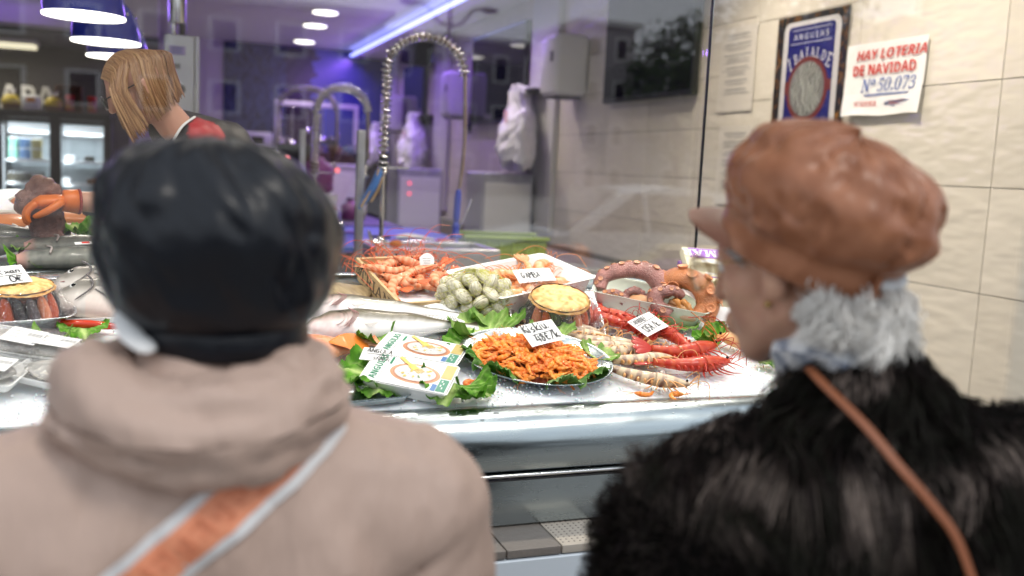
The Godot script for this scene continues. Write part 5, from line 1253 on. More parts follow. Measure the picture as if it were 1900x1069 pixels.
func octopus(xf: Transform3D) -> void:
	var o := thing("octopus", "cooked purple and orange octopus curled in the white tray", "octopus", xf)
	xf = xf * Transform3D(Basis.from_scale(Vector3(1.06, 0.90, 1.1)), Vector3(0, 0.004, 0)); o.transform = xf
	var pu := Color(0.36, 0.165, 0.14); var og := Color(0.60, 0.22, 0.08); var sk := Color(0.56, 0.27, 0.16)
	tentacle(o, [Vector3(-0.15, 0.05, 0.02), Vector3(-0.145, 0.085, -0.01), Vector3(-0.09, 0.115, -0.03), Vector3(-0.02, 0.12, -0.035), Vector3(0.03, 0.085, -0.02)], 0.019, 0.035, Vector3(-0.1, 1, -0.3), pu * 1.25, sk)
	tentacle(o, [Vector3(0.02, 0.07, -0.04), Vector3(0.07, 0.125, -0.03), Vector3(0.13, 0.12, -0.005), Vector3(0.16, 0.07, 0.02), Vector3(0.145, 0.03, 0.045)], 0.043, 0.034, Vector3(0.7, 0.8, 0.5), og, Color(0.62, 0.25, 0.11), 1.2)
	tentacle(o, [Vector3(0.085, 0.085, 0.02), Vector3(0.055, 0.10, 0.03), Vector3(0.015, 0.085, 0.045), Vector3(0.02, 0.05, 0.06), Vector3(0.06, 0.03, 0.065)], 0.015, 0.030, Vector3(-0.8, 0.4, 0.5), pu, sk, 0.9)
	tentacle(o, [Vector3(-0.02, 0.045, 0.02), Vector3(-0.045, 0.075, 0.03), Vector3(-0.07, 0.06, 0.04), Vector3(-0.055, 0.042, 0.05), Vector3(-0.04, 0.055, 0.055)], 0.020, 0.008, Vector3(0.1, 1, 0.3), pu * 0.8, pu * 1.3, 0.8)
	tentacle(o, [Vector3(-0.13, 0.045, 0.045), Vector3(-0.10, 0.06, 0.05), Vector3(-0.07, 0.05, 0.06), Vector3(-0.08, 0.035, 0.065)], 0.018, 0.012, Vector3(-0.2, 0.5, 0.9), pu, Color(0.58, 0.25, 0.12), 1.2)
	tentacle(o, [Vector3(-0.01, 0.04, -0.01), Vector3(0.01, 0.075, 0.0), Vector3(0.03, 0.06, 0.03)], 0.014, 0.010, Vector3(0, 1, 0.3), pu * 0.6, pu * 1.4, 0.8)
	var g := Geo.new()
	g.grid(24, 14, true, func(u, w): var q := Vector3(cos(u * TAU) * sin(w * PI), cos(w * PI), sin(u * TAU) * sin(w * PI)); return Vector3(-0.025, 0.045, 0.045) + q * Vector3(0.04, 0.024, 0.026) * (1.0 + 0.15 * N(q * 2.0)), func(u, w): return Color(0.60, 0.34, 0.18).lerp(Color(0.5, 0.22, 0.10), 0.5 + 0.5 * N(Vector3(u * 4.0, w * 4.0, 3.0))))
	part("head", g, M.wet, o)
	g = Geo.new()
	for k in 9:
		var a := k * 0.8
		g.col = Color(0.52, 0.22, 0.06).lerp(Color(0.62, 0.36, 0.18), float(k % 3) / 2.0)
		g.tube(curve([Vector3(0.07 + 0.02 * cos(a), 0.05 + 0.012 * sin(a * 2.0), 0.035), Vector3(0.09 + 0.02 * sin(a), 0.058 + 0.02 * cos(a * 1.3), 0.045), Vector3(0.105 + 0.015 * cos(a * 1.7), 0.045 + 0.015 * sin(a), 0.05)], 8), 0.009, 8)
	g.col = Color(0.62, 0.42, 0.28); g.ball(Vector3(0.10, 0.035, 0.058), Vector3(0.042, 0.018, 0.018), 18, 10, Basis(Vector3.UP, -0.2))
	part("mouth_parts", g, M.wet, o)
	g = Geo.new(); g.grid(20, 6, false, func(u, w): var a: float = 0.2 + u * 2.9; var r := lerpf(0.046, 0.056, w); return Vector3(0.085 + cos(a) * r * 1.1, 0.05 + sin(a) * r, 0.028 - 0.012 * w)); part("white_web", g, mat("web_white", Color(0.66, 0.58, 0.52), 0.3), o)

func food_front() -> void:
	# hake, turbot, red fish
	var hk := [[0.0, 0.006, 0.006, 0.010], [0.05, 0.026, 0.020, 0.006], [0.16, 0.049, 0.033, 0.004], [0.3, 0.054, 0.036, 0.0], [0.55, 0.043, 0.029, 0.0], [0.85, 0.016, 0.012, 0.0], [0.95, 0.009, 0.005, 0.0], [1.0, 0.020, 0.002, 0.0]]
	var hc := func(s, z, y):
		var b := clampf(0.92 - z * 1.6 + 0.25 * N(Vector3(s * 16.0, z * 4.0, y * 3.0)), 0, 1)
		var c := Color(0.80, 0.78, 0.77).lerp(Color(0.13, 0.115, 0.07), pow(b, 1.1))
		if s < 0.26 and z > -0.2: c = c.lerp(Color(0.66, 0.45, 0.42), 0.35 + 0.4 * N(Vector3(s * 30.0, z * 6.0, 0)))
		var speck := fine.get_noise_2d(s * 260.0, z * 14.0)
		return c * (1.0 + 0.5 * speck * clampf(-z + 0.4, 0, 1))
	for k in 2:
		var xf := X(0.575, 0.405, 0.034, -3, 0, 16) if k == 0 else X(0.555, 0.492, 0.040, -8, 0, 4)
		var o := thing("hake", ["silver hake with open gills lying lowest, above the red fish" , "upper silver hake with a speckled olive back beside the turbot"][k], "fish", xf, "silver hake on the ice")
		var L := 0.46 if k == 0 else 0.45
		var g := Geo.new(); fish_geo(g, L, hk, hc); part("body", g, M.wet, o)
		g = Geo.new()
		for q in 3: g.grid(14, 4, false, func(u, w):
			var a := lerpf(-1.25, 1.35, u); var rr := 0.036 - 0.006 * q
			return Vector3(-L * 0.5 + 0.085 + 0.012 * q - 0.018 * w * 0 + 0.030 * cos(a) - 0.02 * q, 0.027 + 0.006 * cos(a) + 0.003 * w, sin(a) * rr * 1.2 + 0.003 + 0.004 * w))
		part("gill_cover", g, mat("gill_%d" % k, Color(0.74, 0.70, 0.69), 0.25), o)
		g = Geo.new(); for q in 4: g.tube(curve([Vector3(-L * 0.5 + 0.11 + 0.004 * q, 0.0315, -0.033 + 0.003 * q), Vector3(-L * 0.5 + 0.123 + 0.004 * q, 0.0365, 0.0), Vector3(-L * 0.5 + 0.095 + 0.004 * q, 0.030, 0.042)], 10), 0.0010, 5)
		part("gill_slit", g, mat("gill_red%d" % k, Color(0.30, 0.15, 0.14), 0.35), o)
		g = Geo.new(); g.ball(Vector3(-L * 0.5 + 0.045, 0.0155, -0.008), Vector3(0.0085, 0.004, 0.0085)); part("eye", g, M.black_gloss, o)
		g = Geo.new(); g.tube(curve([Vector3(-L * 0.5, 0.003, 0.013), Vector3(-L * 0.5 + 0.03, 0.013, 0.018), Vector3(-L * 0.5 + 0.055, 0.017, 0.022)], 8), 0.0018, 5); part("mouth", g, M.gill_red0, o)
		g = Geo.new(); g.col = Color(0.42, 0.40, 0.38)
		for q in 26: g.tube([Vector3(-L * 0.10 + q * L * 0.019, 0.006, -0.036 + 0.00085 * q), Vector3(-L * 0.10 + q * L * 0.019 + 0.008, 0.009, -0.052 + 0.0012 * q)], [0.0016, 0.0005], 4)
		part("dorsal_fin", g, M.wet, o)
		g = Geo.new(); g.col = Color(0.70, 0.66, 0.62)
		for q in 16: g.tube([Vector3(L * 0.05 + q * L * 0.02, 0.004, 0.033 - 0.0011 * q), Vector3(L * 0.05 + q * L * 0.02 + 0.01, 0.006, 0.046 - 0.0012 * q)], [0.0018, 0.0006], 4)
		part("anal_fin", g, M.wet, o)
		g = Geo.new(); g.col = Color(0.70, 0.66, 0.62)
		for q in 7: g.tube([Vector3(-L * 0.5 + 0.13, 0.029, 0.016), Vector3(-L * 0.5 + 0.19 - 0.004 * q, 0.030, 0.02 + 0.004 * q)], [0.0022, 0.0008], 4)
		part("pectoral_fin", g, M.wet, o)
	var tb := thing("turbot", "flat brown mottled turbot behind the upper hake", "fish", X(0.505, 0.685, 0.012, 24))
	var tg := Geo.new()
	fish_geo(tg, 0.25, [[0.0, 0.01, 0.006, 0], [0.12, 0.05, 0.014, 0], [0.45, 0.085, 0.018, 0], [0.8, 0.03, 0.01, 0], [0.9, 0.016, 0.006, 0], [1.0, 0.032, 0.002, 0]], func(s, z, y): return Color(0.20, 0.14, 0.075).lerp(Color(0.36, 0.28, 0.16), clampf(0.5 + 1.1 * N(Vector3(s * 18.0, z * 4.0, y * 2.0)), 0, 1)))
	part("body", tg, M.wet, tb)
	tg = Geo.new(); tg.col = Color(0.16, 0.11, 0.06)
	for q in 40:
		for sg in [-1.0, 1.0]:
			var x := -0.09 + 0.0046 * q; var zz: float = 0.085 * sin((q + 3) / 46.0 * PI)
			tg.tube([Vector3(x, 0.0, sg * zz * 0.95), Vector3(x + 0.004, 0.0, sg * (zz + 0.02))], [0.0016, 0.0006], 4)
	part("fringe_fin", tg, M.wet, tb)
	var rf := thing("red_fish", "orange red fish with spread fins beside the taupe hood", "fish", X(0.385, 0.30, 0.022, 12, 0, 10))
	var rg := Geo.new()
	fish_geo(rg, 0.28, [[0.0, 0.012, 0.012, 0], [0.15, 0.042, 0.03, 0], [0.35, 0.052, 0.03, 0], [0.7, 0.026, 0.016, 0], [0.9, 0.013, 0.007, 0], [1.0, 0.03, 0.002, 0]], func(s, z, y): return Color(0.66, 0.16, 0.05).lerp(Color(0.76, 0.40, 0.24), clampf(0.45 + 0.5 * z + 0.7 * N(Vector3(s * 26.0, z * 9.0, y * 6.0)), 0, 1)))
	part("body", rg, M.wet, rf)
	rg = Geo.new(); rg.col = Color(0.68, 0.19, 0.03)
	for q in 16:
		var a := -0.55 + 0.075 * q
		rg.tube(curve([Vector3(0.0, 0.024, 0.012), Vector3(0.05 * cos(a), 0.022, 0.012 + 0.05 * sin(a)), Vector3(0.105 * cos(a), 0.004, 0.012 + 0.10 * sin(a))], 6), [0.004, 0.005, 0.0055, 0.0055, 0.005, 0.002], 5, 0.4)
	part("side_fin", rg, M.wet, rf)
	rg = Geo.new(); rg.ball(Vector3(-0.115, 0.02, -0.012), Vector3(0.009, 0.005, 0.009)); part("eye", rg, M.black_gloss, rf)
	# eel trays
	for k in 2:
		var xf := X(0.612, 0.245, 0.010, -29, 0, -3) if k == 0 else X(0.553, 0.115, 0.010, -29, 0, 4)
		var o := thing("eel_tray", ["upper white printed tray of baby eels with a yellow fork picture", "lower white tray of baby eels, partly under the price card"][k], "food tray", xf, "printed trays of baby eels")
		part("tray", tray_geo(0.185, 0.125, 0.030, 0.012, 0.10, 0.002, 0.004), M.foam, o)
		part("lid", boxg(Vector3(0.202, 0.0022, 0.137), 0.0008, Vector3(0, 0.0315, 0)), mat("lid_white%d" % k, Color(0.76, 0.77, 0.77), 0.25), o)
		var y := 0.0332
		lettering("ANGULAS", 0.017, "Droid Sans", true, M.ink_green, o, Transform3D(Basis(Vector3.UP, PI / 2) * Basis(Vector3.RIGHT, -PI / 2), Vector3(-0.078, y, 0.0)), 0.0, 1.1)
		part("rule", boxg(Vector3(0.0012, 0.0005, 0.11), 0.0, Vector3(-0.063, y, 0)), M.ink_grey, o)
		part("subtitle", boxg(Vector3(0.006, 0.0005, 0.034), 0.0, Vector3(-0.055, y, -0.036)), M.ink_green, o)
		var ring := func(rx: float, rz: float, yy: float, c: float) -> Geo:
			var g := Geo.new(); var m := g.p(Vector3(c, yy, 0.004))
			for q in 37: g.p(Vector3(c + rx * cos(TAU * q / 36.0), yy, 0.004 + rz * sin(TAU * q / 36.0)))
			for q in 36: g.tri(m, m + 1 + q, m + 2 + q)
			return g
		part("bowl_print", ring.call(0.060, 0.046, y, 0.012), mat("print_terracotta%d" % k, Color(0.48, 0.20, 0.09), 0.3), o)
		part("bowl_print", ring.call(0.053, 0.040, y + 0.0005, 0.012), mat("print_terra_dark%d" % k, Color(0.36, 0.13, 0.06), 0.3), o)
		part("bowl_inside", ring.call(0.049, 0.036, y + 0.001, 0.012), mat("print_grey%d" % k, Color(0.50, 0.50, 0.48), 0.3), o)
		var g := Geo.new()
		for q in 60:
			var a := rng.randf() * TAU; var r := sqrt(rng.randf()); var p0 := Vector3(0.012 + 0.043 * r * cos(a), y + 0.0014, 0.004 + 0.031 * r * sin(a)); var d := rng.randf() * TAU; var dv := Vector3(cos(d), 0, sin(d)) * 0.006
			g.tube([p0 - dv, p0 + Vector3(dv.z, 0, -dv.x) * 0.4, p0 + dv], 0.0009, 4, 0.3, null, false)
		part("eels", g, M.paper, o)
		g = Geo.new()
		for q in 7: g.box(Vector3(0.012 + 0.034 * cos(q * 2.2), y + 0.002, 0.004 + 0.022 * sin(q * 1.7)), Vector3(0.007, 0.0004, 0.005), 0.0, Basis(Vector3.UP, q))
		part("garlic_bits", g, mat("print_yellow%d" % k, Color(0.72, 0.50, 0.05), 0.4), o)
		g = Geo.new(); g.box(Vector3(-0.022, y + 0.0024, -0.040), Vector3(0.052, 0.0005, 0.010), 0.0, Basis(Vector3.UP, -0.75)); g.box(Vector3(0.002, y + 0.0024, -0.018), Vector3(0.022, 0.0005, 0.017), 0.0, Basis(Vector3.UP, -0.75))
		for q in 4: g.box(Vector3(0.014 + 0.0035 * q, y + 0.0024, -0.001 - 0.0036 * q), Vector3(0.018, 0.0005, 0.0022), 0.0, Basis(Vector3.UP, -0.75))
		part("fork_print", g, mat("print_fork%d" % k, Color(0.78, 0.52, 0.10), 0.4), o)
		part("gold_patch", boxg(Vector3(0.026, 0.0005, 0.066), 0.0, Vector3(0.086, y, -0.030)), mat("print_gold%d" % k, Color(0.46, 0.36, 0.12), 0.35), o)
		part("green_patch", boxg(Vector3(0.022, 0.0006, 0.056), 0.0, Vector3(0.086, y, 0.036)), mat("print_green%d" % k, Color(0.02, 0.20, 0.12), 0.35), o)
		part("blue_patch", boxg(Vector3(0.012, 0.0006, 0.03), 0.0, Vector3(0.068, y, 0.05)), mat("print_blue%d" % k, Color(0.03, 0.14, 0.36), 0.35), o)
		g = Geo.new(); for q in 4: g.box(Vector3(0.082 + 0.005 * (q % 2), y + 0.0006, 0.018 + 0.010 * q), Vector3(0.0022, 0.0004, 0.008))
		part("small_print", g, M.paper, o)
	card("white price card with violet writing lying across the lower eel tray", 0.125, 0.062, X(0.513, 0.195, 0.043, -22, 0, 4), [["ANGULA", 0.018, -0.05, -0.008, 0.0], ["_", 0.10, 0.0, -0.002, 0], ["200g", 0.012, -0.02, 0.012, 0], ["SNACK", 0.014, -0.03, 0.028, 0]])
	# steel platter of small shrimps
	var px := X(0.905, 0.205, 0.006, -21, 0, 5)
	var pl := thing("oval_platter", "oval steel platter piled with small orange shrimps", "platter", px)
	var pg := Geo.new()
	var pp := [Vector2(0.0, 0.0), Vector2(0.62, 0.0), Vector2(0.80, 0.012), Vector2(0.93, 0.026), Vector2(1.0, 0.030), Vector2(1.01, 0.027), Vector2(0.94, 0.022), Vector2(0.80, 0.007), Vector2(0.6, -0.004), Vector2(0.0, -0.004)]
	pg.grid(56, pp.size() - 1, true, func(u, w): var q: Vector2 = pp[int(round(w * (pp.size() - 1)))]; return Vector3(cos(u * TAU) * 0.198 * q.x, q.y, sin(u * TAU) * 0.140 * q.x))
	part("dish", pg, M.steel, pl)
	pg = Geo.new(); pg.grid(40, 10, true, func(u, w): return Vector3(cos(u * TAU) * 0.155 * w, 0.006 + 0.032 * (1.0 - w * w) + 0.004 * N(Vector3(u * 9.0, w * 9.0, 1.0)), sin(u * TAU) * 0.098 * w)); part("heap", pg, mat("shrimp_heap", Color(0.24, 0.035, 0.004), 0.5), pl, Transform3D(), true)
	var protos := []
	for q in 4:
		var g := Geo.new(); var L: float = [0.058, 0.064, 0.056, 0.062][q]; var R: float = [0.0070, 0.0078, 0.0072, 0.0066][q]; var sp := spine(L, [1.4, 2.2, 3.0, 0.6][q], 22); var rad := []
		for k in 22:
			var s := k / 21.0
			rad.append(R * (0.3 + 0.8 * sin(clampf(s / 0.3, 0, 1) * PI / 2)) if s < 0.3 else R * lerpf(1.1, 0.34, pow((s - 0.3) / 0.7, 1.6)) * (1.0 + 0.05 * sin(s * 42.0)))
		g.tube(sp, rad, 8, 0.85, func(s, a): return [Color(0.82, 0.16, 0.006), Color(0.84, 0.22, 0.012), Color(0.72, 0.10, 0.004), Color(0.86, 0.28, 0.03)][q].lerp(Color(0.90, 0.44, 0.14), clampf(0.2 + 0.25 * sin(s * 42.0) + 0.8 * N(Vector3(s * 9.0, a * 3.0, q * 3.0)), 0, 1)))
		g.col = Color(0.74, 0.24, 0.05)
		for k in 2: g.tube([sp[0], sp[0] + Vector3(0.016, 0.003 * (k - 1), 0.006 * (k - 1)), sp[0] + Vector3(0.030, 0.004 * (k - 1), 0.016 * (k - 1))], [0.0008, 0.0006, 0.0003], 4, 1.0, null, false)
		for k in 5: g.tube([sp[6 + k], sp[6 + k] + Vector3(0.004, 0.002, 0.008), sp[6 + k] + Vector3(0.008 - 0.003 * k, 0.0, 0.013)], [0.0009, 0.0007, 0.0003], 4, 1.0, null, false)
		for k in 3:
			var dd := ((sp[21] as Vector3) - (sp[19] as Vector3)).normalized(); var sd := dd.cross(Vector3.UP); g.ball(sp[21] + (dd + sd * (k - 1) * 0.5) * 0.004, Vector3(0.005, 0.0007, 0.002), 6, 4, Basis(dd, Vector3.UP, sd))
		g.col = Color(0.01, 0.01, 0.01); g.ball(sp[2] + Vector3(0.002, 0.0022, -0.001), Vector3.ONE * 0.0011, 6, 4)
		protos.append(g.mesh())
	for k in 190:
		var a := rng.randf() * TAU; var r := sqrt(rng.randf()); var lx := 0.156 * r * cos(a); var lz := 0.098 * r * sin(a)
		var tilt := Vector3(lx / 0.0231, 0, lz / 0.0104).normalized()
		var xf := px * Transform3D(Basis(Vector3.UP, rng.randf() * TAU) * Basis(Vector3.BACK, rng.randf_range(-0.3, 0.3)) * Basis(Vector3.RIGHT, rng.randf_range(-0.6, 0.6)), Vector3(lx, 0.014 + 0.036 * (1.0 - r * r) + rng.randf_range(0.0, 0.009), lz))
		solo("small_shrimp", protos[k % 4], M.wet, "small orange boiled shrimp heaped on the oval platter", "shrimp", xf, "small orange shrimps on the platter")
	for k in 3:
		solo("stray_shrimp", protos[k], M.wet, ["small orange shrimp lying alone on the ice near the counter edge", "tiny orange shrimp on the ice edge, right of the other stray one", "orange shrimp fallen beside the platter's left rim"][k], "shrimp", [X(1.135, 0.028, 0.004, 160, 0, 0), X(1.215, 0.018, 0.002, 10), X(0.70, 0.12, 0.002, 40)][k])
	card("white price card stuck in the small shrimps on the platter", 0.108, 0.072, px * at(Vector3(0.006, 0.082, -0.022), 38, 0, 20), [["Kiskiu.", 0.026, -0.048, -0.006, 0.06], ["_", 0.07, 0.002, 0.001, 0], ["48€/k", 0.026, -0.028, 0.029, 0.06]])
	# lettuce round the platter and elsewhere
	for q in [[2.98, 2.42, 0.0, "dark green lettuce leaf standing inside the platter's front left rim"], [2.36, 1.78, 0.0, "dark green lettuce leaf at the middle of the platter's front rim"], [1.42, 0.92, 0.5, "grey green lettuce leaf at the platter's front right rim"], [0.98, 0.18, 0.15, "broad lettuce leaf over the platter's right front rim"]]:
		var fg := Geo.new(); var sd: float = q[0] * 7.0; var pal: float = q[2]
		fg.grid(60, 10, false, func(u, w):
			var a: float = lerpf(q[0], q[1], u); var env: float = pow(sin(clampf(u, 0.02, 0.98) * PI), 0.45)
			var r: float = lerpf(0.78, 0.95, w) + 0.035 * w * sin(u * 19.0 + sd) + 0.03 * w * w * N(Vector3(u * 9.0, w, sd)) + 0.05 * w * w
			var y: float = 0.010 + env * (0.060 * w + 0.014 * w * w * N(Vector3(u * 6.0, 1.0, sd)) + 0.004 * w * w * sin(u * 55.0 + sd)) - 0.014 * pow(w, 4.0)
			return Vector3(cos(a) * 0.198 * r, y, sin(a) * 0.140 * r),
		func(u, w):
			var vein: float = pow(absf(sin(u * 16.0 + 0.8 * N(Vector3(u * 4.0, w * 3.0, sd)))), 10.0)
			var c := Color(0.025, 0.115, 0.012).lerp(Color(0.10, 0.26, 0.04), clampf(0.5 + 0.9 * N(Vector3(u * 8.0, w * 4.0, sd)), 0, 1))
			return c.lerp(Color(0.40, 0.52, 0.24), clampf(vein * 0.5 * (1.0 - w * 0.5) + pal * 0.7 + 0.25 * smoothstep(0.85, 1.0, w), 0, 1)))
		solo("lettuce_leaf", fg, M.leaf, q[3], "lettuce leaf", px, "green lettuce leaves on the ice")
	leaf(0.735, 0.30, 70, 0.085, 1.0, "dark green lettuce leaf at the platter's left rim", 0.1, 0.3, 0.022)
	leaf(0.795, 0.375, 30, 0.115, 2.3, "pale lettuce leaf behind the platter's left end", 0.75, 0.5, 0.022)
	leaf(0.865, 0.425, 0, 0.10, 3.1, "bright lettuce leaf under the clam net, behind the platter", 0.35, 0.5, 0.02)
	leaf(0.995, 0.335, -10, 0.085, 4.4, "pale lettuce leaf behind the shrimp price card", 0.8, 0.5, 0.03)
	leaf(1.085, 0.205, -60, 0.075, 5.2, "pale green lettuce leaf at the platter's right end", 0.7, 0.4, 0.026)
	leaf(0.515, 0.345, 45, 0.075, 10.2, "curled lettuce leaf between the lowest hake and the upper eel tray", 0.25, 0.6, 0.016)
	leaf(0.455, 0.165, 75, 0.115, 11.9, "big green lettuce leaf left of the lower eel tray", 0.12, 0.3, 0.012)
	leaf(0.475, 0.105, 160, 0.085, 12.1, "green lettuce leaf below the lower eel tray's left corner", 0.2, 0.2, 0.01)
	leaf(0.64, 0.062, 150, 0.112, 13.6, "crinkled lettuce leaf hanging over the steel edge, left half", 0.12, 0.3, 0.012)
	leaf(0.70, 0.065, 215, 0.075, 14.3, "bright lettuce leaf by the steel edge right of the crinkled one", 0.2, 0.55, 0.012)
	leaf(1.44, 0.43, -30, 0.085, 15.5, "lettuce leaf under the right corner of the octopus tray", 0.35, 0.3, 0.008)
	leaf(1.545, 0.53, 0, 0.085, 16.1, "lettuce leaf between the octopus and the cardboard box", 0.35, 0.8, 0.012)
	leaf(1.33, 0.395, 20, 0.065, 17.7, "small dark lettuce leaf below the octopus tray", 0.1, 0.5, 0.012)
	leaf(1.475, 0.30, 40, 0.085, 18.8, "dark lettuce leaf left of the orange langoustine", 0.1, 0.6, 0.012)
	leaf(1.60, 0.385, -20, 0.08, 19.3, "lettuce leaf under the blank white card", 0.3, 0.4, 0.008)
	# striped prawns
	var stf := func(s, a):
		var b := smoothstep(-0.1, 0.55, sin(s * 46.0 + 0.8 * sin(a * TAU)) + 0.35 * N(Vector3(s * 12.0, a * 3.0, 9.0)))
		var c := Color(0.62, 0.44, 0.25).lerp(Color(0.15, 0.035, 0.010), b * (1.0 if s > 0.3 else 0.75))
		return c.lerp(Color(0.72, 0.62, 0.48), clampf(0.3 * sin(a * TAU) + 0.15, 0, 0.5))
	var sp0 := prawn("striped_prawn", 0.222, 0.0205, -0.45, stf, Color(0.70, 0.36, 0.14), Color(0.55, 0.32, 0.2), "striped brown and cream prawn nearest the counter edge", "striped tiger prawns on the ice", 0.35)
	sp0.transform = X(1.175, 0.085, 0.020, -27, 0, 0)
	var sl := [[1.20, 0.185, 12, "second striped prawn from the counter edge, above the lowest one"], [1.175, 0.235, 6, "third striped prawn from the counter edge, under the second"], [1.14, 0.30, -6, "striped prawn touching the platter's pale leaf"], [1.085, 0.355, -14, "striped prawn just below the wrapped crab, pale banded"], [1.135, 0.265, -3, "striped prawn in the middle of the row by the platter"], [1.06, 0.395, -8, "topmost striped prawn, half under the wrapped crab"]]
	for q in sl: dup(sp0, X(q[0], q[1], 0.022 + 0.004 * rng.randf(), q[2] - 8, 0, rng.randf_range(-20, 20)), q[3])
	# scarlet prawns
	var rdf := func(s, a): return Color(0.40, 0.022, 0.010).lerp(Color(0.58, 0.10, 0.035), clampf(0.35 + 0.8 * N(Vector3(s * 7.0, a * 3.0, 5.0)) + (0.25 if s > 0.38 else 0.0) * sin(s * 58.0), 0, 1))
	var cp := prawn("scarlet_prawn", 0.235, 0.0245, -0.5, rdf, Color(0.42, 0.03, 0.012), Color(0.40, 0.03, 0.02), "long scarlet prawn lying along the striped ones, its head to the right", "scarlet prawns on the ice", 0.7)
	cp.transform = X(1.345, 0.145, 0.026, 5, 0, 0)
	var cl := [[1.36, 0.215, 16, 1.0, "scarlet prawn behind the long front one, its head under the leaf"], [1.215, 0.475, -28, 1.0, "scarlet prawn under the wrapped crab's right side"], [1.27, 0.41, -55, 0.95, "scarlet prawn with raised claws left of its price card"], [1.355, 0.325, 110, 0.9, "scarlet prawn curled right of its price card"], [1.30, 0.345, 60, 0.85, "scarlet prawn hidden behind its price card"], [1.18, 0.44, 160, 0.9, "dark scarlet prawn half covered by the wrapped crab"]]
	for q in cl: dup(cp, X(q[0], q[1], 0.028 + 0.006 * rng.randf(), q[2], 0, rng.randf_range(-25, 25), q[3]), q[4])
	card("white price card turned sideways among the scarlet prawns", 0.125, 0.072, X(1.285, 0.33, 0.060, 34, 0, 16), [["CARABINER", 0.015, -0.058, -0.014, 0.0], ["_", 0.115, 0.0, -0.010, 0], ["135€/k", 0.026, -0.045, 0.026, 0.04]])
	# orange langoustines by the woman's chin
	var lgf := func(s, a): return Color(0.72, 0.30, 0.07).lerp(Color(0.80, 0.50, 0.26), clampf(0.5 + 0.9 * N(Vector3(s * 8.0, a * 3.0, 2.0)), 0, 1))
	var lg := prawn("orange_langoustine", 0.20, 0.026, 0.9, lgf, Color(0.6, 0.18, 0.04), Color(0.66, 0.26, 0.08), "plump orange langoustine beside the woman's chin", "orange langoustines on the ice", 0.8)
	lg.transform = X(1.585, 0.265, 0.03, 150)
	dup(lg, X(1.66, 0.33, 0.028, 120), "second orange langoustine, behind the woman's chin")
	leaf(1.585, 0.175, 200, 0.05, 21.2, "tiny lettuce scrap below the orange langoustine", 0.3, 0.4, 0.006)
	solo("dark_dish", tray_geo(0.16, 0.06, 0.016, 0.02, 0.1, 0.002, 0.003), M.steel, "narrow steel dish at the counter edge under the green leaves", "dish", X(0.452, 0.065, 0.002, 6))

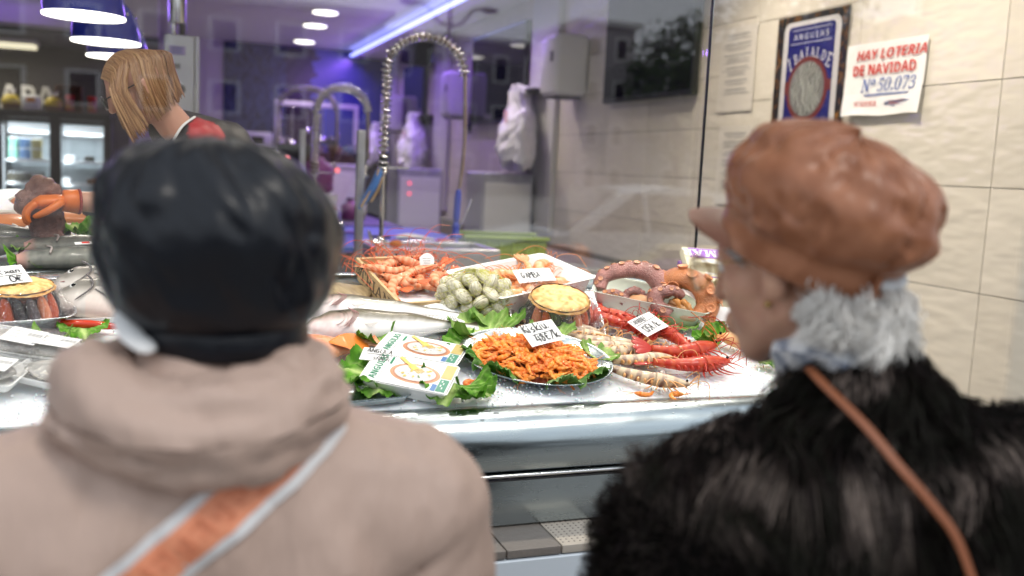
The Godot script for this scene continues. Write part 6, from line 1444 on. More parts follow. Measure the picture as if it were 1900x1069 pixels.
func food_left() -> void:
	crab(X(-0.315, 0.53, 0.008, 10, 0, 0), "wrapped crab shell with golden gratin at the left edge", 1.12)
	card("white price card lying on the left crab gratin", 0.11, 0.085, X(-0.355, 0.545, 0.112, 24, 0, 10), [["txan", 0.022, -0.005, -0.004, 0.0], ["_", 0.06, 0.015, 0.004, 0], ["0€", 0.028, 0.01, 0.036, 0]])
	# two sea bream on a white tray
	solo("bream_tray", tray_geo(0.30, 0.17, 0.018, 0.02, 0.08, 0.002, 0.004), M.foam, "flat white tray under the two sea bream", "tray", X(-0.11, 0.60, 0.002, 6))
	var br := [[0.0, 0.010, 0.010, 0.012], [0.06, 0.034, 0.024, 0.006], [0.2, 0.062, 0.036, 0.0], [0.42, 0.072, 0.038, 0.0], [0.75, 0.035, 0.02, 0.0], [0.88, 0.015, 0.008, 0.0], [1.0, 0.045, 0.002, 0.0]]
	for k in 2:
		var o := thing("sea_bream", ["front sea bream with a ringed eye beside the black cap", "rear sea bream with a dark grey forehead behind the front one"][k], "fish", X(-0.095, 0.575, 0.042, -4, 0, 20) if k == 0 else X(-0.105, 0.665, 0.05, 4, 0, 12), "sea bream on the white tray")
		var g := Geo.new(); fish_geo(g, 0.31, br, func(s, z, y):
			var c := Color(0.68, 0.63, 0.58).lerp(Color(0.13, 0.12, 0.10), clampf(0.72 - z * 1.35 + 0.25 * N(Vector3(s * 9.0, z * 3.0, 4.0)) + (0.25 if k == 1 else 0.0), 0, 0.9))
			if s > 0.26: c = c.lerp(Color(0.74, 0.52, 0.44), clampf(z, 0, 1) * 0.45)
			return c * (1.0 + 0.12 * fine.get_noise_2d(s * 160.0, z * 12.0)))
		part("body", g, M.wet, o)
		g = Geo.new(); g.ball(Vector3(-0.108, 0.0285, -0.012), Vector3(0.0105, 0.004, 0.0105)); var ey := part("eye", g, mat("eye_silver%d" % k, Color(0.6, 0.6, 0.58), 0.15), o)
		g = Geo.new(); g.ball(Vector3(-0.108, 0.0315, -0.012), Vector3(0.0065, 0.002, 0.0065)); part("pupil", g, M.black_gloss, ey)
		g = Geo.new(); g.tube(curve([Vector3(-0.085, 0.036, -0.052), Vector3(-0.066, 0.042, -0.02), Vector3(-0.066, 0.042, 0.01), Vector3(-0.10, 0.032, 0.044)], 14), [0.0006, 0.002, 0.0028, 0.003, 0.003, 0.003, 0.0028, 0.0026, 0.0024, 0.002, 0.002, 0.002, 0.0015, 0.0006], 6); part("gill_slit", g, mat("slit%d" % k, Color(0.10, 0.09, 0.09), 0.3), o)
		g = Geo.new(); g.tube(curve([Vector3(-0.155, 0.004, 0.014), Vector3(-0.14, 0.017, 0.02), Vector3(-0.125, 0.024, 0.024)], 8), 0.0016, 5); part("mouth", g, M.gill_red0, o)
		g = Geo.new(); g.col = Color(0.5, 0.46, 0.42)
		for q in 9: g.tube([Vector3(-0.055, 0.04, 0.006), Vector3(0.015 - 0.003 * q, 0.042, 0.0 + 0.006 * q)], [0.003, 0.001], 5)
		part("side_fin", g, M.wet, o)
	var ch := thing("red_pepper", "shiny red pepper strip under the front sea bream", "pepper", X(-0.17, 0.475, 0.012, -8))
	var cg := Geo.new(); cg.tube(curve([Vector3(-0.07, 0, 0), Vector3(0, 0.006, 0.006), Vector3(0.08, 0, 0.0)], 10), [0.005, 0.009, 0.011, 0.011, 0.011, 0.011, 0.01, 0.009, 0.007, 0.003], 10); part("pepper", cg, mat("pepper_red", Color(0.50, 0.035, 0.008), 0.12), ch)
	leaf(-0.175, 0.45, 190, 0.075, 31.1, "dark green lettuce leaf under the front sea bream", 0.15, 0.3, 0.01)
	leaf(-0.235, 0.375, 170, 0.055, 32.2, "round pale lettuce tuft by the wrapped packages", 0.6, 0.8, 0.014)
	# wrapped fish packages in the corner
	for k in 4:
		var xf: Transform3D = [X(-0.31, 0.335, 0.02, -28, 0, 6), X(-0.245, 0.30, 0.018, -24, 0, -4), X(-0.36, 0.20, 0.016, -20), X(-0.20, 0.18, 0.016, -30)][k]
		var o := thing("fish_package", ["film wrapped fish package with a barcode by the left crab", "film wrapped silver fish fillet beside the taupe hood", "film wrapped package at the lower left frame edge", "film wrapped silver fillet nearest the counter edge, left"][k], "package", xf, "film wrapped fish packages")
		part("tray", tray_geo(0.17, 0.10, 0.018, 0.012, 0.08, 0.002, 0.004), M.foam, o)
		var g := Geo.new(); g.grid(26, 10, true, func(u, w): var q := Vector3(cos(u * TAU) * sin(w * PI), cos(w * PI), sin(u * TAU) * sin(w * PI)); return Vector3(0, 0.018, 0) + q * Vector3(0.078, 0.013, 0.042) * (1.0 + 0.1 * N(q * 3.0 + Vector3(k, 0, 0))), func(u, w): return Color(0.62, 0.60, 0.56).lerp(Color(0.24, 0.24, 0.23), clampf(0.4 + 1.4 * N(Vector3(u * 5.0, w * 5.0, k)), 0, 1)))
		part("fillet", g, M.wet, o)
		g = Geo.new(); g.grid(40, 12, false, func(u, w): return Vector3((u - 0.5) * 0.20, 0.027 + 0.008 * sin(u * PI) * sin(w * PI) + 0.0022 * N(Vector3(u * 30.0, w * 6.0, k)), (w - 0.5) * 0.125)); part("film", g, M.film, o)
		if k != 3:
			part("sticker", boxg(Vector3(0.085, 0.0006, 0.06), 0.0, Vector3(0.03, 0.0385, 0.0)), M.paper, o)
			g = Geo.new(); for q in 12: g.box(Vector3(0.035 + 0.003 * q, 0.0391, -0.008), Vector3(0.0014 if q % 3 else 0.0007, 0.0004, 0.014))
			for q in 3: g.box(Vector3(0.01, 0.0391, -0.015 + 0.012 * q), Vector3(0.02, 0.0004, 0.0016))
			part("barcode", g, M.ink_grey, o)

func food_inside() -> void:
	# the part of the display behind the window, at the left
	var g := Geo.new(); g.grid(120, 60, false, func(u, w): var U := lerpf(-2.4, 0.42, u); var V := lerpf(0.90, 1.75, w); return C(U, V, -0.02 + 0.012 * noise.get_noise_2d(U * 6.0, V * 6.0) + 0.006 * fine.get_noise_2d(U * 90.0, V * 90.0)))
	var ice := struct("inner_ice_bed", g, M.ice); ice.set_meta("kind", "stuff"); tag(ice, "crushed ice of the inner display behind the window at the left", "ice")
	var tab := thing("inner_display", "steel table under the inner ice display behind the window", "display table")
	var b := X(0, 0).basis
	g = Geo.new(); g.box(C(-0.99, 1.325, -0.08), Vector3(2.86, 0.10, 0.88), 0.004, b); part("top", g, M.steel_plain, tab); part("body", boxg(Vector3(2.8, 1.1, 0.7), 0.004, Vector3(-0.99, 0.55, -3.35)), M.steel_plain, tab)
	# steel divider bar and packets
	var dv := thing("divider_bar", "slanting steel divider bar behind the sea bream", "bar", X(-0.16, 0.815, 0.018, 12))
	part("bar", boxg(Vector3(0.55, 0.014, 0.05), 0.005), M.steel_bright, dv); part("upstand", boxg(Vector3(0.55, 0.03, 0.006), 0.002, Vector3(0, -0.01, 0.024)), M.steel_bright, dv)
	var dk := [[0.0, 0.02, 0.016, 0], [0.08, 0.034, 0.026, 0], [0.4, 0.042, 0.032, 0], [0.8, 0.02, 0.015, 0], [0.92, 0.01, 0.006, 0], [1.0, 0.04, 0.002, 0]]
	for k in 4:
		var o := thing("dark_fish", ["dark grey fish with a red and white tag behind the divider bar", "second dark grey fish, lying just above the tagged one", "dark brown fish at the left edge above the lettuce", "dark fish far back under the lifted squid"][k], "fish", [X(-0.20, 0.90, 0.036, 12), X(-0.19, 0.985, 0.04, 10), X(-0.43, 0.985, 0.036, 20), X(-0.42, 1.10, 0.03, 4)][k], "dark fish behind the window")
		g = Geo.new(); fish_geo(g, 0.34, dk, func(s, z, y): return Color(0.055, 0.06, 0.055).lerp(Color(0.20, 0.20, 0.17), clampf(0.2 + 0.6 * z + 0.5 * N(Vector3(s * 14.0, z * 3.0, k)), 0, 1)).lerp(Color(0.45, 0.25, 0.2), 1.0 - smoothstep(0.02, 0.10, s)))
		part("body", g, M.wet, o)
		g = Geo.new(); g.tube(curve([Vector3(-0.09, 0.026, -0.03), Vector3(-0.082, 0.033, 0.0), Vector3(-0.09, 0.028, 0.03)], 8), 0.003, 6); part("gill_slit", g, mat("slit_pale%d" % k, Color(0.3, 0.26, 0.24), 0.3), o)
		if k == 0:
			var tg := part("tag", boxg(Vector3(0.045, 0.0015, 0.02), 0.0005, Vector3(0.0, 0.037, -0.012)), M.paper, o); part("tag_print", boxg(Vector3(0.02, 0.0008, 0.012), 0.0, Vector3(0.006, 0.0385, -0.012)), M.ink_red, tg)
	leaf(-0.33, 0.90, 185, 0.095, 41.0, "dark green lettuce leaves along the divider bar at the left edge", 0.1, 0.4, 0.02)
	leaf(-0.245, 0.925, 175, 0.06, 41.7, "curly lettuce leaf below the tagged dark fish", 0.2, 0.4, 0.02)
	leaf(-0.36, 0.975, 120, 0.055, 42.5, "light lettuce leaf between the dark fish at the left", 0.4, 0.5, 0.03)
	leaf(-0.235, 1.16, 30, 0.085, 43.5, "curly green lettuce clump right of the lifted squid", 0.3, 0.7, 0.02)
	leaf(-0.195, 1.12, 80, 0.075, 44.6, "dark lettuce clump beside the orange ridged block", 0.15, 0.7, 0.02)
	leaf(-0.29, 1.09, 10, 0.045, 45.1, "small yellow green lettuce sprig at the squid's foot", 0.5, 0.6, 0.03)
	var bk := thing("orange_brush", "orange ridged plastic block standing on the ice by the cap", "block", X(-0.175, 0.985, 0.03, -12, 0, 35))
	var om := mat("amber", Color(0.52, 0.22, 0.02), 0.35)
	part("back", boxg(Vector3(0.075, 0.06, 0.02), 0.004), om, bk)
	for k in 6: part("ridge", boxg(Vector3(0.06, 0.005, 0.01), 0.002, Vector3(0.004, -0.024 + 0.0095 * k, 0.014)), om, bk)
	var sm := mat("salmon", Color(0.66, 0.24, 0.09), 0.25)
	for k in 4:
		var o := thing("salmon_steak", ["salmon steak right of the lifted squid under the glove", "salmon fillet at the far left edge", "orange fish fillet left of the squid's foot", "pale salmon slice farther back beside the glove"][k], "fish steak", [X(-0.245, 1.345, 0.016, 8), X(-0.46, 1.255, 0.016, 25), X(-0.50, 1.19, 0.012, 10), X(-0.36, 1.50, 0.012, 0)][k], "salmon pieces behind the window")
		g = Geo.new(); g.grid(24, 10, true, func(u, w): var q := Vector3(cos(u * TAU) * sin(w * PI), cos(w * PI), sin(u * TAU) * sin(w * PI)); return q * Vector3(0.10, 0.020, 0.055) * (1.0 + 0.08 * N(q * 2.0))); part("flesh", g, sm, o)
		g = Geo.new(); g.tube(curve([Vector3(-0.1, 0.0, 0.0), Vector3(-0.05, 0.012, -0.048), Vector3(0.05, 0.012, -0.05), Vector3(0.1, 0.0, 0.0)], 16), 0.008, 8); part("skin", g, mat("skin_pale%d" % k, Color(0.6, 0.58, 0.52), 0.3), o)
	# the lifted squid
	var sq := thing("lifted_squid", "glistening brown squid held up by the orange glove", "squid", at(Vector3(-0.335, 1.275, -3.08)))
	var bd := Body.new(); bd.k = 0.03
	bd.bone(Vector3(0.012, 0.175, 0), Vector3(-0.006, 0.11, 0.0), 0.020, 0.036); bd.bone(Vector3(-0.006, 0.11, 0), Vector3(0.012, 0.04, 0.0), 0.036, 0.026); bd.bone(Vector3(0.012, 0.04, 0.0), Vector3(0.04, -0.02, 0.03), 0.030, 0.05); bd.bone(Vector3(0.03, -0.02, 0.03), Vector3(-0.02, -0.03, 0.03), 0.04, 0.03); bd.bone(Vector3(0.04, 0.14, 0.01), Vector3(0.05, 0.05, 0.01), 0.02, 0.022)
	bd.bone(Vector3(-0.035, 0.125, 0.01), Vector3(-0.045, 0.10, 0.0), 0.018, 0.012); bd.bone(Vector3(0.05, -0.015, 0.02), Vector3(0.12, -0.025, 0.02), 0.03, 0.012); bd.bone(Vector3(0.0, 0.17, 0.01), Vector3(0.05, 0.155, 0.02), 0.016, 0.014)
	bd.wrinkle = func(p): return 0.010 * N(p * 26.0) + 0.005 * N(p * 60.0)
	g = Geo.new(); bd.mesh_into(g, 0.006, func(p): return Color(0.16, 0.085, 0.07).lerp(Color(0.34, 0.19, 0.15), clampf(0.45 + 0.9 * N(p * 22.0), 0, 1)))
	var sqm := mat("slimy", Color(1, 1, 1), 0.12, 0.0, true); bump(sqm, 0.05, 0.5, 9.0); part("body", g, sqm, sq)

# ---------------------------------------------------------------- people
func head_body(kk := 0.022) -> Body:
	var b := Body.new(); b.k = kk
	b.bone(Vector3(0, 0.045, -0.015), Vector3(0, 0.03, -0.05), 0.083, 0.078)
	b.bone(Vector3(0, 0.06, 0.03), Vector3(0, 0.03, 0.045), 0.055, 0.05)
	for s in [-1.0, 1.0]:
		b.bone(Vector3(s * 0.036, -0.012, 0.045), Vector3(s * 0.03, -0.04, 0.045), 0.036, 0.032)
		b.bone(Vector3(s * 0.052, -0.045, -0.01), Vector3(s * 0.022, -0.088, 0.05), 0.026, 0.022)
		b.bone(Vector3(s * 0.03, 0.038, 0.079), Vector3(s * 0.045, 0.036, 0.068), 0.010, 0.009)
		b.bone(Vector3(s * 0.08, 0.018, -0.012), Vector3(s * 0.080, -0.02, -0.006), 0.013, 0.010)
		b.bone(Vector3(s * 0.086, 0.020, -0.022), Vector3(s * 0.084, -0.012, -0.018), 0.007, 0.006)
	b.bone(Vector3(0, -0.05, 0.03), Vector3(0, -0.092, 0.055), 0.045, 0.024)
	b.bone(Vector3(0, 0.022, 0.090), Vector3(0, -0.018, 0.106), 0.009, 0.013)
	b.bone(Vector3(-0.018, -0.053, 0.086), Vector3(0.018, -0.053, 0.086), 0.007, 0.007)
	b.bone(Vector3(-0.014, -0.066, 0.084), Vector3(0.014, -0.066, 0.084), 0.007, 0.007)
	b.bone(Vector3(0, -0.06, -0.03), Vector3(0, -0.20, -0.05), 0.052, 0.06)
	return b

func head(o: Node3D, xf: Transform3D, skin: Color, cell: float) -> void:
	var b := head_body(); var g := Geo.new()
	b.mesh_into(g, cell, func(p):
		var c := skin
		if p.y > -0.075 and p.y < -0.046 and absf(p.x) < 0.026 and p.z > 0.078: c = c.lerp(Color(0.35, 0.10, 0.09), 0.6)
		return c.lerp(Color(0.42, 0.18, 0.13), clampf(0.2 + 0.5 * N(p * 24.0), 0, 0.4)))
	part("head", g, M.skin, o, xf)
	g = Geo.new()
	for s in [-1.0, 1.0]: g.ball(Vector3(s * 0.031, 0.018, 0.080), Vector3(0.0125, 0.0085, 0.010), 12, 8)
	part("eyes", g, M.paper, o, xf)
	g = Geo.new()
	for s in [-1.0, 1.0]: g.ball(Vector3(s * 0.031, 0.016, 0.0885), Vector3(0.005, 0.005, 0.003), 10, 6)
	part("irises", g, M.black_gloss, o, xf)

func legs(o: Node3D, base: Vector3, yaw: float, c: Material) -> void:
	var xf := at(base, yaw)
	for s in [-1.0, 1.0]:
		var g := Geo.new(); g.tube(curve([Vector3(s * 0.10, 0.62, 0), Vector3(s * 0.10, 0.42, 0.01), Vector3(s * 0.10, 0.10, -0.01), Vector3(s * 0.10, 0.04, 0)], 8), [0.085, 0.08, 0.072, 0.066, 0.062, 0.058, 0.055, 0.055], 12); part("trouser_leg", g, c, o, xf)
		g = Geo.new(); g.tube(curve([Vector3(s * 0.10, 0.045, -0.05), Vector3(s * 0.10, 0.05, 0.05), Vector3(s * 0.105, 0.035, 0.17)], 8), [0.03, 0.044, 0.046, 0.045, 0.044, 0.042, 0.036, 0.02], 12, 0.9); part("shoe", g, M.black_plastic, o, xf)

func hand_geo(g: Geo, xf: Transform3D, curl := 0.8) -> void:      # palm along +X, fingers forward
	g.tube([xf * Vector3(-0.045, 0, 0), xf * Vector3(0.0, 0, 0), xf * Vector3(0.04, 0, 0), xf * Vector3(0.06, -0.004, 0)], [0.024, 0.036, 0.038, 0.026], 12, 0.55)
	for k in 4:
		var z := -0.027 + 0.018 * k; var L: float = [0.066, 0.075, 0.07, 0.055][k]; var p := Vector3(0.055, 0, z); var pts := [xf * p]; var a := 0.0
		for q in 3: a += curl * 0.7; p += Vector3(cos(a), -sin(a), 0) * L * [0.45, 0.32, 0.23][q]; pts.append(xf * p)
		g.tube(curve(pts, 8), [0.0095, 0.0098, 0.0095, 0.009, 0.009, 0.0085, 0.008, 0.005], 8)
	g.tube(curve([xf * Vector3(-0.01, 0, -0.03), xf * Vector3(0.02, -0.015, -0.05), xf * Vector3(0.05, -0.03, -0.045), xf * Vector3(0.066, -0.036, -0.035)], 8), [0.013, 0.0125, 0.012, 0.0115, 0.011, 0.0105, 0.009, 0.006], 8)

func on_surface(b: Body, p: Vector3, dir: Vector3) -> Vector3:       # from p along dir to the body
	for k in 60:
		var d := b.eval(p)
		if d < 0.0015: break
		p += dir * maxf(d * 0.8, 0.001)
	return p

func customer_left() -> void:
	var o := thing("person", "customer in a taupe padded coat and black leather cap with an orange bag strap", "person", Transform3D())
	mat("skin", Color(1, 1, 1), 0.5, 0.0, true); M.skin.subsurf_scatter_enabled = true; M.skin.subsurf_scatter_strength = 0.12
	var coat := Color(0.45, 0.322, 0.262)
	var cm := mat("taupe_cloth", coat, 0.62); cm.rim_enabled = true; cm.rim = 0.15
	cm.heightmap_enabled = true; cm.heightmap_scale = 0.5; cm.heightmap_texture = noise_tex(0.014, 3); cm.uv1_triplanar = true; cm.uv1_scale = Vector3(3.2, 1.0, 3.2)
	var b := Body.new(); b.k = 0.06
	for s in [-1.0, 1.0]:
		var x: float = 0.045 + s * 0.115
		b.bone(Vector3(x, 0.52, -1.12), Vector3(x, 1.10, -1.12), 0.165, 0.135)
		b.bone(Vector3(0.045 + s * 0.04, 1.18, -1.13), Vector3(0.045 + s * 0.225, 1.15, -1.12), 0.09, 0.088)
		b.bone(Vector3(0.045 + s * 0.255, 1.11, -1.12), Vector3(0.045 + s * 0.30, 0.86, -1.10), 0.094, 0.082)
		b.bone(Vector3(0.045 + s * 0.30, 0.86, -1.10), Vector3(0.045 + s * 0.14, 0.84, -1.33), 0.078, 0.06)
	b.bone(Vector3(0.045, 1.15, -1.13), Vector3(0.045, 1.27, -1.14), 0.12, 0.09)
	b.wrinkle = func(p):
		var q := 0.012 * N(Vector3(p.x * 8.0, p.y * 4.0, p.z * 8.0)) + 0.009 * absf(N(Vector3(p.x * 16.0 + 4.0 * p.y, p.y * 9.0, p.z * 14.0)))
		q += 0.010 * exp(-pow((p.y - 1.035 - 0.02 * sin(p.x * 9.0)) / 0.010, 2.0)) * (1.0 if p.z > -1.1 else 0.0)       # seam across the back
		q += 0.005 * exp(-pow((p.x - 0.20 - 0.1 * (1.1 - p.y)) / 0.010, 2.0)) * (1.0 if p.z > -1.1 and p.y < 1.035 else 0.0)
		if p.z > -1.1:
			for c in 4:
				var cx: float = [-0.02, 0.05, -0.12, 0.27][c]; var cy: float = [1.085, 1.065, 1.04, 1.06][c]
				q += [0.012, 0.010, 0.010, 0.012][c] * exp(-pow((p.y - cy - [0.5, -0.25, -0.5, 0.9][c] * (p.x - cx) - 0.01 * sin(p.x * 30.0)) / 0.008, 2.0)) * exp(-pow((p.x - cx) / 0.06, 2.0))
		return q
	var g := Geo.new(); b.mesh_into(g, 0.0115); part("coat", g, cm, o)
	# rolled hood round the neck
	g = Geo.new()
	g.grid(120, 34, true, func(u, w):
		var a: float = u * TAU; var t: float = w * TAU
		var back := 0.5 + 0.5 * sin(a)                      # +Z, towards the street
		var fold: float = 0.006 * sin(t * 2.0 + 3.0 * sin(a + 0.6)) + 0.011 * N(Vector3(cos(a) * 0.9, t * 1.1, sin(a) * 0.9)) + 0.006 * N(Vector3(cos(a) * 2.6, t * 2.2 + a, sin(a) * 2.6))
		for c in 4:
			var t0: float = [0.15, 0.9, 1.7, 5.6][c] + 0.35 * sin(a * [1.0, 2.0, 1.5, 1.0][c] + c * 2.0)
			fold -= 0.010 * exp(-pow(wrapf(t - t0, -PI, PI) / 0.13, 2.0)) * clampf(0.4 + 1.4 * N(Vector3(cos(a) * 1.2, c * 5.0, sin(a) * 1.2)) + 0.7 * pow(maxf(0.0, cos(a - 0.4)), 2.0), 0.0, 1.0)
		var r: float = 0.048 + 0.013 * back + fold
		var R := Vector3(0.112 * cos(a), 0, 0.092 * sin(a))
		var dirv := Vector3(cos(a), 0, sin(a))
		return Vector3(0.043, 1.283 - 0.012 * back + 0.010 * cos(a * 2.0), -1.115) + R + dirv * r * cos(t) * 0.92 + Vector3.UP * r * sin(t) * 1.0)
	part("hood_roll", g, cm, o)
	g = Geo.new()
	g.grid(90, 20, false, func(u, w):
		var a: float = lerpf(0.35, 3.3, u); var t: float = w * TAU
		var taper := sin(u * PI)
		var r: float = (0.014 + 0.024 * pow(taper, 0.6)) * (1.0 + 0.25 * N(Vector3(a * 2.0, t * 0.5, 8.0)))
		return Vector3(0.036, 1.262 - 0.012 * sin(a) + 0.008 * sin(a * 3.0), -1.105) + Vector3(0.128 * cos(a), 0, 0.090 * sin(a)) + Vector3(cos(a), 0, sin(a)) * r * cos(t) + Vector3.UP * r * 0.8 * sin(t))
	part("hood_fold", g, cm, o)
	# head and hair
	var hx := at(Vector3(0.05, 1.405, -1.17), 200)
	head(o, hx, Color(0.46, 0.25, 0.18), 0.007)
	g = Geo.new()
	g.grid(30, 12, true, func(u, w): var q := Vector3(cos(u * TAU) * sin(w * PI), cos(w * PI), sin(u * TAU) * sin(w * PI)); return Vector3(0.055, 1.41, -1.155) + q * Vector3(0.088, 0.09, 0.095) + q * 0.004 * N(q * 12.0)); part("hair", g, mat("dark_hair", Color(0.015, 0.012, 0.01), 0.5), o)
	g = Geo.new(); g.tube(curve([Vector3(-0.040, 1.375, -1.135), Vector3(-0.030, 1.352, -1.105), Vector3(-0.008, 1.338, -1.08)], 8), [0.006, 0.012, 0.014, 0.014, 0.014, 0.013, 0.012, 0.006], 8, 0.5); part("white_collar", g, M.paper, o)
	# black leather cap
	var prof := [Vector2(0.090, -0.130), Vector2(0.098, -0.116), Vector2(0.104, -0.102), Vector2(0.118, -0.088), Vector2(0.134, -0.060), Vector2(0.145, -0.026), Vector2(0.148, 0.006), Vector2(0.143, 0.038), Vector2(0.128, 0.068), Vector2(0.100, 0.093), Vector2(0.058, 0.109), Vector2(0.0, 0.114)]
	g = Geo.new()
	g.grid(120, 44, true, func(u, w):
		var q: float = w * (prof.size() - 1); var k := mini(int(q), prof.size() - 2); var pr: Vector2 = (prof[k] as Vector2).cubic_interpolate(prof[k + 1], prof[maxi(k - 1, 0)], prof[mini(k + 2, prof.size() - 1)], q - k)
		var a: float = u * TAU; var dirv := Vector3(cos(a), 0, sin(a))
		var gath: float = exp(-pow((w - 0.30) / 0.17, 2.0))
		var wr: float = 0.0016 * gath * sin(a * 7.0 + 2.5 * sin(a * 2.0)) + 0.015 * N(Vector3(cos(a) * 1.1, w * 2.3, sin(a) * 1.1)) * smoothstep(0.15, 0.4, w) - 0.0065 * pow(1.0 - absf(N(Vector3(cos(a) * 1.4 + w * 1.2, w * 2.6 + 0.8 * cos(a), sin(a) * 1.4))), 6.0) * smoothstep(0.2, 0.5, w) * (1.0 - smoothstep(0.75, 1.0, w))
		return Vector3(0.068, 1.457, -1.165) + Vector3(dirv.x * 0.965, 0, dirv.z * 0.95) * (pr.x + wr * minf(1.0, pr.x * 20.0)) + Vector3(-0.010 * w, pr.y + wr * 0.4 + 0.012 * cos(a + 2.7) * smoothstep(0.2, 0.5, w) * (1.0 - w), 0.0))
	var lm := mat("black_leather", Color(0.0045, 0.0058, 0.0098), 0.35); lm.metallic_specular = 0.40; bump(lm, 0.012, 0.12, 2.5, 3)
	var lc := part("cap", g, lm, o)
	g = Geo.new()
	g.grid(72, 8, true, func(u, w):
		var a: float = u * TAU; var t: float = w * TAU
		return Vector3(0.068 + cos(a) * (0.0985 + 0.004 * cos(t)), 1.343 + 0.017 * sin(t) + 0.003 * sin(a * 3.0), -1.165 + sin(a) * (0.097 + 0.004 * cos(t))))
	part("cap_band", g, lm, lc)
	g = Geo.new(); g.box(Vector3(0.085, 1.343, -1.0635), Vector3(0.045, 0.014, 0.004), 0.001); part("buckle_tab", g, lm, lc)
	# bag strap over the back
	var sp := []; var nn := []
	for k in 26:
		var q := k / 25.0
		var p := on_surface(b, Vector3(lerpf(0.178, -0.13, q), lerpf(1.270, 1.03, pow(q, 1.0)), -0.7), Vector3(0, 0, -1))
		sp.append(p)
	var across := Vector3(0.66, 0.745, 0.0).normalized() * -1.0
	across = Vector3(0.745, -0.66, 0).normalized()
	var ribbon := func(o0: float, o1: float, lift: float) -> Geo:
		var rg := Geo.new(); rg.grid(4, 50, false, func(u, w):
			var q: float = w * 25.0; var k := mini(int(q), 24); var p: Vector3 = (sp[k] as Vector3).lerp(sp[k + 1], q - k)
			var c0: float = lerpf(o0, o1, u)
			var z1 := on_surface(b, Vector3(p.x, p.y, -0.7) + across * c0, Vector3(0, 0, -1))
			return Vector3(p.x + across.x * c0, p.y + across.y * c0, maxf(z1.z, p.z - 0.01) + 0.004 + lift))
		return rg
	part("bag_strap", ribbon.call(-0.033, 0.033, 0.0), mat("strap_grey", Color(0.62, 0.61, 0.61), 0.7), o)
	var so := part("strap_band", ribbon.call(-0.0215, 0.0215, 0.0015), mat("strap_orange", Color(0.72, 0.27, 0.145), 0.65), o)
	g = Geo.new()
	for k in 15:
		var i := 2 + k * 1.5; var p: Vector3 = (sp[int(i)] as Vector3).lerp(sp[mini(int(i) + 1, 25)], i - int(i)) + Vector3(0, 0, 0.0072)
		var al: Vector3 = ((sp[mini(int(i) + 2, 25)] as Vector3) - (sp[int(i)] as Vector3)).normalized(); var n := al.cross(across).normalized(); var bs := Basis(across, n, across.cross(n))
		var s := 1.0 if k % 2 else -1.0
		for q in [[Vector3(0, 0, -0.006), Vector3(0.024, 0.0012, 0.0035)], [Vector3(s * 0.0105, 0, 0.001), Vector3(0.0035, 0.0012, 0.015)], [Vector3(-s * 0.002, 0, 0.004), Vector3(0.010, 0.0012, 0.0035)]]: g.box(p + bs * q[0], q[1], 0.0, bs)
	part("key_pattern", g, mat("strap_deep", Color(0.62, 0.20, 0.10), 0.65), so)
	legs(o, Vector3(0.045, 0, -1.12), 180, M.black_plastic)

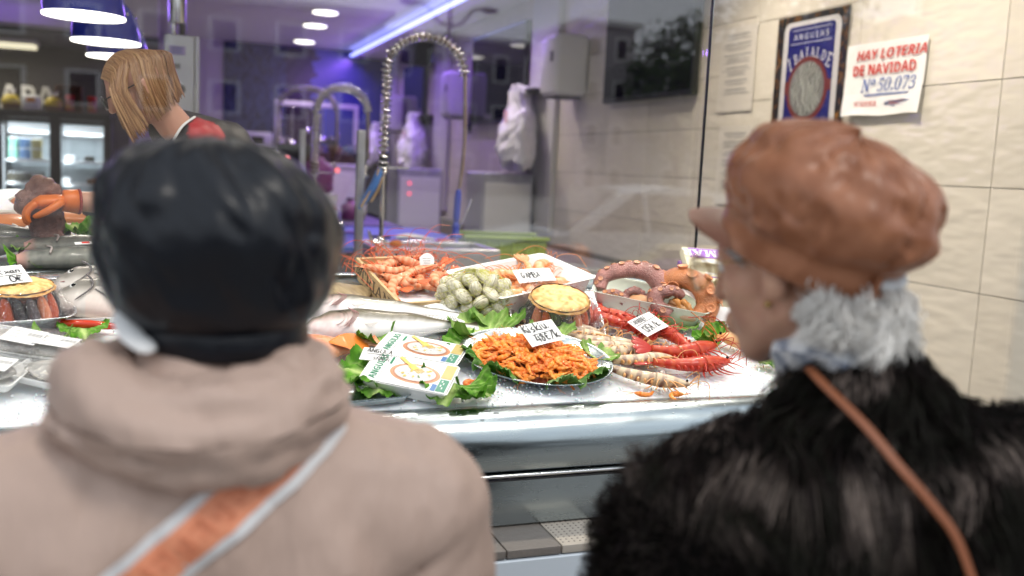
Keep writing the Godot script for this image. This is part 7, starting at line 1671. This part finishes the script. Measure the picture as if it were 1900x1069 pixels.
func customer_right() -> void:
	var o := thing("person", "white haired customer in a dark fur coat, brown leather cap and round glasses", "person", Transform3D())
	var hx := at(Vector3(0.788, 1.430, -1.052), -151, 0, 10)
	head(o, hx, Color(0.56, 0.32, 0.215), 0.0045)
	# cap
	var cx := hx * Transform3D(Basis(Vector3.BACK, deg_to_rad(-6)) * Basis(Vector3.RIGHT, deg_to_rad(-30)), Vector3(0.010, 0.040, -0.028))
	var prof := [Vector2(0.098, -0.026), Vector2(0.101, -0.01), Vector2(0.102, 0.010), Vector2(0.110, 0.020), Vector2(0.121, 0.038), Vector2(0.126, 0.062), Vector2(0.121, 0.090), Vector2(0.104, 0.116), Vector2(0.076, 0.134), Vector2(0.042, 0.145), Vector2(0.0, 0.148)]
	var g := Geo.new()
	g.grid(120, 42, true, func(u, w):
		var q: float = w * (prof.size() - 1); var k := mini(int(q), prof.size() - 2); var pr: Vector2 = (prof[k] as Vector2).cubic_interpolate(prof[k + 1], prof[maxi(k - 1, 0)], prof[mini(k + 2, prof.size() - 1)], q - k)
		var a: float = u * TAU; var dirv := Vector3(cos(a), 0, sin(a)); var fr: float = maxf(0.0, sin(a))
		var wr: float = 0.006 * N(dirv * 1.2 + Vector3(3, w * 2.6, 0)) * smoothstep(0.15, 0.4, w) - 0.006 * exp(-pow((w - 0.58 - 0.12 * cos(a)) / 0.06, 2.0)) - 0.009 * pow(1.0 - absf(N(Vector3(cos(a) * 1.5 + w, w * 2.4 + 0.6 * sin(a), sin(a) * 1.5))), 9.0) * smoothstep(0.2, 0.4, w) - 0.005 * exp(-pow((w - 0.45 + 0.08 * cos(a)) / 0.05, 2.0)) * pow(fr, 1.5) + 0.004 * sin(a * 10.0) * exp(-pow((w - 0.28) / 0.10, 2.0))
		var sx := 0.98; var sz := 1.16
		return Vector3(dirv.x * (pr.x + wr) * sx, pr.y + wr * 0.5 + 0.012 * fr * w, dirv.z * (pr.x + wr * minf(1.0, pr.x * 20.0)) * sz - 0.010 * smoothstep(0.15, 0.5, w)))
	var lm := mat("brown_leather", Color(1, 1, 1), 0.34)
	lm.albedo_texture = noise_tex(0.012, 5, ramp2(Color(0.24, 0.088, 0.040), Color(0.40, 0.170, 0.090), 0.25, 0.75)); lm.uv1_triplanar = true; lm.uv1_scale = Vector3.ONE * 3.0; bump(lm, 0.05, 0.03, 3.0, 3); lm.metallic_specular = 0.4
	var cap := part("cap", g, lm, o, cx)
	g = Geo.new()
	g.grid(26, 8, false, func(u, w):
		var a: float = lerpf(0.20 * PI, 0.80 * PI, u); var e: float = sin((a - 0.2 * PI) / (0.6 * PI) * PI)
		return Vector3(cos(a) * 0.098 * (1.0 + 0.02 * w), -0.012 - 0.016 * w * w + 0.003 * sin(a) , sin(a) * 0.112 + w * 0.058 * pow(e, 0.7)))
	g.grid(26, 8, false, func(u, w):
		var a: float = lerpf(0.20 * PI, 0.80 * PI, u); var e: float = sin((a - 0.2 * PI) / (0.6 * PI) * PI)
		return Vector3(cos(a) * 0.098 * (1.0 + 0.02 * w), -0.018 - 0.012 * w * w, sin(a) * 0.110 + w * 0.058 * pow(e, 0.7)))
	part("visor", g, mat("visor_leather", Color(0.27, 0.115, 0.07), 0.45), cap)
	g = Geo.new(); g.tube(curve([Vector3(-0.075, 0.0, -0.085), Vector3(-0.04, 0.0, -0.110), Vector3(0, 0.0, -0.120), Vector3(0.04, 0.0, -0.110)], 12), [0.004, 0.011, 0.013, 0.013, 0.013, 0.013, 0.013, 0.013, 0.013, 0.012, 0.010, 0.004], 10, 0.6)
	part("hair_gap", g, M.white_hair, cap)
	g = Geo.new()
	for e in [0.014, -0.014]: g.tube(curve([Vector3(-0.085, e, -0.080), Vector3(-0.045, e, -0.112), Vector3(0, e, -0.122), Vector3(0.05, e, -0.110)], 12), 0.005, 8)
	g.tube([Vector3(0.042, 0.016, -0.113), Vector3(0.044, -0.016, -0.113)], 0.005, 8); g.tube([Vector3(-0.082, 0.016, -0.084), Vector3(-0.082, -0.016, -0.084)], 0.005, 8)
	part("back_strap", g, lm, cap)
	# white hair: curls under the cap and at the temple
	g = Geo.new()
	for lock in 210:
		var a := rng.randf_range(0.06, 0.90) * PI
		var dirv := Vector3(-cos(a), 0, -sin(a)); var sidev := Vector3(-dirv.z, 0, dirv.x)
		var low := rng.randf(); var bk := clampf(-dirv.z, 0.0, 1.0)
		var r := 0.078 + 0.022 * rng.randf()
		var st := Vector3(dirv.x * r, 0.012 - 0.045 * bk - 0.055 * low, dirv.z * r * 1.15 - 0.02)
		var l := rng.randf_range(0.022, 0.045) * (0.6 + 0.5 * bk); var tw := rng.randf_range(-1.0, 1.0); var ph := rng.randf() * 6.0
		var tone := Color(0.93, 0.90, 0.85).lerp(Color(0.60, 0.57, 0.53), rng.randf() * 0.8)
		for q in 15:
			var off := Vector3(rng.randfn(), rng.randfn(), rng.randfn()) * 0.0065
			var pts := []; var ll := l * rng.randf_range(0.7, 1.15)
			for m in 6:
				var f := m / 5.0
				pts.append(st + off * (1.0 - 0.35 * f) + Vector3(0, -ll * f, 0) + dirv * 0.012 * sin(f * 2.6) + sidev * (tw * 0.022 * f * f + 0.006 * sin(ph + f * 5.0)) + dirv * 0.005 * cos(ph + f * 5.0))
			g.col = tone.lerp(Color(0.78, 0.75, 0.70), rng.randf() * 0.5)
			g.tube(curve(pts, 7), [0.0006, 0.0010, 0.0011, 0.0011, 0.0010, 0.0007, 0.0002], 3)
	for k in 260:
		var z := rng.randf_range(0.0, 0.075); var y := 0.06 - 0.1 * absf(z - 0.04) + rng.randf_range(-0.004, 0.006)
		g.col = Color(0.62, 0.60, 0.60).lerp(Color(0.44, 0.40, 0.39), rng.randf())
		var px := 0.083 - 9.0 * pow(maxf(z - 0.0, 0.0), 2.0) * 0.55
		g.tube(curve([Vector3(px - 0.002, y, z), Vector3(px + 0.002, y - 0.018, z - 0.012), Vector3(minf(px + 0.012, 0.084), y - 0.034 * rng.randf_range(0.5, 1.2), z - 0.032)], 5), [0.0008, 0.0011, 0.0011, 0.0009, 0.0004], 4)
	part("white_curls", g, M.hair_vc, o, hx)
	# glasses and earring
	g = Geo.new()
	for s in [-1.0, 1.0]:
		var ring := []
		for k in 29: ring.append(Vector3(s * 0.036 + 0.026 * cos(TAU * k / 28.0), 0.012 + 0.024 * sin(TAU * k / 28.0), 0.124 - 0.006 * absf(cos(TAU * k / 28.0))))
		g.tube(ring, 0.0019, 6, 1.0, null, false)
		g.tube(curve([Vector3(s * 0.062, 0.02, 0.119), Vector3(s * 0.079, 0.024, 0.05), Vector3(s * 0.086, 0.02, -0.015), Vector3(s * 0.085, -0.005, -0.03)], 12), 0.0014, 6)
	g.tube(curve([Vector3(-0.012, 0.018, 0.124), Vector3(0, 0.024, 0.127), Vector3(0.012, 0.018, 0.124)], 6), 0.0013, 6)
	var fr := part("spectacles", g, mat("gold", Color(0.50, 0.33, 0.12), 0.25, 1.0), o, hx)
	g = Geo.new()
	for s in [-1.0, 1.0]: g.lathe([Vector2(0, 0.001), Vector2(0.025, 0.0), Vector2(0.0, -0.001)], 24, Transform3D(Basis(Vector3.RIGHT, PI / 2), Vector3(s * 0.036, 0.012, 0.122)))
	part("lenses", g, M.pane, fr)
	g = Geo.new(); g.ball(Vector3(0.088, -0.034, -0.004), Vector3.ONE * 0.0045, 10, 6); part("earring", g, M.gold, o, hx)
	# fur coat
	var R := Vector3(0.937, 0, 0.349); var F := Vector3(0.349, 0, -0.937); var T := Vector3(0.835, 0, -0.945)
	var b := Body.new(); b.k = 0.07
	for s in [-1.0, 1.0]:
		b.bone(T + R * s * 0.11 + Vector3(0, 0.5, 0), T + R * s * 0.10 + Vector3(0, 1.08, 0), 0.19, 0.14)
		b.bone(T + R * s * 0.03 + Vector3(0, 1.20, 0), T + R * s * 0.19 + Vector3(0, 1.13 if s < 0.0 else 1.19, 0), 0.085, 0.092)
		b.bone(T + R * s * 0.225 + Vector3(0, 1.08 if s < 0.0 else 1.12, 0), T + R * s * 0.29 + Vector3(0, 0.82, 0), 0.10, 0.10)
		b.bone(T + R * s * 0.29 + Vector3(0, 0.82, 0), T + R * s * 0.12 + F * 0.24 + Vector3(0, 0.86, 0), 0.09, 0.07)
	b.bone(T + Vector3(0, 1.15, 0) + F * 0.01, T + Vector3(0, 1.285, 0) + F * 0.03, 0.125, 0.085)
	b.wrinkle = func(p): return 0.008 * N(p * 9.0)
	g = Geo.new(); b.mesh_into(g, 0.014)
	var fm := mat("fur_base", Color(0.006, 0.0055, 0.005), 0.9); bump(fm, 0.08, 1.2, 8.0); fm.metallic_specular = 0.15
	part("fur_coat", g, fm, o)
	# tan strap across the back
	var pts := []
	for q in [Vector3(0.683, 1.312, -0.747), Vector3(0.714, 1.276, -0.73), Vector3(0.740, 1.240, -0.716), Vector3(0.770, 1.204, -0.70), Vector3(0.796, 1.168, -0.686), Vector3(0.815, 1.12, -0.68)]:
		pts.append(on_surface(b, q - F * 0.10, F) - F * 0.027)
	pts.push_front(pts[0] + Vector3(-0.012, 0.014, 0.0) + F * 0.03)
	var tg := Geo.new(); tg.tube(curve(pts, 40), 0.0075, 8, 0.5); part("bag_strap", tg, mat("tan_leather", Color(0.23, 0.07, 0.024), 0.55), o)
	var path := curve(pts, 40)
	var nor := PackedVector3Array(); nor.resize(g.v.size())
	for k in range(0, g.i.size(), 3):
		var n := (g.v[g.i[k + 2]] - g.v[g.i[k]]).cross(g.v[g.i[k + 1]] - g.v[g.i[k]])
		for q in 3: nor[g.i[k + q]] += n
	var fg := Geo.new(); mat("fur_hair", Color(1, 1, 1), 0.6, 0.0, true).metallic_specular = 0.2
	for k in g.v.size():
		var p := g.v[k]; var n := nor[k].normalized()
		if p.y < 0.78: continue
		var back := -n.dot(F)
		var lat := (p - T).dot(R)
		var long := smoothstep(1.03, 1.11, p.y + 0.45 * lat) 
		var near := 9.0; var under := false
		for e in path:
			var dq: Vector3 = p - e
			near = minf(near, dq.length())
			if absf(dq.dot(R)) < 0.030 and dq.y > 0.0 and dq.y < 0.075: under = true
		if near < 0.036 and rng.randf() < 0.12: continue
		for q in 12 if back > -0.35 else 3:
			var pp := p + Vector3(rng.randf_range(-1, 1), rng.randf_range(-1, 1), rng.randf_range(-1, 1)) * 0.009
			var cl := Vector3(N(pp * 11.0), N(pp * 11.0 + Vector3(9, 0, 0)), N(pp * 11.0 + Vector3(0, 9, 0)))
			var dirv := (n * lerpf(0.9, 0.55, long) + Vector3(0, -0.65 - 0.4 * long, 0) + cl * lerpf(2.2, 0.9, long)).normalized()
			var L := lerpf(rng.randf_range(0.004, 0.009), rng.randf_range(0.030, 0.075) * (0.45 if under else 1.0), long)
			var tip := clampf(-0.05 + 2.2 * N(pp * 8.0 + Vector3(3, 3, 3)) + 0.5 * smoothstep(0.12, 0.26, -lat), 0.0, 1.0) * lerpf(0.03, 1.0, long) * rng.randf_range(0.4, 1.0)
			var w := dirv.cross(Vector3(rng.randf_range(-1, 1), 0.3, rng.randf_range(-1, 1))).normalized() * rng.randf_range(0.0006, 0.0012)
			var mid := pp + dirv * L * 0.55 + n * 0.004
			var end := pp + dirv * L + Vector3(0, -L * 0.25, 0) + cl * 0.008
			var c0 := Color(0.008, 0.007, 0.0065); var c1 := Color(0.018, 0.015, 0.0135).lerp(Color(0.62, 0.49, 0.42), tip)
			fg.col = c0; var a0 := fg.p(pp - w); var a1 := fg.p(pp + w)
			fg.col = c0.lerp(c1, 0.6); var b0 := fg.p(mid - w * 0.8); var b1 := fg.p(mid + w * 0.8)
			fg.col = c1; var t := fg.p(end)
			fg.quad(a0, a1, b1, b0); fg.tri(b0, b1, t)
	part("fur", fg, M.fur_hair, o, Transform3D(), true)
	# scarf
	g = Geo.new()
	g.grid(60, 14, true, func(u, w):
		var a: float = u * TAU; var t: float = w * TAU
		var r: float = 0.026 + 0.006 * N(Vector3(cos(a) * 2.0, t * 0.6, sin(a) * 2.0)) + 0.004 * sin(t * 3.0 + a * 2.0)
		return T + F * 0.050 - R * 0.015 + Vector3(0, 1.330 + 0.012 * sin(a * 2.0), 0) + R * (cos(a) * (0.070 + r * cos(t))) + F * (sin(a) * (0.062 + r * cos(t))) + Vector3.UP * r * 1.1 * sin(t),
	func(u, w): return Color(0.76, 0.77, 0.79).lerp(Color(0.06, 0.10, 0.20), smoothstep(0.45, 0.7, sin(u * 70.0 + w * 9.0) * 0.5 + 0.5) * 0.75))
	part("scarf", g, M.vc, o)
	legs(o, Vector3(0.835, 0, -0.945), 160, M.black_plastic)

func seller() -> void:
	var o := thing("person", "fair haired seller with black glasses and orange glove behind the window", "person", Transform3D())
	mat("skin", Color(1, 1, 1), 0.5, 0.0, true)
	mat("white_hair", Color(0.62, 0.63, 0.64), 0.6); mat("hair_vc", Color(1, 1, 1), 0.45, 0.0, true)
	var hx := at(Vector3(-0.062, 1.737, -3.2), -86, 0, 30).scaled_local(Vector3.ONE * 0.92)
	head(o, hx, Color(0.46, 0.24, 0.16), 0.006)
	var g := Geo.new()
	# bob: strands from the parting down over the ears
	for k in 620:
		var s := -1.0 if k % 2 else 1.0
		var z := rng.randf_range(-0.108, 0.086); var y := 0.134 - (7.0 if z > 0.0 else 4.4) * z * z
		var q := (z + 0.105) / 0.19
		var st := Vector3(s * 0.004, y + 0.004, z)
		var out := 0.086 + 0.008 * rng.randf()
		var zz := z * 0.95 - 0.02 + 0.03 * rng.randf_range(-1, 1) * 0.4
		var L := lerpf(-0.055, -0.115, q) + rng.randf_range(-0.03, 0.035)
		var backk := clampf((-z - 0.04) / 0.06, 0.0, 1.0)
		var m1 := Vector3(s * out * 0.74 * (1.0 - backk * 0.4), y * 0.72 + 0.004 * rng.randf_range(-1, 1), zz - 0.018 * backk); var m2 := Vector3(s * out * (1.0 - backk * 0.55), 0.02, zz - 0.028 * backk); m2.z += 0.022; var en := Vector3(s * (out - 0.012) * (1.0 - backk * 0.55), L, zz + 0.032 - 0.02 * backk + rng.randf_range(-0.012, 0.012))
		if absf(zz - 0.005) < 0.02 and s > 0.0: m2.z += 0.03; en.z += 0.02
		g.col = Color(0.20, 0.09, 0.035).lerp(Color(0.40, 0.235, 0.11), rng.randf()).lerp(Color(0.16, 0.07, 0.03), clampf(backk * 0.6 + rng.randf_range(-0.5, 0.5), 0, 0.8))
		g.tube(curve([st, m1, m2, en], 9), [0.002, 0.0034, 0.004, 0.004, 0.004, 0.004, 0.0036, 0.003, 0.001], 5)
	part("hair", g, M.hair_vc, o, hx)
	g = Geo.new()
	for s in [-1.0, 1.0]:
		var ring := []
		for k in 25:
			var a := TAU * k / 24.0; ring.append(Vector3(s * 0.034 + 0.027 * signf(cos(a)) * pow(absf(cos(a)), 0.7), 0.012 + 0.019 * signf(sin(a)) * pow(absf(sin(a)), 0.7), 0.118))
		g.tube(ring, 0.0045, 6, 1.0, null, false)
		g.tube([Vector3(s * 0.061, 0.02, 0.116), Vector3(s * 0.084, 0.022, 0.0)], 0.0025, 6)
	part("spectacles", g, M.black_plastic, o, hx)
	g = Geo.new(); g.ball(Vector3(0.088, -0.03, -0.004), Vector3.ONE * 0.005, 10, 6); part("earring", g, M.steel_bright, o, hx)
	var b := Body.new(); b.k = 0.05
	b.bone(Vector3(0.035, 1.625, -3.26), Vector3(0.18, 1.555, -3.33), 0.072, 0.12)
	b.bone(Vector3(0.17, 1.48, -3.33), Vector3(0.34, 1.02, -3.42), 0.14, 0.16)
	b.bone(Vector3(0.34, 1.02, -3.42), Vector3(0.36, 0.5, -3.45), 0.16, 0.15)
	b.bone(Vector3(0.10, 1.585, -3.20), Vector3(0.035, 1.36, -3.13), 0.072, 0.052)
	b.bone(Vector3(0.035, 1.36, -3.13), Vector3(-0.05, 1.385, -3.11), 0.05, 0.043)
	b.bone(Vector3(0.10, 1.55, -3.44), Vector3(0.0, 1.36, -3.45), 0.072, 0.05); b.bone(Vector3(0.0, 1.36, -3.45), Vector3(-0.2, 1.36, -3.32), 0.05, 0.035)
	b.wrinkle = func(p): return 0.005 * N(p * 14.0)
	g = Geo.new(); b.mesh_into(g, 0.012, func(p):
		var d := Vector3((p.x - 0.135) / 0.062, (p.y - 1.612) / 0.062, (p.z + 3.18) / 0.11).length()
		return Color(0.36, 0.012, 0.022) if d < 1.0 else Color(0.010, 0.010, 0.012))
	part("jacket", g, M.vc, o)
	g = Geo.new(); g.col = Color(0.50, 0.27, 0.18)
	g.tube(curve([Vector3(0.0, 1.374, -3.115), Vector3(-0.09, 1.392, -3.09), Vector3(-0.245, 1.402, -3.035)], 8), [0.042, 0.041, 0.039, 0.036, 0.033, 0.031, 0.029, 0.028], 12); part("forearm", g, M.skin, o)
	g = Geo.new(); hand_geo(g, Transform3D(Basis(Vector3(-0.97, -0.10, 0.2).normalized(), Vector3(-0.08, 0.99, 0.05).normalized(), Vector3(-0.2, 0.03, -0.97).normalized()), Vector3(-0.280, 1.400, -3.030)), 0.95)
	g.tube([Vector3(-0.225, 1.40, -3.042), Vector3(-0.265, 1.402, -3.032)], [0.036, 0.031], 12)
	part("glove", g, mat("glove_orange", Color(0.72, 0.16, 0.01), 0.4), o)
	g = Geo.new(); g.tube([Vector3(-0.220, 1.40, -3.043), Vector3(-0.227, 1.40, -3.041)], 0.0375, 14); part("glove_cuff", g, mat("cuff_red", Color(0.35, 0.03, 0.02), 0.4), o)
	g = Geo.new()
	var strap := []
	for q in [Vector3(0.10, 1.70, -2.9), Vector3(0.06, 1.66, -2.9), Vector3(0.03, 1.60, -2.9), Vector3(0.015, 1.54, -2.9)]: strap.append(on_surface(b, q, Vector3(0, -0.12, -1).normalized()) + Vector3(0, 0.004, 0.006))
	g.tube(curve(strap, 14), 0.0055, 6, 0.6); part("apron_strap", g, M.paper, o)
	g = Geo.new(); g.grid(10, 10, false, func(u, w): return Vector3(lerpf(-0.045, 0.03, u), lerpf(1.575, 1.45, w) + 0.01 * u, -3.115 - 0.05 * u + 0.02 * sin(w * 2.0) + 0.006 * sin(u * 6.0))); part("apron", g, M.paper, o)

func building(x: float, z: float, w: float, h: float, d: float, c: Color, cols: int, rows: int, label: String, roof := 0.0) -> void:
	var o := thing("street_building", label, "building", at(Vector3(x, 0, z)), "buildings across the street")
	var m := mat("wall_%s" % str(int(x)), c, 0.85)
	part("wall", boxg(Vector3(w, h, d), 0.0, Vector3(0, h / 2, d / 2)), m, o)
	part("cornice", boxg(Vector3(w + 0.8, 0.35, d + 0.8), 0.05, Vector3(0, h + 0.176, d / 2)), M.white_paint, o)
	if roof > 0.0:
		var g := Geo.new(); var q := w / 2 + 0.5
		g.face(Vector3(-q, h + 0.35, -0.5), Vector3(q, h + 0.35, -0.5), Vector3(q - roof, h + 0.35 + roof * 0.6, d / 2), Vector3(-q + roof, h + 0.35 + roof * 0.6, d / 2), Vector3(0, 1, -1))
		g.face(Vector3(-q, h + 0.35, d + 0.5), Vector3(q, h + 0.35, d + 0.5), Vector3(q - roof, h + 0.35 + roof * 0.6, d / 2), Vector3(-q + roof, h + 0.35 + roof * 0.6, d / 2), Vector3(0, 1, 1))
		for s in [-1.0, 1.0]: g.face(Vector3(s * q, h + 0.35, -0.5), Vector3(s * q, h + 0.35, d + 0.5), Vector3(s * (q - roof), h + 0.35 + roof * 0.6, d / 2), Vector3(s * (q - roof), h + 0.352 + roof * 0.6, d / 2), Vector3(s, 1, 0))
		part("roof", g, mat("roof_%s" % str(int(x)), Color(0.20, 0.11, 0.08), 0.85), o)
	var ww := w / cols * 0.5; var wh := h / rows * 0.55
	var fm := boxg(Vector3(ww, wh, 0.12), 0.02).mesh(); var pm := boxg(Vector3(ww * 0.72, wh * 0.82, 0.02), 0.0).mesh()
	for r in rows:
		for k in cols:
			var f := part("window", fm, M.white_paint, o, at(Vector3((k + 0.5 - cols / 2.0) * w / cols, (r + 0.5) * h / rows, -0.03)))
			part("window_glass", pm, M.black_gloss, f, at(Vector3(0, 0, -0.055)))

func street() -> void:
	building(-9.0, 40.0, 38.0, 8.4, 12.0, Color(0.30, 0.25, 0.20), 13, 3, "long beige building with white window frames mirrored in the left pane", 0.0)
	building(17.5, 54.0, 13.0, 9.6, 10.0, Color(0.22, 0.20, 0.21), 6, 3, "grey low building behind the street lamp mirrored in the window")
	building(26.0, 49.0, 3.6, 10.6, 8.0, Color(0.32, 0.30, 0.30), 2, 4, "narrow stepped grey building mirrored beside the wall screen")
	building(33.0, 46.0, 10.0, 8.2, 10.0, Color(0.28, 0.30, 0.30), 5, 3, "pale modern building mirrored in the nearest wall screen")
	building(48.0, 34.0, 22.0, 9.2, 10.0, Color(0.42, 0.36, 0.28), 8, 3, "beige house row mirrored over the lottery sheet", 3.0)
	building(-44.0, 36.0, 28.0, 11.0, 12.0, Color(0.36, 0.33, 0.30), 9, 4, "tall stone house row far left across the street", 3.0)
	# trees
	var g := Geo.new(); var bark := mat("bark", Color(0.08, 0.06, 0.045), 0.9); var lf := mat("tree_leaf", Color(1, 1, 1), 0.7, 0.0, true)
	var t0 := thing("street_tree", "dark leafy tree mirrored at the right end of the wall screen", "tree", at(Vector3(19.6, 0, 28.4)), "trees across the street")
	g.tube(curve([Vector3(0, 0, 0), Vector3(0.05, 1.6, 0), Vector3(-0.05, 3.2, 0.1), Vector3(0.1, 5.5, 0)], 8), [0.25, 0.2, 0.18, 0.16, 0.14, 0.11, 0.08, 0.04], 10)
	for k in 6: g.tube(curve([Vector3(0, 2.4 + 0.4 * k, 0), Vector3(cos(k * 2.1) * 1.0, 3.4 + 0.4 * k, sin(k * 2.1) * 1.0), Vector3(cos(k * 2.1) * 1.8, 4.4 + 0.4 * k, sin(k * 2.1) * 1.8)], 6), [0.09, 0.08, 0.06, 0.05, 0.03, 0.02], 6)
	part("trunk", g, bark, t0)
	g = Geo.new()
	for k in 2600:
		var n := Vector3(rng.randfn(), rng.randfn(), rng.randfn()).normalized(); var r := 0.55 + 0.55 * pow(rng.randf(), 0.5); var p := Vector3(0, 5.0, 0) + n * Vector3(2.3, 2.6, 2.3) * r * (1.0 + 0.35 * N(n * 1.8))
		g.col = Color(0.03, 0.06, 0.018).lerp(Color(0.07, 0.11, 0.03), rng.randf())
		var a := Vector3(rng.randfn(), rng.randfn(), rng.randfn()).normalized() * 0.16; var b := a.cross(n).normalized() * 0.10
		g.face(p - a, p + b, p + a, p - b, n)
	part("crown", g, lf, t0, Transform3D(), true)
	for q in [[22.4, 27.5, 1.15, "tall leafy tree mirrored just right of the glass joint"], [24.3, 26.5, 1.2, "broad leafy tree mirrored above the printed notices"], [-14.0, 26.0, 1.0, "leafy tree across the street at far left"]]:
		var t := dup(t0, Transform3D(Basis(Vector3.UP, q[0]).scaled(Vector3.ONE * q[2]), Vector3(q[0], 0, q[1])), q[3]); t = t
	# street lamp with two arms
	var lp := thing("street_lamp", "dark street lamp with two curved arms mirrored in the window", "street lamp", at(Vector3(8.54, 0, 23.9)))
	g = Geo.new(); g.tube([Vector3(0, 0, 0), Vector3(0, 3.0, 0), Vector3(0, 6.7, 0)], [0.11, 0.09, 0.06], 12); part("pole", g, M.bark, lp)
	for s in [-1.0, 1.0]:
		g = Geo.new(); g.tube(curve([Vector3(0, 6.0, 0), Vector3(s * 0.35, 6.05, 0), Vector3(s * 0.75, 6.5, 0), Vector3(s * 1.1, 6.6, 0)], 14), 0.045, 8); part("arm", g, M.bark, lp)
		g = Geo.new(); g.ball(Vector3(s * 1.3, 6.56, 0), Vector3(0.32, 0.10, 0.14)); part("lamp_head", g, M.bark, lp)
	# parked car
	var o := thing("parked_car", "white parked car mirrored in the window, bonnet to the left", "car", at(Vector3(3.25, -0.1, 4.9)))
	var ol := [Vector2(0.0, 0.35), Vector2(0.02, 0.66), Vector2(0.14, 0.78), Vector2(0.55, 0.90), Vector2(1.05, 0.98), Vector2(1.5, 1.30), Vector2(1.85, 1.48), Vector2(2.5, 1.55), Vector2(3.2, 1.50), Vector2(3.75, 1.28), Vector2(4.15, 1.02), Vector2(4.32, 0.9), Vector2(4.36, 0.4)]
	var wd := func(y: float) -> float: return 0.86 - 0.22 * clampf((y - 0.95) / 0.6, 0, 1)
	g = Geo.new()
	g.grid(8, ol.size() - 1, false, func(u, w): var q: Vector2 = ol[int(round(w * (ol.size() - 1)))]; var wv: float = wd.call(q.y); return Vector3(q.x, q.y - 0.03 * pow(absf(u - 0.5) * 2.0, 4.0), lerpf(-wv, wv, u)))
	for s in [-1.0, 1.0]:
		for k in ol.size() - 1:
			var a: Vector2 = ol[k]; var b: Vector2 = ol[k + 1]; var ya := minf(a.y, 0.95); var yb := minf(b.y, 0.95)
			g.face(Vector3(a.x, 0.25, s * 0.84), Vector3(b.x, 0.25, s * 0.84), Vector3(b.x, yb, s * wd.call(yb)), Vector3(a.x, ya, s * wd.call(ya)), Vector3(0, 0, s))
			if a.y > 0.95 or b.y > 0.95: g.face(Vector3(a.x, ya, s * wd.call(ya)), Vector3(b.x, yb, s * wd.call(yb)), Vector3(b.x, b.y - 0.03, s * wd.call(b.y)), Vector3(a.x, a.y - 0.03, s * wd.call(a.y)), Vector3(0, 0, s))
	part("body", g, mat("car_white", Color(0.72, 0.73, 0.74), 0.2), o)
	for s in [-1.0, 1.0]:
		for q in [[1.30, 1.98, 2.06], [2.12, 2.1, 3.0], [3.06, 3.0, 3.62]]:
			g = Geo.new(); var yt := 1.44 if q[0] < 3.0 else 1.36
			g.face(Vector3(q[0], 1.0, s * (wd.call(1.0) + 0.006)), Vector3(q[2], 1.0, s * (wd.call(1.0) + 0.006)), Vector3(q[2] if q[0] < 3.0 else 3.5, yt, s * (wd.call(yt) + 0.006)), Vector3(q[1] if q[0] < 2.0 else q[0], yt, s * (wd.call(yt) + 0.006)), Vector3(0, 0, s)); part("side_window", g, M.black_gloss, o)
		part("headlight", boxg(Vector3(0.22, 0.12, 0.3), 0.04, Vector3(0.12, 0.70, s * 0.62)), M.steel_bright, o)
		for x in [0.8, 3.5]:
			var wh := part("wheel", cyl(0.31, 0.2, 28), M.black_plastic, o, Transform3D(Basis(Vector3.RIGHT, PI / 2), Vector3(x, 0.31, s * 0.82 - 0.1))); part("rim", cyl(0.2, 0.22, 20, Vector3(0, -0.01, 0)), M.steel_bright, wh)
	g = Geo.new(); g.face(Vector3(1.09, 1.02, -0.76), Vector3(1.09, 1.02, 0.76), Vector3(1.80, 1.475, 0.62), Vector3(1.80, 1.475, -0.62), Vector3(-1, 1, 0)); part("windscreen", g, M.black_gloss, o, at(Vector3(-0.01, 0.012, 0)))
